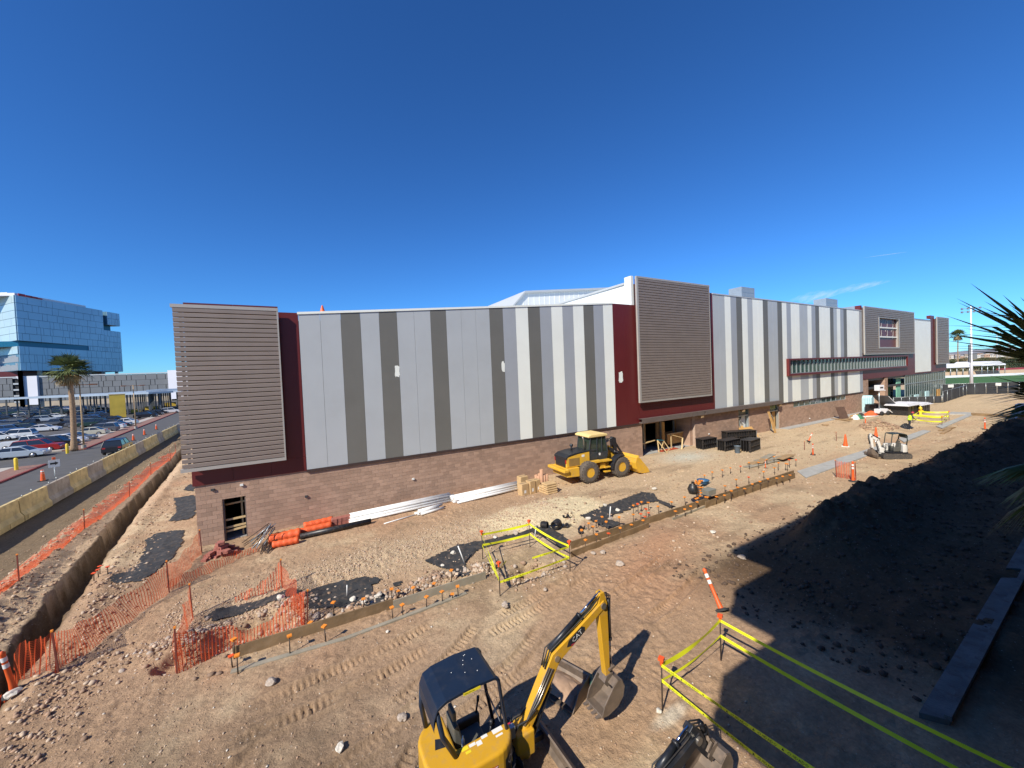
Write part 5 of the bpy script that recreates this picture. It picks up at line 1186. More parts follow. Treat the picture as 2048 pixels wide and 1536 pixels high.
def fpost(px, py, h, label, p=None, cap=True):
    p = p or at(px, py)
    if 'fp' not in tp:
        t = thing('fence_post', label, 'fence post', p, 0, 'orange fence posts'); b = MB(); b.bar((0, 0, -.1), (0, 0, 1), .035); b.build('post', mat('rust_red_post', (.20, .05, .035), .6, .2, .2, 3), t)
        b = MB(); b.box(-.026, .026, -.026, .026, .98, 1.02); b.build('cap', M_cap, t); tp['fp'] = t; t.scale = (1, 1, h); return p
    o = dup(tp['fp'], p, random.uniform(0, 3), label); o.scale = (1, 1, h); o.rotation_euler = (random.uniform(-.05, .05), random.uniform(-.05, .05), 0); return p
def span(P0, P1, h0, h1, label, sag=.25, lean0=0, lean1=0, slump=0, n=16):
    L = math.hypot(P1.x-P0.x, P1.y-P0.y); nx_, ny_2 = -(P1.y-P0.y)/L, (P1.x-P0.x)/L
    def fn(u, v):
        x = P0.x+(P1.x-P0.x)*u; y = P0.y+(P1.y-P0.y)*u; hh = (h0+(h1-h0)*u)*(1-sag*4*u*(1-u)); off = (lean0+(lean1-lean0)*u)*(1-v)+slump*4*u*(1-u)*v+.06*math.sin(u*19+v*3)
        x += nx_*off; y += ny_2*off
        return (x, y, hz(x, y)+.03+hh*v+.03*math.sin(u*31))
    return net(label, fn, L, 1.2, n*2, 8)
# left long fence
FL = [(38, 1162), (169, 1058), (259, 994), (302, 950), (341, 920), (352, 905)]
FLp = [fpost(px, py, 1.1, 'rusty fence post of the long orange fence by the trench, '+w) for (px, py), w in zip(FL, ['nearest', 'second', 'third', 'fourth', 'fifth', 'farthest'])]
pre = FLp[0]+(FLp[0]-FLp[1])*.6; pre.z = hz(pre.x, pre.y)
for i, (a, c) in enumerate(zip([pre]+FLp[:-1], FLp)):
    def fn(u, v, a=a, c=c, i=i):
        x = a.x+(c.x-a.x)*u; y = a.y+(c.y-a.y)*u; tt = 4*u*(1-u); hh = .62*(1-.45*tt)*(v if v < .35 else .35+(v-.35)*.0)
        if v <= .5: w = v/.5; o = 0; z = (.50*(1-w))*(1-.6*tt)
        else: w = (v-.5)/.5; o = -w*(1.0+.25*math.sin(u*7+i)); z = 0
        x += o; return (x, y, hz(x, y)+.035+z+.02*math.sin(u*23+v*9))
    net('slumped orange mesh on the long left fence, '+['cut by the left edge', 'between nearest and second posts', 'between second and third posts', 'between third and fourth posts', 'between fourth and fifth posts', 'farthest span'][i], fn, (c-a).length, 1.6, 20, 8)
# fence by the delineator and round the pit
PA = at(30, 1384); PB = fpost(117, 1345, 1.25, 'rusty fence post between the delineator and the building corner'); PC = fpost(338.6, 1185.5, 1.25, 'fence post with its mesh pulled low, left of the fenced pit'); PD = fpost(404, 1106, 1.15, 'fence post at the building corner with orange mesh hanging on it')
pre = PA+(PA-PB)*.9; pre.z = hz(pre.x, pre.y)
span(pre, PA, 1.1, 1.1, 'orange mesh span at the left edge of the photo'); span(PA, PB, 1.1, 1.15, 'orange mesh span between the delineator and the first post', .12)
span(PB, PC, 1.1, 1.1, 'wide orange mesh span hanging between two posts left of the pit', .32, 0, 0, .35, 26); span(PC, PD, 1.1, 1.1, 'orange mesh span running to the building corner', .4, 0, 0, .2)
P1 = fpost(354, 1347, 1.3, 'near left corner post of the fenced pit'); P2 = fpost(385.4, 1234, 1.15, 'far left corner post of the fenced pit'); P3 = fpost(565, 1177.7, 1.15, 'far right corner post of the fenced pit'); P4 = fpost(615, 1252, 1.2, 'near right corner post of the fenced pit by the form board')
span(P1, P2, 1.2, 1.1, 'left side of the orange mesh round the pit', .2); span(P4, P3, 1.15, 1.1, 'right side of the orange mesh round the pit', .35, .1); span(P1, P4, 1.15, 1.15, 'front of the orange mesh round the pit', .22, .25, .1, .35, 26)
Q = at(470, 1206); span(P3, Q, 1.1, .22, 'bunched orange mesh falling from the far post of the pit', .3, 0, 0, .1)
Q1 = at(520, 1103); Q2 = at(470, 1122); span(PC, Q2, .45, .4, 'bright orange mesh band slumped on the dirt right of the low post', .2, 0, 0, .2); span(Q2, Q1, .45, .2, 'crumpled end of the orange mesh band near the brick pile', .2, .1, 0, .1)
# delineators and cones
def delineator(px, py, label, lean=(0, 0), s=1.0, bands=True, p=None):
    p = p or at(px, py)
    if 'dl' not in tp:
        t = thing('delineator', label, 'traffic post', p, 0, 'orange delineator posts'); b = MB(); b.lathe([(.075, .03), (.05, .3), (.045, 1.0), (.06, 1.03), (.02, 1.08)], n=12); b.build('body', M_or, t)
        for z in (.72, .88): b = MB(); b.lathe([(.052, z-.05), (.052, z+.05)], n=12); b.build('band', M_wr, t)
        b = MB(); b.lathe([(.2, 0), (.2, .04), (.1, .07)], n=8); b.build('base', M_rub, t); tp['dl'] = t; t.rotation_euler = (lean[0], lean[1], 0); t.scale = (s,)*3; return t
    o = dup(tp['dl'], p, 0, label); o.rotation_euler = (lean[0], lean[1], 0); o.scale = (s,)*3; return o
delineator(30, 1386, 'orange delineator with two white bands at the left edge', (.05, -.12), 1.15)
delineator(1444, 1222, 'orange delineator leaning left in front of the big shadow', (-.62, .20), 1.2)
delineator(1626, 910, 'lower of two bent orange delineators on the yard', (.1, -.25), 1.0); delineator(1531, 936, 'small orange delineator beside the lumber pile', (0, 0), .55)
delineator(1706, 963, 'orange delineator beside the small orange mesh panel', (0, 0), 1.25); delineator(1731, 847, 'orange tube delineator near the solar trailer', (0, 0), 1.0); delineator(1895, 786, 'far orange delineator by the slanting fence', (0, 0), 1.1); delineator(1970, 859, 'orange delineator at the crest of the dark berm', (0, -.05), 1.2)
def cone(px, py, label, s=1.0, white=False):
    p = at(px, py)
    if 'cn' not in tp:
        t = thing('traffic_cone', label, 'traffic cone', p, .3, 'orange cones on the yard'); b = MB(); b.lathe([(.15, .03), (.10, .4), (.05, .85), (.03, .92)], n=14); b.build('body', M_or, t)
        b = MB(); b.box(-.22, .22, -.22, .22, 0, .035); b.build('base', M_wr if white else M_rub, t); tp['cn'] = t; t.scale = (s,)*3; return
    o = dup(tp['cn'], p, .8, label); o.scale = (s,)*3
cone(1691, 893, 'orange cone with a pale base on the open yard', 1.25, True); cone(1752, 874, 'orange cone just behind the white digger', 1.1)
b0 = at(1607, 872); delineator(0, 0, 'upper of two bent orange delineators on the yard', (.1, .6), .9, p=at(1617, 888)+Vector((0, 0, .25)))
a = at(1673, 955); c = at(1712, 960); fpost(0, 0, 1.2, 'left post of the small orange mesh panel', a); fpost(0, 0, 1.2, 'right post of the small orange mesh panel', c); span(a, c, 1.15, 1.15, 'small orange mesh panel standing on the open yard', .05)
fpost(0, 0, .9, 'thin stake standing on the yard behind the bent delineators', at(1673, 882)); fpost(0, 0, .8, 'thin stake standing by the bent delineators', at(1609, 900))
# caution tape
M_tape = mat('yellow_tape', (.78, .80, .03), .35, 0, .03, 3); M_blk_ink = mat('black_print', (.02, .02, .015), .5)
def text_verts(s):
    cu = bpy.data.curves.new('t', 'FONT'); cu.body = s; cu.size = 1; cu.resolution_u = 1; o = bpy.data.objects.new('t', cu); me = bpy.data.meshes.new_from_object(o)
    v = [tuple(x.co) for x in me.vertices]; f = [tuple(p.vertices) for p in me.polygons]; bpy.data.objects.remove(o); bpy.data.curves.remove(cu); bpy.data.meshes.remove(me); return v, f
TV, TF = text_verts('CUIDADO'); TW = max(v[0] for v in TV); TH = .75
def tape(A_, B_, label, sag=.06, w=.075, prnt=False, tw=.35, grp='yellow caution tapes', side=None, blank=False):
    A_ = Vector(A_); B_ = Vector(B_); L = (B_-A_).length; d = (B_-A_).normalized(); n = 30
    def cen(u): p = A_.lerp(B_, u); p.z -= sag*4*u*(1-u); return p
    def upv(u): a = tw*math.sin(u*math.pi*2.0+A_.x)*math.sin(u*math.pi); s = d.cross(Vector((0, 0, 1))).normalized(); return (Vector((0, 0, 1))*math.cos(a)+s*math.sin(a)).normalized()
    t = thing('caution_tape', label, 'caution tape', A_, 0, grp)
    b = MB(); sd = d.cross(Vector((0, 0, 1))).normalized()
    for i in range(n+1):
        u = i/n; p = cen(u)-A_; q = upv(u)*w/2; b.v += [tuple(p-q), tuple(p+q)]
    for i in range(n): b.f.append((2*i, 2*i+2, 2*i+3, 2*i+1)); b.mi.append(0); b.sm.append(True)
    b.build('ribbon', M_tape, t, norm=False)
    if prnt:
        b = MB(); h = w*.62; sc = h/TH*.98; pitch = TW*sc+.16; k = 0; x = .08
        s2 = side
        while x+TW*sc < L-.05:
            vs = []
            for vx, vy, _ in TV:
                xx = x+vx*sc if s2 > 0 else x+(TW-vx)*sc; u = xx/L; vs.append(cen(u)-A_+upv(u)*(vy*sc-h*.5)+sd*.006*s2)
            b.add(vs, TF)
            for q in (0, 1):
                xm = x+TW*sc+.04+q*.055; u = xm/L; c = cen(u)-A_+sd*.006*s2; du = upv(u)
                b.add([c-d*.02-du*h*.4, c+d*.02-du*h*.4, c+du*h*.45*(1 if q else -1)], [(0, 1, 2)])
            x += pitch
        b.build('printed_lettering', M_blk_ink, t, norm=False)
    return t
def tpost(p, h, label, lean=(0, 0)):
    if 'tp' not in tp:
        t = thing('tape_post', label, 'tape post', p, 0, 'posts holding caution tape'); b = MB(); b.tube([(0, 0, -.1), (0, 0, .97)], .018, 6); b.build('rod', M_stk, t); b = MB(); b.box(-.06, .06, -.06, .06, .95, 1.0); b.lathe([(.035, .86), (.035, .95)], n=6); b.build('cap', M_redcap, t); tp['tp'] = t; t.scale = (1, 1, h); t.rotation_euler = (lean[0], lean[1], 0); return t
    o = dup(tp['tp'], p, 0, label); o.scale = (1, 1, h); o.rotation_euler = (lean[0], lean[1], .4); return o
Pq = {'A': at(965.4, 1118.6), 'B': at(1060, 1094), 'C': at(1140.6, 1145), 'D': at(1000, 1192)}
for k_, w_ in (('A', 'far left'), ('B', 'far right'), ('C', 'near right'), ('D', 'near left')): tpost(Pq[k_], 1.25, f'red-capped post at the {w_} corner of the yellow tape square')
def up(p, z): return Vector((p.x, p.y, p.z+z))
for za, zb, lv in ((1.08, 1.05, 'upper'), (.62, .58, 'lower')):
    tape(up(Pq['A'], za), up(Pq['B'], zb), f'{lv} tape on the far side of the tape square', .03, .10)
    tape(up(Pq['B'], za), up(Pq['C'], zb-.02), f'{lv} tape on the right side of the tape square', .08, .09)
    tape(up(Pq['C'], zb), up(Pq['D'], zb-.4 if lv == 'upper' else .5), f'{lv} printed tape on the near side of the tape square', .02, .085, True, side=-1) if lv == 'lower' else tape(up(Pq['C'], 1.0), up(Pq['D'], 1.02).lerp(up(Pq['C'], 1.0), .45), 'short loose printed tape at the near right post', .0, .075, True, side=-1)
    tape(up(Pq['D'], .55 if lv == 'lower' else .6), up(Pq['A'], za), f'{lv} printed tape on the left side of the tape square', .02, .085, True, side=-1)
tape(up(Pq['D'], 1.0), up(Pq['D'], 1.0)+Vector((.5, .35, .0)), 'torn tape end fluttering from the near left post', .0, .05)
R1 = at(1325, 1421); R2 = at(1442, 1321); tpost(R1, 1.25, 'red-capped post at the left corner of the big tape enclosure', (0, .02)); tpost(R2, 1.25, 'red-capped post at the far corner of the big tape enclosure', (0, .02))
def far_pt(px, py, z): return G(px, py, z)
R3u = far_pt(2048, 1522, 1.05); R3l = far_pt(1960, 1536, .55); R4u = far_pt(1630, 1536, 1.05); R4l = far_pt(1550, 1536, .55)
def extend(a, b, L): return a+(b-a).normalized()*L
u1, l1, u2, l2 = up(R1, 1.08), up(R1, .72), up(R2, 1.10), up(R2, .68)
tape(u2, u1, 'upper plain tape between the two posts of the big enclosure', .12, .11, tw=.3); tape(l2, l1, 'lower plain tape between the two posts of the big enclosure', .10, .06, tw=.3)
tape(u1, extend(u1, R4u, 5.2), 'upper printed tape running off the bottom edge of the photo', .05, .085, True, side=1)
tape(l1, extend(l1, R4l, 5.2), 'lower printed tape running off the bottom edge of the photo', .05, .085, True, side=1)
tape(u2, extend(u2, R3u, 9.0), 'upper long tape crossing the shaded yard to the right edge', .25, .08); tape(l2, extend(l2, R3l, 9.0), 'lower long tape crossing the shaded yard to the right edge', .25, .09)
F4 = [at(1826, 846), at(1838, 838), at(1898, 840), at(1884, 852)]
for i in range(4):
    tpost(F4[i], 1.15, 'post of the far yellow tape box, '+['nearest the worker', 'far left', 'far right', 'near right'][i]+' corner')
    tape(up(F4[i], 1.0), up(F4[(i+1) % 4], 1.0), 'upper tape on the %s side of the far tape box' % ['left', 'far', 'right', 'near'][i], .1, .16); tape(up(F4[i], .5), up(F4[(i+1) % 4], .5), 'lower tape on the %s side of the far tape box' % ['left', 'far', 'right', 'near'][i], .1, .14)
# pipes
def pipe(name, a, b_, r, m, label, cat='pipe', grp=None, n=10, hollow=False):
    a = Vector(a); b_ = Vector(b_); t = MB(); t.tube([Vector((0, 0, 0)), b_-a], r, n); o = t.build(name, m, loc=a); tag(o, label, cat, grp); return o
for (pa, pb, r, h, lb) in (((930, 1128), (916, 1092), .025, 0, 'white stub pipe leaning on the black fabric'), ((1069, 1078), (1072, 1053), .02, 0, 'white stub pipe standing inside the yellow tape square'), ((694, 1193), (694, 1170), .02, 0, 'white stub pipe standing on the crumpled fabric'), ((1219, 1037), (1221, 1013), .03, 0, 'white stub pipe standing on the far fabric sheet')):
    a = at(*pa); dep = (a-Vector((0, 0, HC))).dot(Vector(CF)); top = DP(pb[0], pb[1], dep); pipe('stub_pipe', a, top, r, M_pvc, lb, 'pipe', 'white stub pipes')
rr = random.Random(8)
def bundle(pa, pb, n, lay, grp, lb, L0=None):
    a = at(*pa); c = at(*pb)
    d = (c-a); d.z = 0; L = d.length; d.normalize(); nrm = Vector((-d.y, d.x, 0)); k = 0
    for j in range(lay):
        for i in range(n-j):
            o = a+nrm*((i+.5*j)*.155)+d*rr.uniform(-.25, .25); z = hz(o.x, o.y); e = o+d*(L+rr.uniform(-.3, .3)); zz_ = max(hz(o.x, o.y), hz(e.x, e.y), hz((o.x+e.x)/2, (o.y+e.y)/2))
            pipe('white_pipe', (o.x, o.y, zz_+.08+j*.13), (e.x, e.y, zz_+.08+j*.13), .075, M_pvc, lb, 'pipe', grp, 9)
bundle((706, 1049), (905, 1003), 6, 3, 'white pipes of the left stack by the wall', 'long white plastic pipe in the left stack against the block wall')
bundle((915, 1008), (1050, 977), 6, 3, 'white pipes of the right stack by the wall', 'long white plastic pipe in the right stack beside the cardboard boxes')
bundle((842, 1032), (884, 1019), 3, 2, 'short white pipes', 'short white pipe on the small heap in front of the left stack')
pipe('thin_white_pipe', at(768, 1049, .04), at(835, 1029, .04), .03, M_pvc, 'single thin white pipe lying apart in front of the stack')
a = at(600, 1079); c = at(742, 1047); zz_ = max(a.z, c.z)+.15; pipe('black_pipe', (a.x, a.y, zz_), (c.x, c.y, zz_), .14, M_blackp, 'long black drain pipe lying below the white pipes', n=18)
def corr(px, py, r, L, ang, label):
    p = at(px, py); t = thing('corrugated_pipe', label, 'pipe', p+Vector((0, 0, r)), ang, 'black corrugated pipe pieces'); prof = []
    for k in range(int(L/.05)+1): prof.append((r*(1.0 if k % 2 else .88), -L/2+k*.05))
    inner = [(r*.8, L/2), (r*.8, -L/2)]; b = MB()
    vs = prof+inner+[prof[0]]; n = 18; V = []
    for q, h in vs:
        for k in range(n): a_ = 2*math.pi*k/n; V.append((h, q*math.cos(a_), q*math.sin(a_)))
    b.add(V, [(i*n+k, i*n+(k+1) % n, (i+1)*n+(k+1) % n, (i+1)*n+k) for i in range(len(vs)-1) for k in range(n)]); b.build('shell', M_blackp, t); return t
corr(1089, 1057, .19, .35, 2.2, 'short black corrugated pipe piece, left of a pair'); corr(1113, 1057, .22, .5, .5, 'black corrugated pipe piece, right and larger of a pair')
def scrap(px, py, s, label, seed):
    p = at(px, py); rr = random.Random(seed); b = MB(); b.grid(lambda u, v: ((u-.5)*s+.1*s*math.sin(v*5+seed), (v-.5)*s*.6, .03+s*.35*abs(math.sin(u*4+seed)*math.cos(v*3))), 6, 5); o = b.build('plastic_scrap', M_blackp, loc=p, norm=False); tag(o, label, 'scrap', 'black plastic scraps')
scrap(1134, 1036, .4, 'crumpled black plastic scrap behind the pipe pieces', 1); scrap(1133, 1055, .45, 'curved black plastic scrap right of the pipe pieces', 2); scrap(1164, 1060, .45, 'black plastic scrap near the long form', 3); scrap(1162, 1068, .3, 'small black plastic scrap beside the long form', 4)
# orange net rolls, bricks, steel, boxes, tubes by the wall
def roll(pa, pb, r, label):
    a = at(*pa); c = at(*pb); z = max(a.z, c.z)+r*.9; b = MB(); d = Vector((c.x-a.x, c.y-a.y, 0)); n = 14
    b.tube([d*(k/n) for k in range(n+1)], [r*(1+.10*math.sin(k*2.1)) for k in range(n+1)], 14); o = b.build('net_roll', M_roll, loc=(a.x, a.y, z)); tag(o, label, 'mesh roll', 'orange mesh rolls'); return o
roll((538, 1088), (602, 1075), .25, 'thick orange mesh roll beside the steel bars'); roll((598, 1070), (664, 1056), .17, 'middle orange mesh roll beside the black pipe'); roll((608, 1058), (666, 1046), .18, 'orange mesh roll against the wall by the red blocks')
roll((545, 1096), (598, 1086), .16, 'flattened orange mesh roll in front of the thick one')
for i in range(4):
    a = at(668+9*i, 1052-2*i); b = MB(); b.box(-.14, .14, -.2, .2, 0, .22); o = b.build('red_block', M_brick, loc=a+Vector((0, 0, 0)), bevel=.01); tag(o, 'red block in the row between the orange rolls and white pipes', 'block', 'row of red blocks')
    b = MB(); b.box(-.14, .14, -.2, .2, 0, .2); o = b.build('red_block', M_brick, loc=a+Vector((.02, 0, .225)), bevel=.01); tag(o, 'red block in the row between the orange rolls and white pipes', 'block', 'row of red blocks')
p0 = at(440, 1112); rr = random.Random(12); bmk = MB(); bmk.box(-.15, .15, -.1, .1, 0, .12); bme_ = bmk.mesh('brick', M_brick)
for k in range(30):
    lay = 0 if k < 13 else 1 if k < 22 else 2 if k < 27 else 3; R_ = (.55, .38, .24, .1)[lay]
    o = put('red_brick', bme_, loc=p0+Vector((rr.uniform(-R_, R_), rr.uniform(-R_, R_)*.7, lay*.18+.01))); o.rotation_euler = (rr.choice([0, 0, 1.5]), rr.uniform(-.1, .1), rr.uniform(0, 3)); tag(o, 'red brick in the loose pile at the building corner', 'brick', 'bricks piled at the building corner')
for k in range(16):
    a = at(rr.uniform(484, 528), rr.uniform(1092, 1108)); c = at(rr.uniform(535, 556), rr.uniform(1084, 1090)); pipe('steel_bar', (a.x, a.y, a.z+.05+.02*k), (c.x, c.y, c.z+.75+.02*k), .018, M_galv if k % 2 else M_stk, 'steel fence bar in the leaning bundle beside the orange rolls', 'steel bar', 'bundle of steel bars')
for k in range(10):
    a = at(rr.uniform(520, 545), rr.uniform(1098, 1112)); c = a+Vector((rr.uniform(-.1, .5), rr.uniform(.2, .8), .25)); pipe('steel_bar', a+Vector((0, 0, .04)), c, .02, M_stk, 'dark steel post in the tangle before the orange rolls', 'steel bar', 'bundle of steel bars')
M_card = mat('cardboard', (.50, .34, .17), .85, 0, .12, 3); M_cardd = mat('brown_box_tape', (.20, .14, .09), .7)
def cbox(px, py, w, d, h, rz, label):
    p = at(px, py); t = thing('cardboard_box', label, 'box', p, rz, 'cardboard boxes by the white pipes'); b = MB(); b.box(-w/2, w/2, -d/2, d/2, 0, h); b.build('body', M_card, t, bevel=.01); b = MB(); b.box(-w/2-.003, w/2+.003, -.04, .04, h-.001, h+.004); b.build('packing_tape', M_cardd, t)
    b = MB(); b.box(-w*.2, w*.1, -d/2-.004, -d/2-.001, h*.2, h*.45); b.build('label_sticker', M_wr, t)
cbox(1047, 989, .55, .5, .75, .1, 'near left cardboard box with a white sticker'); cbox(1062, 986, .45, .5, .85, .1, 'middle cardboard box of the group'); cbox(1073, 982, .35, .5, .8, .1, 'right narrow cardboard box of the group'); cbox(1046, 981, .6, .5, 1.0, .05, 'tall cardboard box at the back of the group')
M_tube = mat('cardboard_tube', (.46, .26, .16), .85, 0, .12, 3)
for i, (px, py, h) in enumerate([(1073, 972, .8), (1078, 974, .8), (1084, 976, 1.3), (1089, 975, .9), (1094, 974, .9), (1080, 970, .85)]):
    p = at(px, py); b = MB(); b.lathe([(.11, 0), (.12, h), (.09, h), (.09, h-.2)], n=12); o = b.build('cardboard_tube', M_tube, loc=p); tag(o, 'upright cardboard tube in the cluster behind the boxes' if i != 2 else 'tallest upright cardboard tube behind the boxes', 'tube', 'cardboard tubes')
for i in range(5):
    p = at(1100, 986); b = MB(); b.box(-.42, .42, -.32, .32, 0, .13); o = b.build('paper_sack', M_card, loc=p+Vector((.02*(i % 2), .02*i, .14*i)), bevel=.05); tag(o, 'tan sack in the low stack beside the tubes, %s' % ['bottom', 'second up', 'middle', 'fourth up', 'top'][i], 'sack', 'stack of tan sacks')
for i in range(3):
    p = at(1089, 984); b = MB(); b.box(-.3, .3, -.3, .3, 0, .15); o = b.build('paper_sack', M_card, loc=p+Vector((0, 0, .16*i)), bevel=.05); tag(o, 'tan sack in the smaller stack left of the main one', 'sack', 'small stack of tan sacks')
# black ribbed form panels near the doors
def ribpanel(px, py, L, H, rz, label):
    p = at(px, py); t = thing('ribbed_panel', label, 'form panel', p, rz, 'black ribbed panels stacked near the doorways')
    for k in range(4):
        b = MB(); b.box(-L/2, L/2, k*.22, k*.22+.05, .02, H); b.build('face', M_blackp, t)
    n = int(L/.28)
    for k in range(n+1):
        b = MB(); x = -L/2+L*k/n; b.box(x-.03, x+.03, -.14, -.001, .05, H-.05); b.build('rib', M_blackp, t)
    b = MB(); b.box(-L/2, L/2, -.16, -.0, H*.48, H*.54); b.box(-L/2-.02, L/2+.02, -.18, .75, H, H+.06); b.build('stiffener', M_blackp, t)
    b = MB(); b.box(L/2+.001, L/2+.09, -.14, .1, .05, H*.98); b.build('light_edge', M_galv, t)
ribpanel(1418, 897, 1.9, .95, -.05, 'left stack of black ribbed panels by the first entry'); ribpanel(1464, 900, 2.2, .95, -.03, 'middle stack of black ribbed panels behind the grey bucket'); ribpanel(1508, 902, 2.0, 1.05, .12, 'right stack of black ribbed panels'); ribpanel(1482, 882, 3.4, 1.0, -.35, 'rear stack of black ribbed panels along the block wall')
p = at(1475, 906); t = thing('grey_bucket', 'large grey bucket in front of the black panels', 'bucket', p); b = MB(); b.lathe([(.2, 0), (.27, .62), (.30, .64), (.26, .66), (.25, .6), (.2, .1)], n=16); b.build('tub', mat('grey_plastic', (.10, .13, .16), .5), t); b = MB(); b.tube([(.28, 0, .5), (.4, -.1, .3), (.3, -.15, .02)], .015, 5); b.build('handle', M_lum, t)
def sheetlean(px, py, w, h, rz, tilt, m, label, cat='plywood sheet', name='plywood_sheet'):
    p = at(px, py); b = MB(); b.box(-w/2, w/2, -.02, .02, 0, h); o = b.build(name, m, loc=p+Vector((0, 0, .02))); o.rotation_euler = (tilt, 0, rz); tag(o, label, cat, 'plywood sheets about the yard'); return o
sheetlean(1505, 875, 2.0, 1.3, -.15, -.7, M_ply, 'wide plywood sheet leaning behind the black panels'); sheetlean(1491, 873, .8, 1.3, -.25, -.6, M_ply, 'narrow plywood sheet left of the wide one'); sheetlean(1551, 866, .42, 2.5, .0, -.28, M_ply, 'tall yellow board leaning on the wall by the third doorway'); sheetlean(1735, 823, 1.0, 2.4, .0, -.35, M_lum, 'pale yellow board leaning near the solar trailer')
for i, (pa, pb, lb) in enumerate([((1492, 936), (1570, 918), 'nearest warped board of the lumber pile'), ((1500, 930), (1578, 913), 'second board of the lumber pile'), ((1512, 925), (1582, 916), 'third board of the lumber pile'), ((1518, 930), (1540, 915), 'crossing board of the lumber pile'), ((1527, 922), (1545, 915), 'short white-edged board on the lumber pile'), ((1560, 924), (1584, 917), 'outer right board of the lumber pile')]):
    a = at(*pa, .05+.04*i); c = at(*pb, .08+.05*i); b = MB(); b.bar((0, 0, 0), c-a, .5, .04); o = b.build('lumber_board', M_osb if i % 2 else M_formg, loc=a); tag(o, lb, 'board', 'lumber pile on the yard')
for i, (pa, pb, lb) in enumerate([((1683, 841), (1722, 836), 'board lying by the far wall'), ((1665, 838), (1700, 843), 'flat board left of the steel frame'), ((1704, 833), (1722, 829), 'orange tan board by the steel frame'), ((1645, 851), (1656, 851), 'short dark plank on the far yard'), ((1880, 862), (1908, 856), 'weathered plank bundle near the far concrete strip'), ((1884, 868), (1900, 860), 'crossing plank near the far concrete strip')]):
    a = at(*pa, .08); c = at(*pb, .10); b = MB(); b.bar((0, 0, 0), c-a, .5 if i < 4 else .3, .08); o = b.build('lumber_board', M_osb if i != 2 else M_ply, loc=a); tag(o, lb, 'board', 'boards on the far yard')
sheetlean(1689, 838, 1.5, 1.7, -.3, -.35, mat('rust_panel', (.12, .07, .05), .8, .2, .2, 2), 'dark rusty panel standing by the far wall', 'steel panel', 'rusty_panel')
# sawhorse frames in the entry
t = thing('sawhorse', 'light lumber sawhorse with a blue top rail in the entry', 'sawhorse', G(1328, 903, .01)); 
for a, c in (((-.7, 0, 0), (-.5, .3, 1.1)), ((-.3, -.6, 0), (-.5, .3, 1.1)), ((.9, 0, .0), (.6, .5, .9)), ((-.3, -.6, 0), (.9, .2, .05)), ((.2, .5, 0), (.6, .5, .9))): b = MB(); b.bar(a, c, .09, .05); b.build('leg', M_lum, t)
b = MB(); b.bar((-.5, .3, 1.13), (.62, .5, .93), .1, .05); b.build('rail', mat('teal_paint', (.04, .30, .38), .6), t)
t = thing('lumber_trestle', 'loose lumber frame standing right of the sawhorse', 'lumber frame', G(1356, 899, .01)); 
for a, c in (((-.3, .5, 0), (-.2, .6, 1.5)), ((-.2, .6, 1.4), (1.0, .2, 1.0)), ((1.0, .2, 1.0), (.3, -.2, 0))): b = MB(); b.bar(a, c, .12, .05); b.build('stud', M_lum, t)
p = G(1336, 900, .01); b = MB(); b.box(-1.2, 1.2, -.25, .25, 0, .05); o = b.build('red_sheet', mat('red_sheet', (.42, .07, .03), .6), loc=p+Vector((0, 0, .01))); tag(o, 'flat red sheet on the ground at the first entry', 'sheet')
# bag and tubs on a post
p = at(1396, 1008); t = thing('supply_post', 'post hung with orange caps beside the long form', 'post', p); b = MB(); b.bar((0, 0, 0), (0, 0, 1.1), .14); b.build('post', M_galv, t); b = MB(); b.bar((-.1, 0, .85), (1.3, .1, 1.05), .22, .03); b.build('board', M_formg, t)
b = MB(); rr = random.Random(3)
for k in range(46): x, y, z = rr.gauss(0, .16), rr.gauss(0, .12), rr.uniform(.35, 1.35); b.box(x-.045, x+.045, y-.045, y+.045, z-.03, z+.03)
b.build('cap_cluster', M_cap, t, kind='stuff')
b = MB(); b.lathe([(.02, -.3), (.22, -.25), (.30, 0), (.2, .25), (.06, .34), (.1, .42)], n=14); o = b.build('black_bag', M_blackp, loc=p+Vector((-.42, 0, .95))); tag(o, 'full black bag hanging left of the orange caps', 'bag')
b = MB(); b.lathe([(.25, 0), (.33, .18), (.35, .2), (.31, .19), (.24, .04)], n=18); o = b.build('blue_tub', mat('blue_plastic', (.03, .10, .20), .4), loc=p+Vector((.6, .05, 1.1))); tag(o, 'round blue tub on the board right of the orange caps', 'tub')
b = MB(); b.prism([(-.3, 0), (.3, 0), (.38, .3), (-.38, .3)], -.25, .25, 'y'); o = b.build('grey_crate', mat('grey_tub', (.22, .22, .19), .6), loc=p+Vector((.55, -.3, .55))); tag(o, 'grey crate hanging below the blue tub', 'crate')
# solar camera trailer
M_pv = mat('solar_cells', (.02, .022, .03), .45, 0, .1, 6, spec=.3)
p = at(1762, 830); t = thing('solar_trailer', 'white camera trailer with a tilted solar panel and a mast', 'trailer', p, -.3)
b = MB(); b.box(-.7, .7, -.4, .4, .3, .9); b.build('cabinet', M_garw, t, bevel=.03)
b = MB(); b.tube([(-.3, 0, .9), (-.3, 0, 3.6)], .07, 8); b.build('mast', M_galv, t)
b = MB(); b.box(-.75, .2, -.3, .3, 3.5, 4.3); b.build('camera_head', M_garw, t, bevel=.03); b = MB(); b.box(-.55, 0, -.32, -.301, 3.85, 4.05); b.build('lens_window', M_rub, t); b = MB(); b.bar((.2, 0, 3.7), (.7, -.1, 3.5), .1); b.build('camera', M_garw, t)
for s in (-1, 1): b = MB(); b.bar((.5, s*.4, .9), (1.6*1, s*.7, 0), .07); b.build('outrigger', M_garw, t)
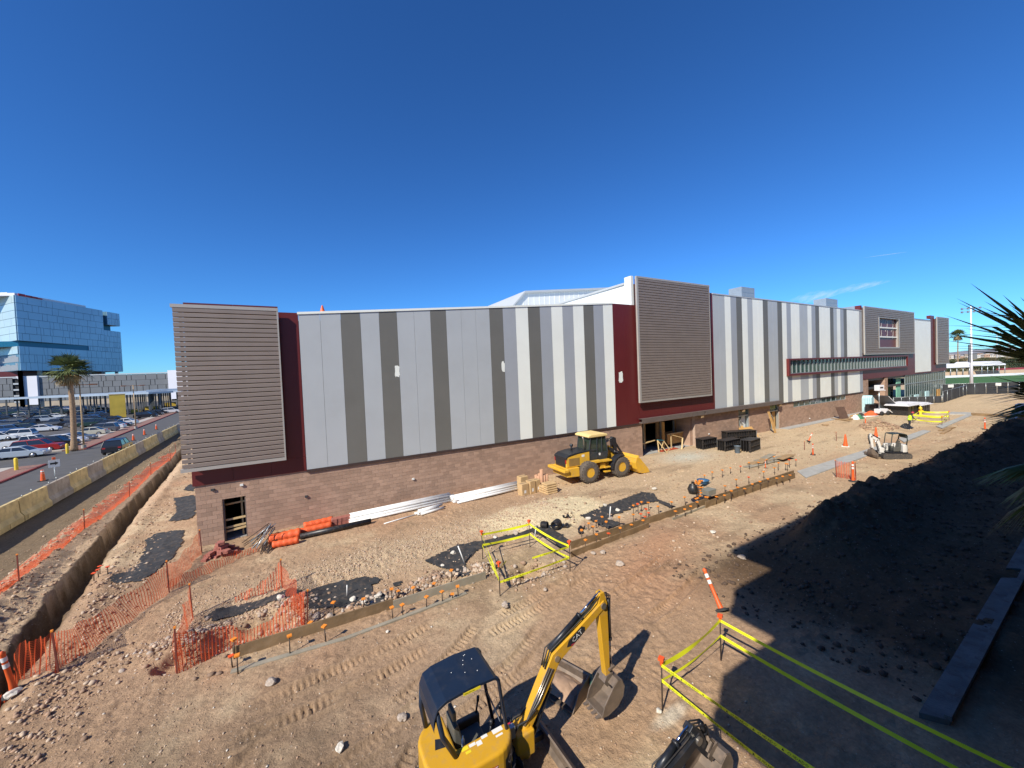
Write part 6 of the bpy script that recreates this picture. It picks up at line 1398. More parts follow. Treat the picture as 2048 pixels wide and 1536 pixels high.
b = MB(); b.prism([(-.1, 2.75), (2.5, .62), (2.55, .68), (-.05, 2.82)], -.95, .95, 'y'); b.build('solar_panel', M_pv, t); b = MB(); b.prism([(-.1, 2.70), (2.5, .57), (2.5, .615), (-.1, 2.745)], -1.0, 1.0, 'y'); b.build('panel_frame', M_dks, t); b = MB(); b.prism([(-.1, 2.69), (2.5, .56), (2.5, .63), (-.1, 2.76)], -1.04, -1.001, 'y'); b.build('frame_edge', M_garw, t)
for s in (-.6, .6): b = MB(); b.lathe([(.0, -.08), (.3, -.08), (.32, 0), (.3, .08), (0, .08)], (s, -.5, .3), 'y', 12); b.build('wheel', M_tire, t)
# board stacks near it
for i in range(4):
    p = at(1741+4.5*i, 824); b = MB(); b.box(-.42, .42, -.3, .3, .0, 2.1); b.prism([(-.42, 2.101), (.42, 2.101), (.2, 2.5), (-.1, 2.45)], -.3, .3, 'y'); o = b.build('insulation_pack', M_sky, loc=p+Vector((0, .8, 0))); tag(o, 'pale blue wrapped pack standing beside the trailer, one of four', 'pack', 'pale blue packs')
p = at(1748, 824); t = thing('black_crate', 'black mesh crate in front of the pale blue packs', 'crate', p, -.1); b = MB(); b.box(-1.3, 1.3, -.7, .5, .02, 1.25); b.build('box', M_blackp, t); b = MB()
for k in range(8): b.box(-1.3+.36*k, -1.25+.36*k, -.73, -.701, .0, 1.3)
b.build('slat', M_dks, t)
b = MB(); b.grid(lambda u, v: ((u-.5)*2.6, (v-.5)*1.3, .05+.45*math.sin(u*3.1)*math.sin(v*3.1)*(1+.3*math.sin(u*17+v*11))), 16, 10); o = b.build('orange_heap', M_roll, loc=at(1742, 830), norm=False); tag(o, 'crumpled heap of orange mesh at the foot of the trailer', 'mesh heap')
pipe('white_plank', at(1722, 834, .06), at(1757, 833, .06), .08, M_pvc, 'long white pipe lying in front of the trailer', 'pipe')
for i, (px, py, m, lb) in enumerate([(1722, 833, M_blackp, 'black crumpled sheet near the green bags'), (1718, 837, mat('green_bag', (.05, .20, .10), .6), 'green bag on the far yard'), (1711, 838, M_wr, 'white bag on the far yard')]):
    b = MB(); b.grid(lambda u, v: ((u-.5)*1.4, (v-.5)*.9, .5*math.sin(u*3.14)*math.sin(v*3.14)*(1+.3*math.sin(u*13+v*9+i))), 9, 7); o = b.build('bag', m, loc=at(px, py), norm=False); tag(o, lb, 'bag')
# sheet stacks on black crates, hydrant
for i, (px, py, L, H, lb) in enumerate([(1830, 829, 4.6, 1.35, 'left'), (1851, 826, 3.4, 1.2, 'right')]):
    p = at(px, py); t = thing('sheet_stack', f'{lb} stack of white sheets lying on black crates near the hydrant', 'sheet stack', p, -.05, 'white sheet stacks')
    for k in range(4): b = MB(); x = -L/2+L*(k+.1)/4; b.box(x, x+L*.2, 0, 1.8, 0, H); b.build('crate', M_blackp, t)
    for k in range(3): b = MB(); b.box(-L*.62+.3*k, L*.55-.2*k, -.3+.2*k, 2.3, H+.01+k*.09, H+.08+k*.09); b.build('white_sheet', M_garw, t)
p = at(1841, 829); t = thing('fire_hydrant', 'yellow fire hydrant in front of the stacked sheets', 'hydrant', p, .6)
b = MB(); b.lathe([(.22, 0), (.22, .08), (.14, .1), (.14, .75), (.20, .78), (.20, .86), (.17, 1.0), (.06, 1.12), (.05, 1.2)], n=14); b.build('barrel', M_yel, t)
for a_, c_ in (((-.3, 0, .62), (.3, 0, .62)), ((0, -.28, .55), (0, .0, .55))): b = MB(); b.tube([a_, c_], .09, 10); b.build('nozzle', M_yel, t)
# blue containers at the right edge
M_bl = mat('dark_blue_container', (.02, .045, .13), .5, 0, .1, .5)
p = at(2052, 836); t = thing('blue_container', 'dark blue container at the right edge of the yard', 'container', p, -.05); b = MB(); b.box(-1.2, 5, -3.2, -.2, 0, 4.0); b.build('body', M_bl, t); b = MB()
for k in range(12): b.box(-1.2+.5*k, -1.05+.5*k, -.199, -.15, .1, 3.9)
b.build('rib', M_bl, t)
b = MB(); b.box(-3.4, -1.3, -1.2, .4, 0, 1.9); o = b.build('blue_bin', M_bl, loc=p, bevel=.05); tag(o, 'lower dark blue bin left of the container', 'bin')
# a red cone on the parapet
p = WL(645, 627, YF+.3); b = MB(); b.lathe([(.14, 0), (.03, .38)], n=10); o = b.build('parapet_cone', M_or, loc=(p.x, YF+.15, zt1(p.x)+.13)); tag(o, 'small orange cone standing on the parapet of the striped wall', 'traffic cone')
# the near palm leaning in at the right edge
def near_palm():
    rr = random.Random(77); c = DP(2290, 860, 3.4); t = thing('near_palm', 'dark palm fronds reaching in at the right edge of the photo', 'palm tree', (c.x, c.y, 0))
    b = MB(); b.tube([(0, 0, 0), (0, 0, c.z-.2)], [.34, .26], 12); b.build('trunk', M_trunk, t)
    tips = [(1930, 572, 1.9), (2010, 590, 1.7), (1960, 745, 2.3), (1975, 800, 2.2), (2060, 560, 2.0), (1930, 960, 3.1), (1960, 1060, 3.3), (1990, 1000, 3.0), (2040, 700, 2.2)]
    for (px, py, dep) in tips:
        tip = DP(px+10, py, dep+.9); v = tip-c; L = v.length; d = v.normalized(); base = Vector((0, 0, c.z)); side = d.cross(Vector((0, 0, 1))).normalized(); u = side.cross(d)
        b = MB(); hub = base+d*L*.48; b.bar(base, hub, .03, .015)
        for j in range(40):
            f = (j/39-.5)*2; ang = f*.5+rr.uniform(-.03, .03); ll = L*.52*(1-.35*abs(f))*rr.uniform(.9, 1.08); dd = (d*math.cos(ang)+side*math.sin(ang)*.8+u*(-.22*abs(f)+.04)).normalized()
            m_ = hub+dd*ll*.6; e = hub+dd*ll+Vector((0, 0, -ll*rr.uniform(.04, .2))); w = dd.cross(u).normalized()*.016
            b.add([hub, m_+w, e, m_-w], [(0, 1, 2, 3)])
        b.build('frond', M_frond, t, norm=False)
near_palm()
# ------------------------------------------------------------------ machines and the worker
M_cy = mat('machine_yellow', (.62, .335, .022), .36, .05, .05, 2.6, dirt=.42, dcol=(.36, .25, .15)); M_ly = mat('loader_yellow', (.70, .40, .035), .45, .05, .07, 2, dirt=.55, dcol=(.42, .29, .16)); M_bm = mat('machine_black', (.018, .021, .028), .38, .1, .15, 3, dirt=.22, dcol=(.15, .11, .08))
M_nv = mat('canopy_navy', (.010, .020, .042), .38, .1, .1, 2, dirt=.08, dcol=(.2, .17, .13)); M_chr = mat('chrome_rod', (.55, .55, .58), .12, 1.0, 0); M_buck = mat('worn_bucket_steel', (.18, .14, .11), .55, .3, .25, 4, dirt=.5, dcol=(.30, .21, .15)); M_seat = mat('seat_vinyl', (.09, .09, .08), .6, 0, .1, 3); M_hose = mat('hose_rubber', (.02, .02, .022), .6, 0, .2, 5, dirt=.2)
M_trk = mat('rubber_track', (.055, .052, .05), .85, 0, .2, 5, dirt=.7, dcol=(.24, .18, .13)); M_stl = mat('dull_steel_tube', (.42, .38, .33), .3, .8, .1, 3); M_mw = mat('machine_white', (.66, .64, .60), .4, 0, .06, 2, dirt=.3, dcol=(.32, .24, .17)); M_ink = mat('decal_white', (.75, .75, .73), .45, 0, 0); M_inkr = mat('decal_crimson', (.42, .02, .05), .45, 0, 0); M_inkb = mat('decal_blue', (.03, .04, .12), .5, 0, 0); M_decy = mat('decal_yellow', (.75, .62, .03), .45, 0, .1, 8)
def tmesh(s, size, m, parent, M, name='lettering', sx=1.0):
    v, f = text_verts(s); b = MB(); b.v = [tuple(M @ Vector((x*size*sx, y*size, 0))) for x, y, z in v]; b.f = list(f); b.mi = [0]*len(f); b.sm = [False]*len(f)
    return b.build(name, m, parent, norm=False)
def bar2(b, a, c, w, h, y0=0.0): b.bar((a[0], y0, a[1]), (c[0], y0, c[1]), w, h)
def mini_ex(label, loc, rz, paint, roofm, boompts, scale=1.0, decals=False, trackm=M_trk, canopy=True):
    t = thing('mini_excavator', label, 'excavator', loc, rz, None, scale=scale)
    # tracks
    for s in (-1, 1):
        y0, y1 = (s*.72-.17, s*.72+.17); prof = []
        for k in range(9): a = -math.pi/2-math.pi*k/8; prof.append((-.95+.24*math.cos(a), .25+.24*math.sin(a)))
        for k in range(9): a = math.pi/2-math.pi*k/8; prof.append((.95+.24*math.cos(a), .25+.24*math.sin(a)))
        b = MB(); b.prism(prof, y0, y1, 'y'); tk = b.build('track', trackm, t)
        b = MB(); n = 22
        for k in range(n):
            for z, d in ((.49, 1), (.005, -1)): x = -.95+1.9*k/(n-1); b.box(x-.03, x+.03, y0-.005, y1+.005, z-.01 if d > 0 else z-.02, z+.025 if d > 0 else z)
        for k in range(7):
            for cx, sg in ((-.95, -1), (.95, 1)):
                a = math.pi/2-math.pi*(k+.5)/7; x = cx+sg*.25*math.cos(a); z = .25+.25*math.sin(a); b.box(x-.03, x+.03, y0-.004, y1+.004, z-.03, z+.03)
        b.build('track_pad', trackm, tk, kind='stuff')
    b = MB(); b.box(-.8, .8, -.54, .54, .14, .42); b.lathe([(.42, .42), (.42, .58)], n=20); b.build('undercarriage', M_bm, t)
    # dozer blade
    b = MB(); b.prism([(1.62, .02), (1.70, .12), (1.70, .33), (1.60, .42), (1.57, .40), (1.64, .30), (1.64, .12), (1.57, .04)], -.88, .88, 'y'); b.build('dozer_blade', M_buck, t)
    for s in (-.45, .45): b = MB(); b.bar((.7, s, .25), (1.6, s, .2), .1, .12); b.build('blade_arm', M_bm, t)
    # house: rounded plan, engine hood wraps the right and rear
    def arc(cx, cy, r, a0, a1, n=7): return [(cx+r*math.cos(math.radians(a0+(a1-a0)*k/n)), cy+r*math.sin(math.radians(a0+(a1-a0)*k/n))) for k in range(n+1)]
    plan = arc(.15, .0, .42, 0, -90)+arc(-.52, .10, .52, -90, -180, 9)+arc(-.60, .42, .44, 180, 90, 8)+[(-.46, .86), (-.46, .06), (.57, .06)]
    b = MB(); b.prism(plan, .62, 1.34, 'z'); hd = b.build('engine_hood', paint, t, bevel=.12)
    for m_ in hd.modifiers: m_.segments = 4
    for p_ in hd.data.polygons: p_.use_smooth = False
    plan2 = arc(.20, .0, .44, 0, -90)+arc(-.54, .10, .54, -90, -180, 9)+arc(-.62, .42, .46, 180, 90, 8)+[(.6, .86), (.75, .5), (.75, -.2)]
    b = MB(); b.prism(plan2, .54, .63, 'z'); b.build('house_deck', M_bm, t)
    b = MB(); b.prism([(p[0]*1.008, p[1]*1.008) for p in plan2[:19]]+[(-.3, .5), (.2, -.1)], .80, .815, 'z'); b.build('seam', M_bm, t)
    # operator station
    b = MB(); b.box(-.45, .80, .07, .84, .64, .70); b.build('floor_mat', M_bm, t)
    st = MB(); st.prism([(-.30, .70), (.20, .70), (.22, 1.02), (-.20, 1.0), (-.34, 1.55), (-.44, 1.53), (-.42, .9)], .24, .68, 'y'); st.build('seat', M_seat, t, bevel=.03)
    b = MB(); b.box(-.42, -.34, .32, .60, 1.56, 1.74); b.build('headrest', M_seat, t, bevel=.03)
    for s in (.08, .70): b = MB(); b.box(-.2, .28, s, s+.12, .72, 1.12); b.build('console', M_seat, t, bevel=.03); b = MB(); b.tube([(.22, s+.06, 1.12), (.27, s+.06, 1.34)], .02, 6); b.tube([(.27, s+.06, 1.33), (.28, s+.06, 1.43)], .03, 8); b.build('joystick', M_bm, t)
    for s in (.28, .42): b = MB(); b.tube([(.72, s, .7), (.62, s, 1.05), (.60, s, 1.28)], .014, 6); b.tube([(.60, s, 1.28), (.60, s, 1.36)], .024, 6); b.build('travel_lever', M_bm, t)
    b = MB(); b.box(.60, .70, -.02, .08, 1.0, 1.22); b.build('gauge', M_galv, t)
    # canopy: one sheet bending down at the rear
    if canopy:
        cz = 2.45; prof = [(-.90, 2.02), (-.89, 2.20), (-.82, 2.36), (-.66, 2.43), (-.2, 2.47), (.26, 2.44), (.33, 2.40)]
        b = MB(); pr = prof+[(x+.01, z-.05) for x, z in prof[::-1]]; b.prism(pr, -.12, .80, 'y'); cn = b.build('canopy_roof', roofm, t, bevel=.015)
        b = MB(); b.box(.10, .112, -.115, .795, 2.455, 2.468); b.build('roof_seam', M_galv, cn) if 0 else None
        rr = random.Random(5); b = MB()
        for k in range(8): x, y = rr.uniform(-.4, .1), rr.uniform(.1, .7); b.lathe([(.009, 0), (.006, .006)], (x, y, 2.47+.02*x*0), 'z', 6)
        b.build('roof_rivet', M_ink, cn)
        for y in (-.08, .76):
            b = MB(); b.tube([(.30, y, 2.40), (.36, y, 2.32), (.46, y, 1.5), (.60, y, .72)], .035, 8); b.build('canopy_post', roofm, t)
            b = MB(); b.tube([(-.86, y, 2.1), (-.88, y, 1.8), (-.80, y, 1.3)], .045, 8) if y > 0 else b.tube([(-.82, y, 2.25), (-.74, y, 1.8), (-.5, y, 1.30)], .045, 8); b.build('canopy_post', roofm, t)
        b = MB(); b.tube([(-.84, -.06, 2.15), (-.84, .74, 2.15)], .03, 8); b.tube([(.46, .76, 1.5), (.40, .0, 1.45)], .015, 6); b.build('cross_bar', roofm, t)
    # boom swing post
    foot, elb, tip, sb, bk = boompts; Y = .15
    b = MB(); b.box(.72, 1.12, Y-.2, Y+.2, .5, .98); b.tube([(1.0, Y, .35), (1.0, Y, 1.05)], .12, 12); b.build('swing_post', paint, t, bevel=.03)
    F, E, T = Vector(foot), Vector(elb), Vector(tip)
    def nrm2(d): return Vector((-d.y, d.x))
    d1 = (E-F).normalized(); d2 = (T-E).normalized(); n1, n2 = nrm2(d1), nrm2(d2); nm = (n1+n2).normalized()
    up_ = [F+n1*.09-d1*.05, F.lerp(E, .5)+n1*.13, E+nm*.15, E.lerp(T, .5)+n2*.10, T+n2*.08+d2*.08]; lo_ = [T-n2*.08+d2*.08, E.lerp(T, .5)-n2*.10, E-nm*.12, F.lerp(E, .5)-n1*.11, F-n1*.09-d1*.05]
    b = MB(); b.prism([tuple(p) for p in up_+lo_], Y-.095, Y+.095, 'y'); bo = b.build('boom', paint, t, bevel=.012)
    for s in (-1, 1): b = MB(); b.lathe([(.07, -.02), (.07, .02)], (T.x, Y+s*.11, T.y), 'y', 14); b.lathe([(.06, -.02), (.06, .02)], (E.x, Y+s*.10, E.y), 'y', 12); b.build('pin', M_stl, bo)
    # stick with its raised top lug
    B_ = Vector(sb); d3 = (B_-T).normalized(); n3 = nrm2(d3); top = T-d3*.28+n3*.02
    b = MB(); b.prism([tuple(p) for p in (top-n3*.06, T-n3*.11, T.lerp(B_, .5)-n3*.09, B_-n3*.06, B_+n3*.06, T.lerp(B_, .4)+n3*.12, T+n3*.15, top+n3*.06)], Y-.075, Y+.075, 'y'); sk = b.build('stick', paint, t, bevel=.012)
    # cylinders: barrel and rod each a part
    def cyl(a, c, r=.055, f=.55, par=t, m=M_bm, yy=Y):
        a = Vector(a); c = Vector(c); m_ = a.lerp(c, f); b = MB(); b.tube([(a.x, yy, a.y), (m_.x, yy, m_.y)], r, 12); b.tube([(m_.x, yy, m_.y), (m_.x+(c-a).normalized().x*.05, yy, m_.y+(c-a).normalized().y*.05)], r*1.2, 12); o = b.build('cylinder', m, par)
        b = MB(); b.tube([(m_.x, yy, m_.y), (c.x, yy, c.y)], r*.5, 10); b.build('cylinder_rod', M_chr, o); return o
    cyl(F.lerp(E, 1.02)+nm*.22, top+n3*.0, .055, .55); cyl(F+Vector((.12, -.32)), E-nm*.17, .055, .6, m=M_bm)
    fr = -n3 if n3.x < 0 else n3; oc = T-d3*.02+fr*.24; lk = B_-d3*.22+fr*.17; cyl(oc, lk, .045, .6)
    # linkage and bucket
    b = MB(); bar2(b, lk, B_-d3*.2, .04, .05, Y-.11); bar2(b, lk, B_-d3*.2, .04, .05, Y+.11); K = Vector(bk); bar2(b, lk, K+Vector((.12, .14)), .14, .07, Y); b.build('bucket_link', M_buck, t)
    bp = [(0, 0), (.15, .10), (.28, .05), (.35, -.12), (.30, -.34), (.12, -.50), (-.17, -.57), (-.36, -.54)]
    inn = [(-.34, -.50), (-.15, -.53), (.10, -.455), (.26, -.32), (.31, -.12), (.25, .015), (.15, .055), (.02, -.03)]
    W_ = .26; b = MB(); b.prism([(K.x+x, K.y+z) for x, z in bp+inn], Y-W_, Y+W_, 'y')
    for s in (-1, 1): b.prism([(K.x+x, K.y+z) for x, z in [(.01, -.01), (.15, .09), (.27, .04), (.34, -.12), (.29, -.33), (.12, -.49), (-.17, -.56), (-.34, -.53), (-.25, -.30)]], Y+s*W_-.012, Y+s*W_+.012, 'y')
    bu = b.build('bucket', M_buck, t)
    for k in range(4): yy = Y-W_+.06+k*(2*W_-.12)/3; b = MB(); b.prism([(K.x-.32, K.y-.57), (K.x-.32, K.y-.51), (K.x-.48, K.y-.52)], yy-.035, yy+.035, 'y'); b.build('bucket_tooth', M_buck, bu)
    b = MB(); b.prism([(K.x-.02, K.y-.1), (K.x+.2, K.y-.05), (K.x+.16, K.y+.16), (K.x-.02, K.y+.14), (K.x-.10, K.y+.02)], Y-.1, Y+.1, 'y'); b.build('quick_coupler', M_buck, t)
    # hoses
    for k in range(5):
        y = Y+.11+.0*k if k < 0 else Y-.11; off = .02+.035*k
        b = MB(); P_ = [F+n1*(.12+off*.3)-d1*.0, F.lerp(E, .35)+n1*(.16-off), F.lerp(E, .85)+n1*(.15-off)]; b.tube([(p.x, Y-.105-.012*(k % 2), p.y) for p in P_], .012, 6); b.build('steel_line', M_stl, bo)
    for k in range(3):
        b = MB(); P_ = [F.lerp(E, .8)+n1*.17, E+nm*(.24+.02*k), E.lerp(T, .35)+n2*.20, E.lerp(T, .8)+n2*.17, T+n2*.22+d2*.05, T+d2*.28+Vector((0, .02)), T+d3*.35+fr*(.2+.03*k), T+d3*.6+fr*.15]
        b.tube([(p.x, Y-.06+.06*k, p.y) for p in P_], .014, 6); b.build('hose', M_hose, bo)
    for y in (Y-.14, Y+.05): b = MB(); b.tube([(.55, y, .85), (.8, y+.02, 1.15), (F.x-.05, y+.03, F.y+.15), (F.x+d1.x*.25, y, F.y+d1.y*.25+.1)], .022, 6); b.build('hose', M_hose, t)
    if decals:
        # side of the boom
        mid = E.lerp(T, .42); M_ = Matrix.Translation((mid.x-d2.x*.26, Y-.098, mid.y-d2.y*.26)) @ Matrix(((d2.x, -d2.y, 0, 0), (0, 0, -1, 0), (d2.y, d2.x, 0, 0), (0, 0, 0, 1)))
        def dec(poly, m, M_, off=.001, name='decal'):
            b = MB(); b.add([tuple(M_ @ Vector((x, y, off))) for x, y in poly], [tuple(range(len(poly)))]); b.build(name, m, t, norm=False)
        dec([(-.06, 0), (.06, -.085), (.46, -.085), (.50, 0), (.44, .085), (.04, .085)], M_bm, M_, .001); dec([(.03, -.063), (.07, -.084), (.16, -.084), (.06, -.04)], M_inkr, M_, .003)
        tmesh('CAT', .155, M_ink, t, M_ @ Matrix.Translation((.10, -.052, .004)), sx=1.0)
        # hood lettering: right side, front corner and rear
        Ms = Matrix.Translation((-.45, -.424, 1.0)) @ Matrix.Rotation(math.pi/2, 4, 'X')
        dec([(0, 0), (.48, 0), (.48, .16), (0, .16)], M_inkr, Ms, .001); dec([(.012, .012), (.468, .012), (.468, .148), (.012, .148)], M_ink, Ms, .002); tmesh('EED39', .17, M_inkr, t, Ms @ Matrix.Translation((.03, .02, .003)), sx=.75)
        Mf = Matrix.Translation((.02+.18-.0, -.0, 0)) @ Matrix.Translation((.0, -.853, 1.02)) @ Matrix.Rotation(math.pi/2, 4, 'X')
        Mf = Matrix.Translation((.13-.18, -.426, 1.04)) @ Matrix.Rotation(math.pi/2, 4, 'X')
        for k in range(7): dec([(0, k*.016), (.17, k*.016), (.17, (k+1)*.016), (0, (k+1)*.016)], M_inkr if k % 2 == 0 else M_ink, Mf, .002, 'flag_stripe')
        dec([(0, .052), (.08, .052), (.08, .112), (0, .112)], M_inkb, Mf, .004, 'flag_canton')
        for (cx, cy, ang, zc) in ((0, 0, -42, .80), (0, 0, -168, .80)):
            a = math.radians(ang); nx, ny = math.cos(a), math.sin(a); ux, uy = -ny, nx
            Mc = Matrix(((ux, 0, nx, cx-ux*.22+nx*.004), (uy, 0, ny, cy-uy*.22+ny*.004), (0, 1, 0, zc), (0, 0, 0, 1)))
            R_ = .42 if ang > -90 else .52
            def wrap(x, y, o): aa = a+(x-.22)/R_; ox, oy = (.15, .0) if ang > -90 else (-.52, .10); return (ox+(R_+.002+o)*math.cos(aa), oy+(R_+.002+o)*math.sin(aa), zc+y)
            b = MB(); N = 10; sh = lambda u: (.10*abs(u-.5)*2)**1.0
            for k in range(N): 
                u0, u1 = k/N, (k+1)/N; b.add([wrap(.44*u0, sh(u0)*.9, .001), wrap(.44*u1, sh(u1)*.9, .001), wrap(.44*u1, .42-sh(u1)*.9, .001), wrap(.44*u0, .42-sh(u0)*.9, .001)], [(0, 1, 2, 3)])
            b.build('decal', M_bm, t, norm=False)
            v, f = text_verts('CAT'); b = MB(); b.add([wrap(.06+x*.17, .17+y*.21, .004) for x, y, z in v], f); b.build('lettering', M_ink, t, norm=False)
            b = MB(); b.add([wrap(.16, .03, .004), wrap(.30, .03, .004), wrap(.26, .17, .004)], [(0, 1, 2)]); b.build('decal', M_decy, t, norm=False)
        # warning labels along the hood edge beside the seat
        for (x, y, w, h, m) in ((-.40, -.20, .13, .07, M_decy), (-.25, -.2, .12, .06, M_ink), (-.12, -.25, .10, .09, M_ink), (.0, -.17, .12, .06, M_ink), (.22, -.2, .2, .09, M_ink), (.24, -.28, .14, .04, M_ink), (-.35, -.28, .1, .05, M_decy)):
            b = MB(); b.box(x, x+w, y+.14, y+h+.14, 1.3405, 1.3415); b.build('sticker', m, t)
        b = MB(); b.add([(-.62, .18, 1.3415), (-.56, .34, 1.3415), (-.74, .42, 1.3415), (-.80, .22, 1.3415)], [(0, 1, 2, 3)]); b.build('dark_patch', M_bm, t, norm=False)
        dM = Matrix.Translation((-.55, -.1201, 2.345)) @ Matrix.Rotation(math.pi/2, 4, 'X'); b = MB(); b.box(-.35, -.02, -.125, -.121, 2.375, 2.425); b.build('roof_sticker', M_decy, t)
        tmesh('CAUTION', .035, M_blk_ink, t, Matrix.Translation((-.33, -.127, 2.388)) @ Matrix.Rotation(math.pi/2, 4, 'X'), sx=1.2)
        b = MB(); b.lathe([(.03, 0), (.032, .12), (.012, .17), (.012, .2), (0, .2)], (-.30, .14, .72+.5), 'z', 10); b.build('water_bottle', mat('clear_bottle', (.45, .55, .62), .1, 0, 0, spec=.8), t)
        b = MB(); b.box(.60, .72, .08, .18, 1.05, 1.15); b.build('red_rag', M_inkr, t)
    return t
BP1 = ((1.05, .98), (1.78, 2.05), (3.08, 2.72), (3.18, 1.02), (3.14, .95))
mini_ex('yellow mini excavator with a black canopy and raised arm in the foreground', gz(2.55, 6.25, .02), 0, M_cy, M_nv, BP1, decals=True)
BP2 = ((1.0, .95), (1.25, 1.75), (1.75, 2.1), (1.62, .75), (1.58, .72))
p = at(1772, 917); mini_ex('small white digger with a dark canopy behind the dark berm', gz(41.3, 11.5, -.0), 2.45, M_mw, mat('green_black_roof', (.03, .045, .04), .5, .1, .1, 2), BP2, scale=.82)
BP3 = ((1.0, .8), (1.5, 1.35), (2.30, 1.62), (2.62, 1.15), (2.66, 1.15))
mini_ex('dark digger cut off by the bottom edge, only its arm and bucket in view', gz(3.3, 3.95, 0), 0, M_bm, M_nv, BP3, canopy=False)
# spare bucket lying under the arm
p = gz(5.30, 7.55); t = thing('spare_bucket', 'wide spare digger bucket full of dirt under the yellow arm', 'bucket', p, .35)
b = MB(); b.prism([(-.4, .02), (.35, .0), (.5, .2), (.42, .46), (.38, .44), (.45, .2), (.33, .05), (-.4, .06)], -.55, .55, 'y')
for s in (-1, 1): b.prism([(-.4, .03), (.35, .01), (.49, .2), (.41, .45), (-.1, .35)], s*.55-.012, s*.55+.012, 'y')
b.build('shell', M_buck, t)
b = MB(); b.grid(lambda u, v: (-.36+.75*u, (v-.5)*1.06, .08+.24*math.sin(u*2.4+.4)*math.sin(v*3.14)**.5+.03*float(vn(u*9, v*9, 1, 5))), 14, 12); b.build('dirt_load', M_cl1, t, norm=False)
b = MB(); b.tube([(.55, -.5, .3), (.1, -.9, .25)], .07, 12); b.build('green_pipe', mat('green_pipe', (.06, .16, .11), .6, 0, .2, 5, dirt=.5), t)
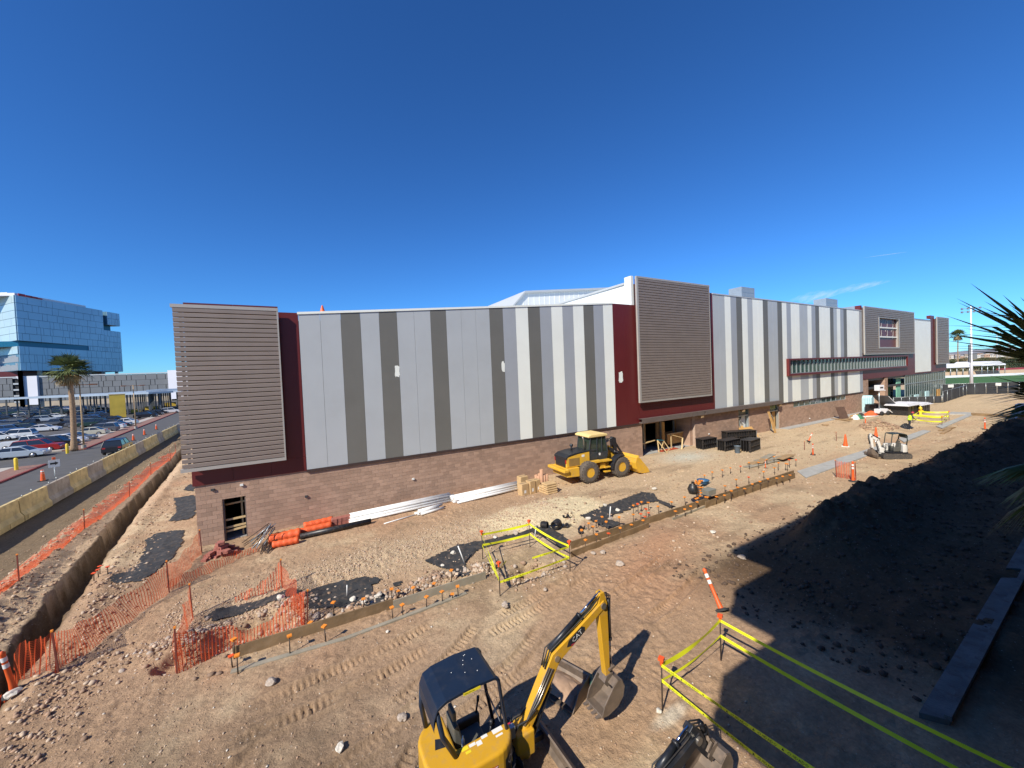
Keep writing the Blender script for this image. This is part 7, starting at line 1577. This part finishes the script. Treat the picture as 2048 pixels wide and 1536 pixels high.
# wheel loader
def loader():
    t = thing('wheel_loader', 'yellow wheel loader with a dark cab parked along the block wall', 'loader', gz(19.05, 21.55), -.06)
    for nm, x in (('rear', -1.45), ('front', 1.45)):
        for s in (-1, 1):
            b = MB(); R = .76; W_ = .27; b.lathe([(.36, -W_*.9), (.55, -W_), (R-.05, -W_*.92), (R, -W_*.7), (R, W_*.7), (R-.05, W_*.92), (.55, W_), (.36, W_*.9), (.36, -W_*.9)], (0, 0, 0), 'y', 28, cap=False); w = b.build('wheel', M_tire2, t, loc=(x, s*.98, R))
            b = MB(); n = 22
            for k in range(n):
                for q in (-1, 1): a = 2*math.pi*(k+.25*q)/n; c, si = math.cos(a), math.sin(a); b.bar((c*(R-.01), q*.02, si*(R-.01)), (math.cos(a+.09)*(R-.01), q*W_*.95, math.sin(a+.09)*(R-.01)), .09, .05, up=(c, 0, si))
            b.build('tread', M_tire2, w, kind='stuff')
            b = MB(); b.lathe([(.37, s*.20), (.34, s*.24), (.30, s*.10), (.16, s*.06), (.15, s*.14), (0, s*.14)], (0, 0, 0), 'y', 20); b.build('rim', M_ly, w)
    b = MB(); b.box(-2.6, .15, -.42, .42, .62, 1.25); b.box(-1.75, -1.15, -.7, .7, .6, .95); b.build('rear_frame', M_ly, t, bevel=.03)
    b = MB(); b.prism([(-3.25, .62), (-2.2, .55), (-2.2, 1.22), (-3.25, 1.22)], -.95, .95, 'y'); b.box(-3.6, -3.2, -1.12, 1.12, 1.0, 1.2); b.build('counterweight', M_ly, t, bevel=.04)
    b = MB(); b.prism([(-3.15, 1.23), (-1.15, 1.23), (-1.15, 2.18), (-2.2, 2.12), (-3.05, 1.98), (-3.15, 1.85)], -.76, .76, 'y'); b.build('engine_cowl', M_ly, t, bevel=.04)
    b = MB(); b.prism([(-3.18, 1.80), (-3.06, 2.0), (-2.2, 2.14), (-1.15, 2.20), (-1.15, 2.26), (-2.3, 2.22), (-2.9, 2.14), (-3.2, 1.95)], -.79, .79, 'y'); b.build('cowl_top', M_bm, t, bevel=.02)
    b = MB(); b.box(-3.20, -3.152, -.62, .62, 1.28, 1.86); b.build('radiator_grille', M_bm, t)
    for s in (-1, 1): b = MB(); b.box(-2.95, -2.05, s*.765-.004, s*.765+.004, 1.32, 1.86); b.build('side_grille', mat('grille_bronze', (.30, .19, .06), .6, .2), t); b = MB(); b.box(-3.2, -3.153, s*.69-.05, s*.69+.05, 1.55, 1.8); b.build('tail_light', M_tl, t)
    b = MB(); b.box(-1.85, -1.62, -.775, -.763, 1.86, 2.02); b.build('sticker', M_ink, t)
    b = MB(); b.tube([(-2.05, .2, 2.2), (-2.05, .2, 2.55)], .07, 10); b.lathe([(.13, 2.5), (.13, 2.62), (.09, 2.68)], (-2.05, .2, 0), n=12); b.build('air_intake', M_bm, t); b = MB(); b.tube([(-1.42, -.45, 2.2), (-1.42, -.45, 3.05), (-1.5, -.45, 3.2)], .06, 10); b.build('exhaust', M_stl, t)
    # cab
    v = [(-1.10, 1.62), (.42, 1.62), (.52, 1.95), (.30, 3.12), (-1.00, 3.12), (-1.14, 2.25)]
    b = MB(); b.prism(v, -.70, .70, 'y'); b.build('cab_glass', mat('cab_glass', (.030, .045, .035), .08, 0, 0, 1, spec=.7), t)
    b = MB()
    for s in (-1, 1):
        y = s*.715
        for a, c in (((-1.10, 1.6), (-1.14, 2.25)), ((-1.14, 2.25), (-1.0, 3.14)), ((.52, 1.95), (.30, 3.14)), ((.42, 1.6), (.52, 1.95)), ((-.48, 1.6), (-.42, 3.14)), ((.0, 2.0), (-.02, 3.14)), ((-1.14, 2.25), (-.45, 2.2))): b.bar((a[0], y, a[1]), (c[0], y, c[1]), .045, .10)
        b.prism([(-1.13, 1.58), (.45, 1.58), (.54, 1.98), (-.44, 2.02), (-1.16, 2.2)], y-.02, y+.02, 'y')
    b.box(-1.12, .44, -.72, .72, 1.42, 1.60); b.bar((.30, -.7, 3.12), (.30, .7, 3.12), .1); b.bar((-1.0, -.7, 3.12), (-1.0, .7, 3.12), .1); b.bar((.5, -.7, 1.98), (.5, .7, 1.98), .06)
    b.build('cab_frame', mat('cab_slate', (.035, .045, .055), .45, .1, .1, 2, dirt=.2), t)
    b = MB(); b.prism([(-1.28, 3.18), (-1.2, 3.14), (.42, 3.14), (.52, 3.18), (.48, 3.30), (.2, 3.38), (-1.0, 3.38), (-1.25, 3.30)], -.84, .84, 'y'); b.build('cab_roof', mat('pale_yellow_roof', (.74, .56, .24), .5, 0, .05, 2, dirt=.3, dcol=(.5, .38, .2)), t, bevel=.06)
    b = MB(); b.prism([(-.6, 1.7), (-.2, 1.7), (-.2, 2.0), (-.5, 2.0), (-.62, 2.6), (-.7, 2.6)], -.25, .25, 'y'); b.build('seat', M_seat, t)
    b = MB(); b.add([(-.30, -.738, 1.80), (-.18, -.738, 1.76), (-.14, -.738, 1.9), (-.22, -.738, 1.98), (-.27, -.738, 1.9), (-.33, -.738, 1.96)], [tuple(range(6))]); b.build('logo_mark', M_ink, t, norm=False)
    for s in (-1, 1): b = MB(); b.bar((.35, s*.8, 2.9), (.5, s*1.15, 2.85), .03); b.box(.44, .54, s*1.15-.03, s*1.15+.03, 2.35, 2.85); b.build('mirror', M_bm, t)
    # platforms and steps
    for s in (-1, 1):
        b = MB(); b.box(-1.1, -.35, min(s*.72, s*1.12), max(s*.72, s*1.12), 1.36, 1.48); b.box(-.30, .55, min(s*.72, s*1.12), max(s*.72, s*1.12), 1.34, 1.44); b.build('platform', M_ly, t); b = MB()
        for k in range(2): b.box(-.05, .45, min(s*.85, s*1.1), max(s*.85, s*1.1), .55+.32*k, .62+.32*k)
        b.box(-.35, .1, min(s*.6, s*.95), max(s*.6, s*.95), .85, 1.2); b.build('step', M_ly, t)
        # rear and front fenders
        b = MB(); pr = [(1.45+.90*math.cos(a), .76+.90*math.sin(a)) for a in [math.radians(75+k*12) for k in range(10)]]; pr += [(1.45+.84*math.cos(a), .76+.84*math.sin(a)) for a in [math.radians(75+k*12) for k in range(10)][::-1]]; b.prism(pr, s*1.0-.27, s*1.0+.27, 'y'); b.build('fender', M_bm, t)
    # front frame and arms
    b = MB(); b.prism([(.5, .6), (.75, .6), (.9, 1.0), (1.9, .6), (2.1, .85), (1.55, 1.6), (1.15, 2.25), (.7, 2.35), (.5, 1.5)], -.42, -.30, 'y'); b.prism([(.5, .6), (.75, .6), (.9, 1.0), (1.9, .6), (2.1, .85), (1.55, 1.6), (1.15, 2.25), (.7, 2.35), (.5, 1.5)], .30, .42, 'y'); b.box(.6, 1.1, -.3, .3, .7, 1.9); b.build('front_frame', M_ly, t)
    for s in (-1, 1):
        b = MB(); b.prism([(.75, 2.05), (.9, 2.2), (1.9, 1.75), (2.75, .75), (2.85, .45), (2.65, .42), (1.8, 1.35)], s*.52-.05, s*.52+.05, 'y'); b.build('lift_arm', M_bm, t)
        b = MB(); b.tube([(.8, s*.2, 1.1), (1.8, s*.2, 1.45)], .08, 10); b.build('lift_cylinder', M_bm, t)
    b = MB(); b.prism([(1.6, 1.6), (1.95, 1.75), (1.85, 2.75), (1.6, 2.85), (1.45, 2.7)], -.14, .14, 'y'); b.bar((1.65, 0, 2.7), (2.75, 0, 1.15), .1, .12); b.build('bell_crank', M_bm, t); b = MB(); b.tube([(.75, 0, 2.35), (1.2, 0, 2.6)], .075, 10); b.tube([(1.2, 0, 2.6), (1.62, 0, 2.75)], .04, 8); b.build('tilt_cylinder', M_stl, t)
    for k in range(3): b = MB(); b.tube([(.5, -.2+.15*k, 2.0), (.8, -.2+.15*k, 2.6), (1.2, -.1+.1*k, 2.75), (1.5, 0, 2.6)], .025, 6); b.build('hose', M_hose, t)
    tmesh('544K', .17, M_ink, t, Matrix.Translation((1.25, -.5705, 1.83)) @ Matrix.Rotation(math.pi/2, 4, 'X') @ Matrix.Rotation(-.4, 4, 'Z'))
    # bucket
    op = [(2.72, 1.25), (2.62, .9), (2.68, .45), (2.95, .12), (3.3, .03), (4.05, .0)]; ip = [(4.05, .04), (3.3, .07), (2.98, .16), (2.73, .47), (2.67, .9), (2.77, 1.24)]
    b = MB(); b.prism(op+ip, -1.35, 1.35, 'y'); b.prism([(2.70, 1.24), (2.79, 1.24), (3.05, 1.38), (2.98, 1.42)], -1.35, 1.35, 'y'); bu = b.build('bucket', M_ly, t)
    for s in (-1, 1): b = MB(); b.prism([(2.73, 1.24), (2.64, .9), (2.70, .46), (2.96, .14), (3.3, .05), (4.0, .02), (3.85, .35), (3.0, 1.3)], s*1.35-.02, s*1.35+.02, 'y'); b.build('side_plate', M_ly, bu)
    b = MB(); b.box(3.85, 4.2, -1.37, 1.37, -.01, .03); b.build('cutting_edge', M_buck, bu)
    for y in (-.75, -.3, .3, .75): b = MB(); b.prism([(2.4, .35), (2.62, .3), (2.6, 1.1), (2.45, .9)], y-.03, y+.03, 'y'); b.build('gusset', M_ly, bu)
M_tire2 = mat('loader_tire', (.095, .08, .068), .9, 0, .15, 4, dirt=.7, dcol=(.22, .17, .125))
loader()
# the worker by the far tape box
def person():
    p = gz(60.4, 15.2); t = thing('person', 'person in a yellow safety vest and red hard hat bending by the far tape box', 'person', p, math.pi*1.0+2.2)
    V = [((0, 0, .93), .15), ((0.03, 0, 1.12), .14), ((.10, 0, 1.32), .17), ((.20, 0, 1.48), .07), ((.25, 0, 1.60), .10), ((.27, 0, 1.70), .095),
         ((0, .1, .88), .10), ((.05, .13, .5), .075), ((-.05, .14, .09), .05), ((.12, .15, .04), .045),
         ((0, -.1, .88), .10), ((.0, -.14, .5), .075), ((-.12, -.15, .09), .05), ((.04, -.16, .04), .045),
         ((.12, .2, 1.38), .065), ((.22, .26, 1.14), .05), ((.42, .2, 1.02), .04), ((.50, .19, 1.0), .045),
         ((.12, -.2, 1.38), .065), ((.24, -.27, 1.14), .05), ((.42, -.24, .98), .04), ((.50, -.23, .95), .045)]
    Eg = [(0, 1), (1, 2), (2, 3), (3, 4), (4, 5), (0, 6), (6, 7), (7, 8), (8, 9), (0, 10), (10, 11), (11, 12), (12, 13), (2, 14), (14, 15), (15, 16), (16, 17), (2, 18), (18, 19), (19, 20), (20, 21)]
    me = bpy.data.meshes.new('body'); me.from_pydata([v for v, r in V], Eg, []); o = put('body', me, t); me.materials.append(mat('dark_work_clothes', (.03, .032, .045), .85, 0, .2, 6))
    md = o.modifiers.new('skin', 'SKIN'); sv = me.skin_vertices[0].data
    for i, (v, r) in enumerate(V): sv[i].radius = (r, r)
    sv[0].use_root = True; o.modifiers.new('sub', 'SUBSURF').levels = 1; o.modifiers['sub'].render_levels = 2
    M_skin = mat('skin', (.40, .22, .15), .6, 0, .05, 5)
    b = MB(); b.lathe([(.0, -.13), (.07, -.11), (.095, -.02), (.098, .05), (.05, .11)], (.28, 0, 1.64), 'z', 12); b.add([(.37, -.02, 1.62), (.37, .02, 1.62), (.40, 0, 1.60), (.37, 0, 1.66)], [(0, 1, 2), (0, 2, 3), (1, 3, 2)]); b.build('head', M_skin, t)
    M_vest = mat('hi_vis_vest', (.55, .80, .03), .6, 0, .05, 4); b = MB()
    rings = [((.02, 0, .88), .19, .22), ((.04, 0, 1.1), .175, .21), ((.10, 0, 1.32), .18, .23), ((.15, 0, 1.43), .12, .18)]
    n = 16; V2 = [(c[0]+rx*math.cos(2*math.pi*k/n), c[1]+ry*math.sin(2*math.pi*k/n), c[2]) for c, rx, ry in rings for k in range(n)]; b.smooth = True; b.add(V2, [(i*n+k, i*n+(k+1) % n, (i+1)*n+(k+1) % n, (i+1)*n+k) for i in range(3) for k in range(n)]); b.build('vest', M_vest, t)
    b = MB(); b.lathe([(.20, 0), (.20, .04)], (.035, 0, 1.02), 'z', 16); b.build('reflective_stripe', M_ink, t)
    b = MB(); b.lathe([(.15, 0), (.125, .02), (.115, .09), (.06, .14), (0, .15)], (.29, 0, 1.69), 'z', 14); b.build('hard_hat', M_inkr, t)
person()
p = gz(59.2, 15.2); b = MB(); b.grid(lambda u, v: ((u-.5)*1.6, (v-.5)*1.0, .05+.4*math.sin(u*3.1)*math.sin(v*3.1)*(1+.4*math.sin(u*15+v*11))), 12, 9); o = b.build('dark_tool_bundle', M_blackp, loc=p, norm=False); tag(o, 'dark bundle of tools lying at the worker feet', 'tool bundle')
# thin streaks of cloud low on the right
def cloud_mat():
    m = bpy.data.materials.new('thin_cloud'); m.use_nodes = True; n = m.node_tree.nodes; L = m.node_tree.links; n.clear(); o = n.new('ShaderNodeOutputMaterial'); tr = n.new('ShaderNodeBsdfTransparent'); df = n.new('ShaderNodeBsdfTranslucent'); df.inputs[0].default_value = (.95, .95, .95, 1); d2 = n.new('ShaderNodeBsdfDiffuse'); d2.inputs[0].default_value = (.9, .9, .9, 1); am = n.new('ShaderNodeMixShader'); L.new(df.outputs[0], am.inputs[1]); L.new(d2.outputs[0], am.inputs[2])
    uv = n.new('ShaderNodeTexCoord'); no = n.new('ShaderNodeTexNoise'); mp = n.new('ShaderNodeMapping'); mp.inputs['Scale'].default_value = (3, 9, 1); no.inputs['Scale'].default_value = 1.6; no.inputs['Detail'].default_value = 8; L.new(uv.outputs['Generated'], mp.inputs[0]); L.new(mp.outputs[0], no.inputs[0])
    gr = n.new('ShaderNodeTexGradient'); gr.gradient_type = 'SPHERICAL'; mg = n.new('ShaderNodeMapping'); mg.inputs['Location'].default_value = (-1, -1, 0); mg.inputs['Scale'].default_value = (2, 2, 1); L.new(uv.outputs['Generated'], mg.inputs[0]); L.new(mg.outputs[0], gr.inputs[0])
    mu = n.new('ShaderNodeMath'); mu.operation = 'MULTIPLY'; L.new(gr.outputs[0], mu.inputs[0]); L.new(no.outputs[0], mu.inputs[1]); r = n.new('ShaderNodeMapRange'); r.inputs[1].default_value = .12; r.inputs[2].default_value = .55; r.inputs[4].default_value = .6; L.new(mu.outputs[0], r.inputs[0])
    mx = n.new('ShaderNodeMixShader'); L.new(r.outputs[0], mx.inputs[0]); L.new(tr.outputs[0], mx.inputs[1]); L.new(am.outputs[0], mx.inputs[2]); L.new(mx.outputs[0], o.inputs[0]); return m
M_cl = cloud_mat()
for (pa, pb, w, lb) in (((1600, 600), (1735, 558), 26, 'thin white streak of cloud above the far roof'), ((1765, 502), (1845, 493), 14, 'small thin streak of cloud higher up at the right'), ((1690, 580), (1830, 540), 18, 'very faint streak of cloud right of the main one')):
    a = DP(pa[0], pa[1], 9000); c = DP(pb[0], pb[1], 9000); d = c-a; u = Vector(CU)*w*9000/F_
    b = MB(); b.add([tuple(-u*.5-d*.05), tuple(d*1.05-u*.5), tuple(d*1.05+u*.5+Vector(CF)*900), tuple(-d*.05+u*.5+Vector(CF)*900)], [(0, 1, 2, 3)]); o = b.build('cloud', M_cl, loc=a, norm=False); o['kind'] = 'stuff'
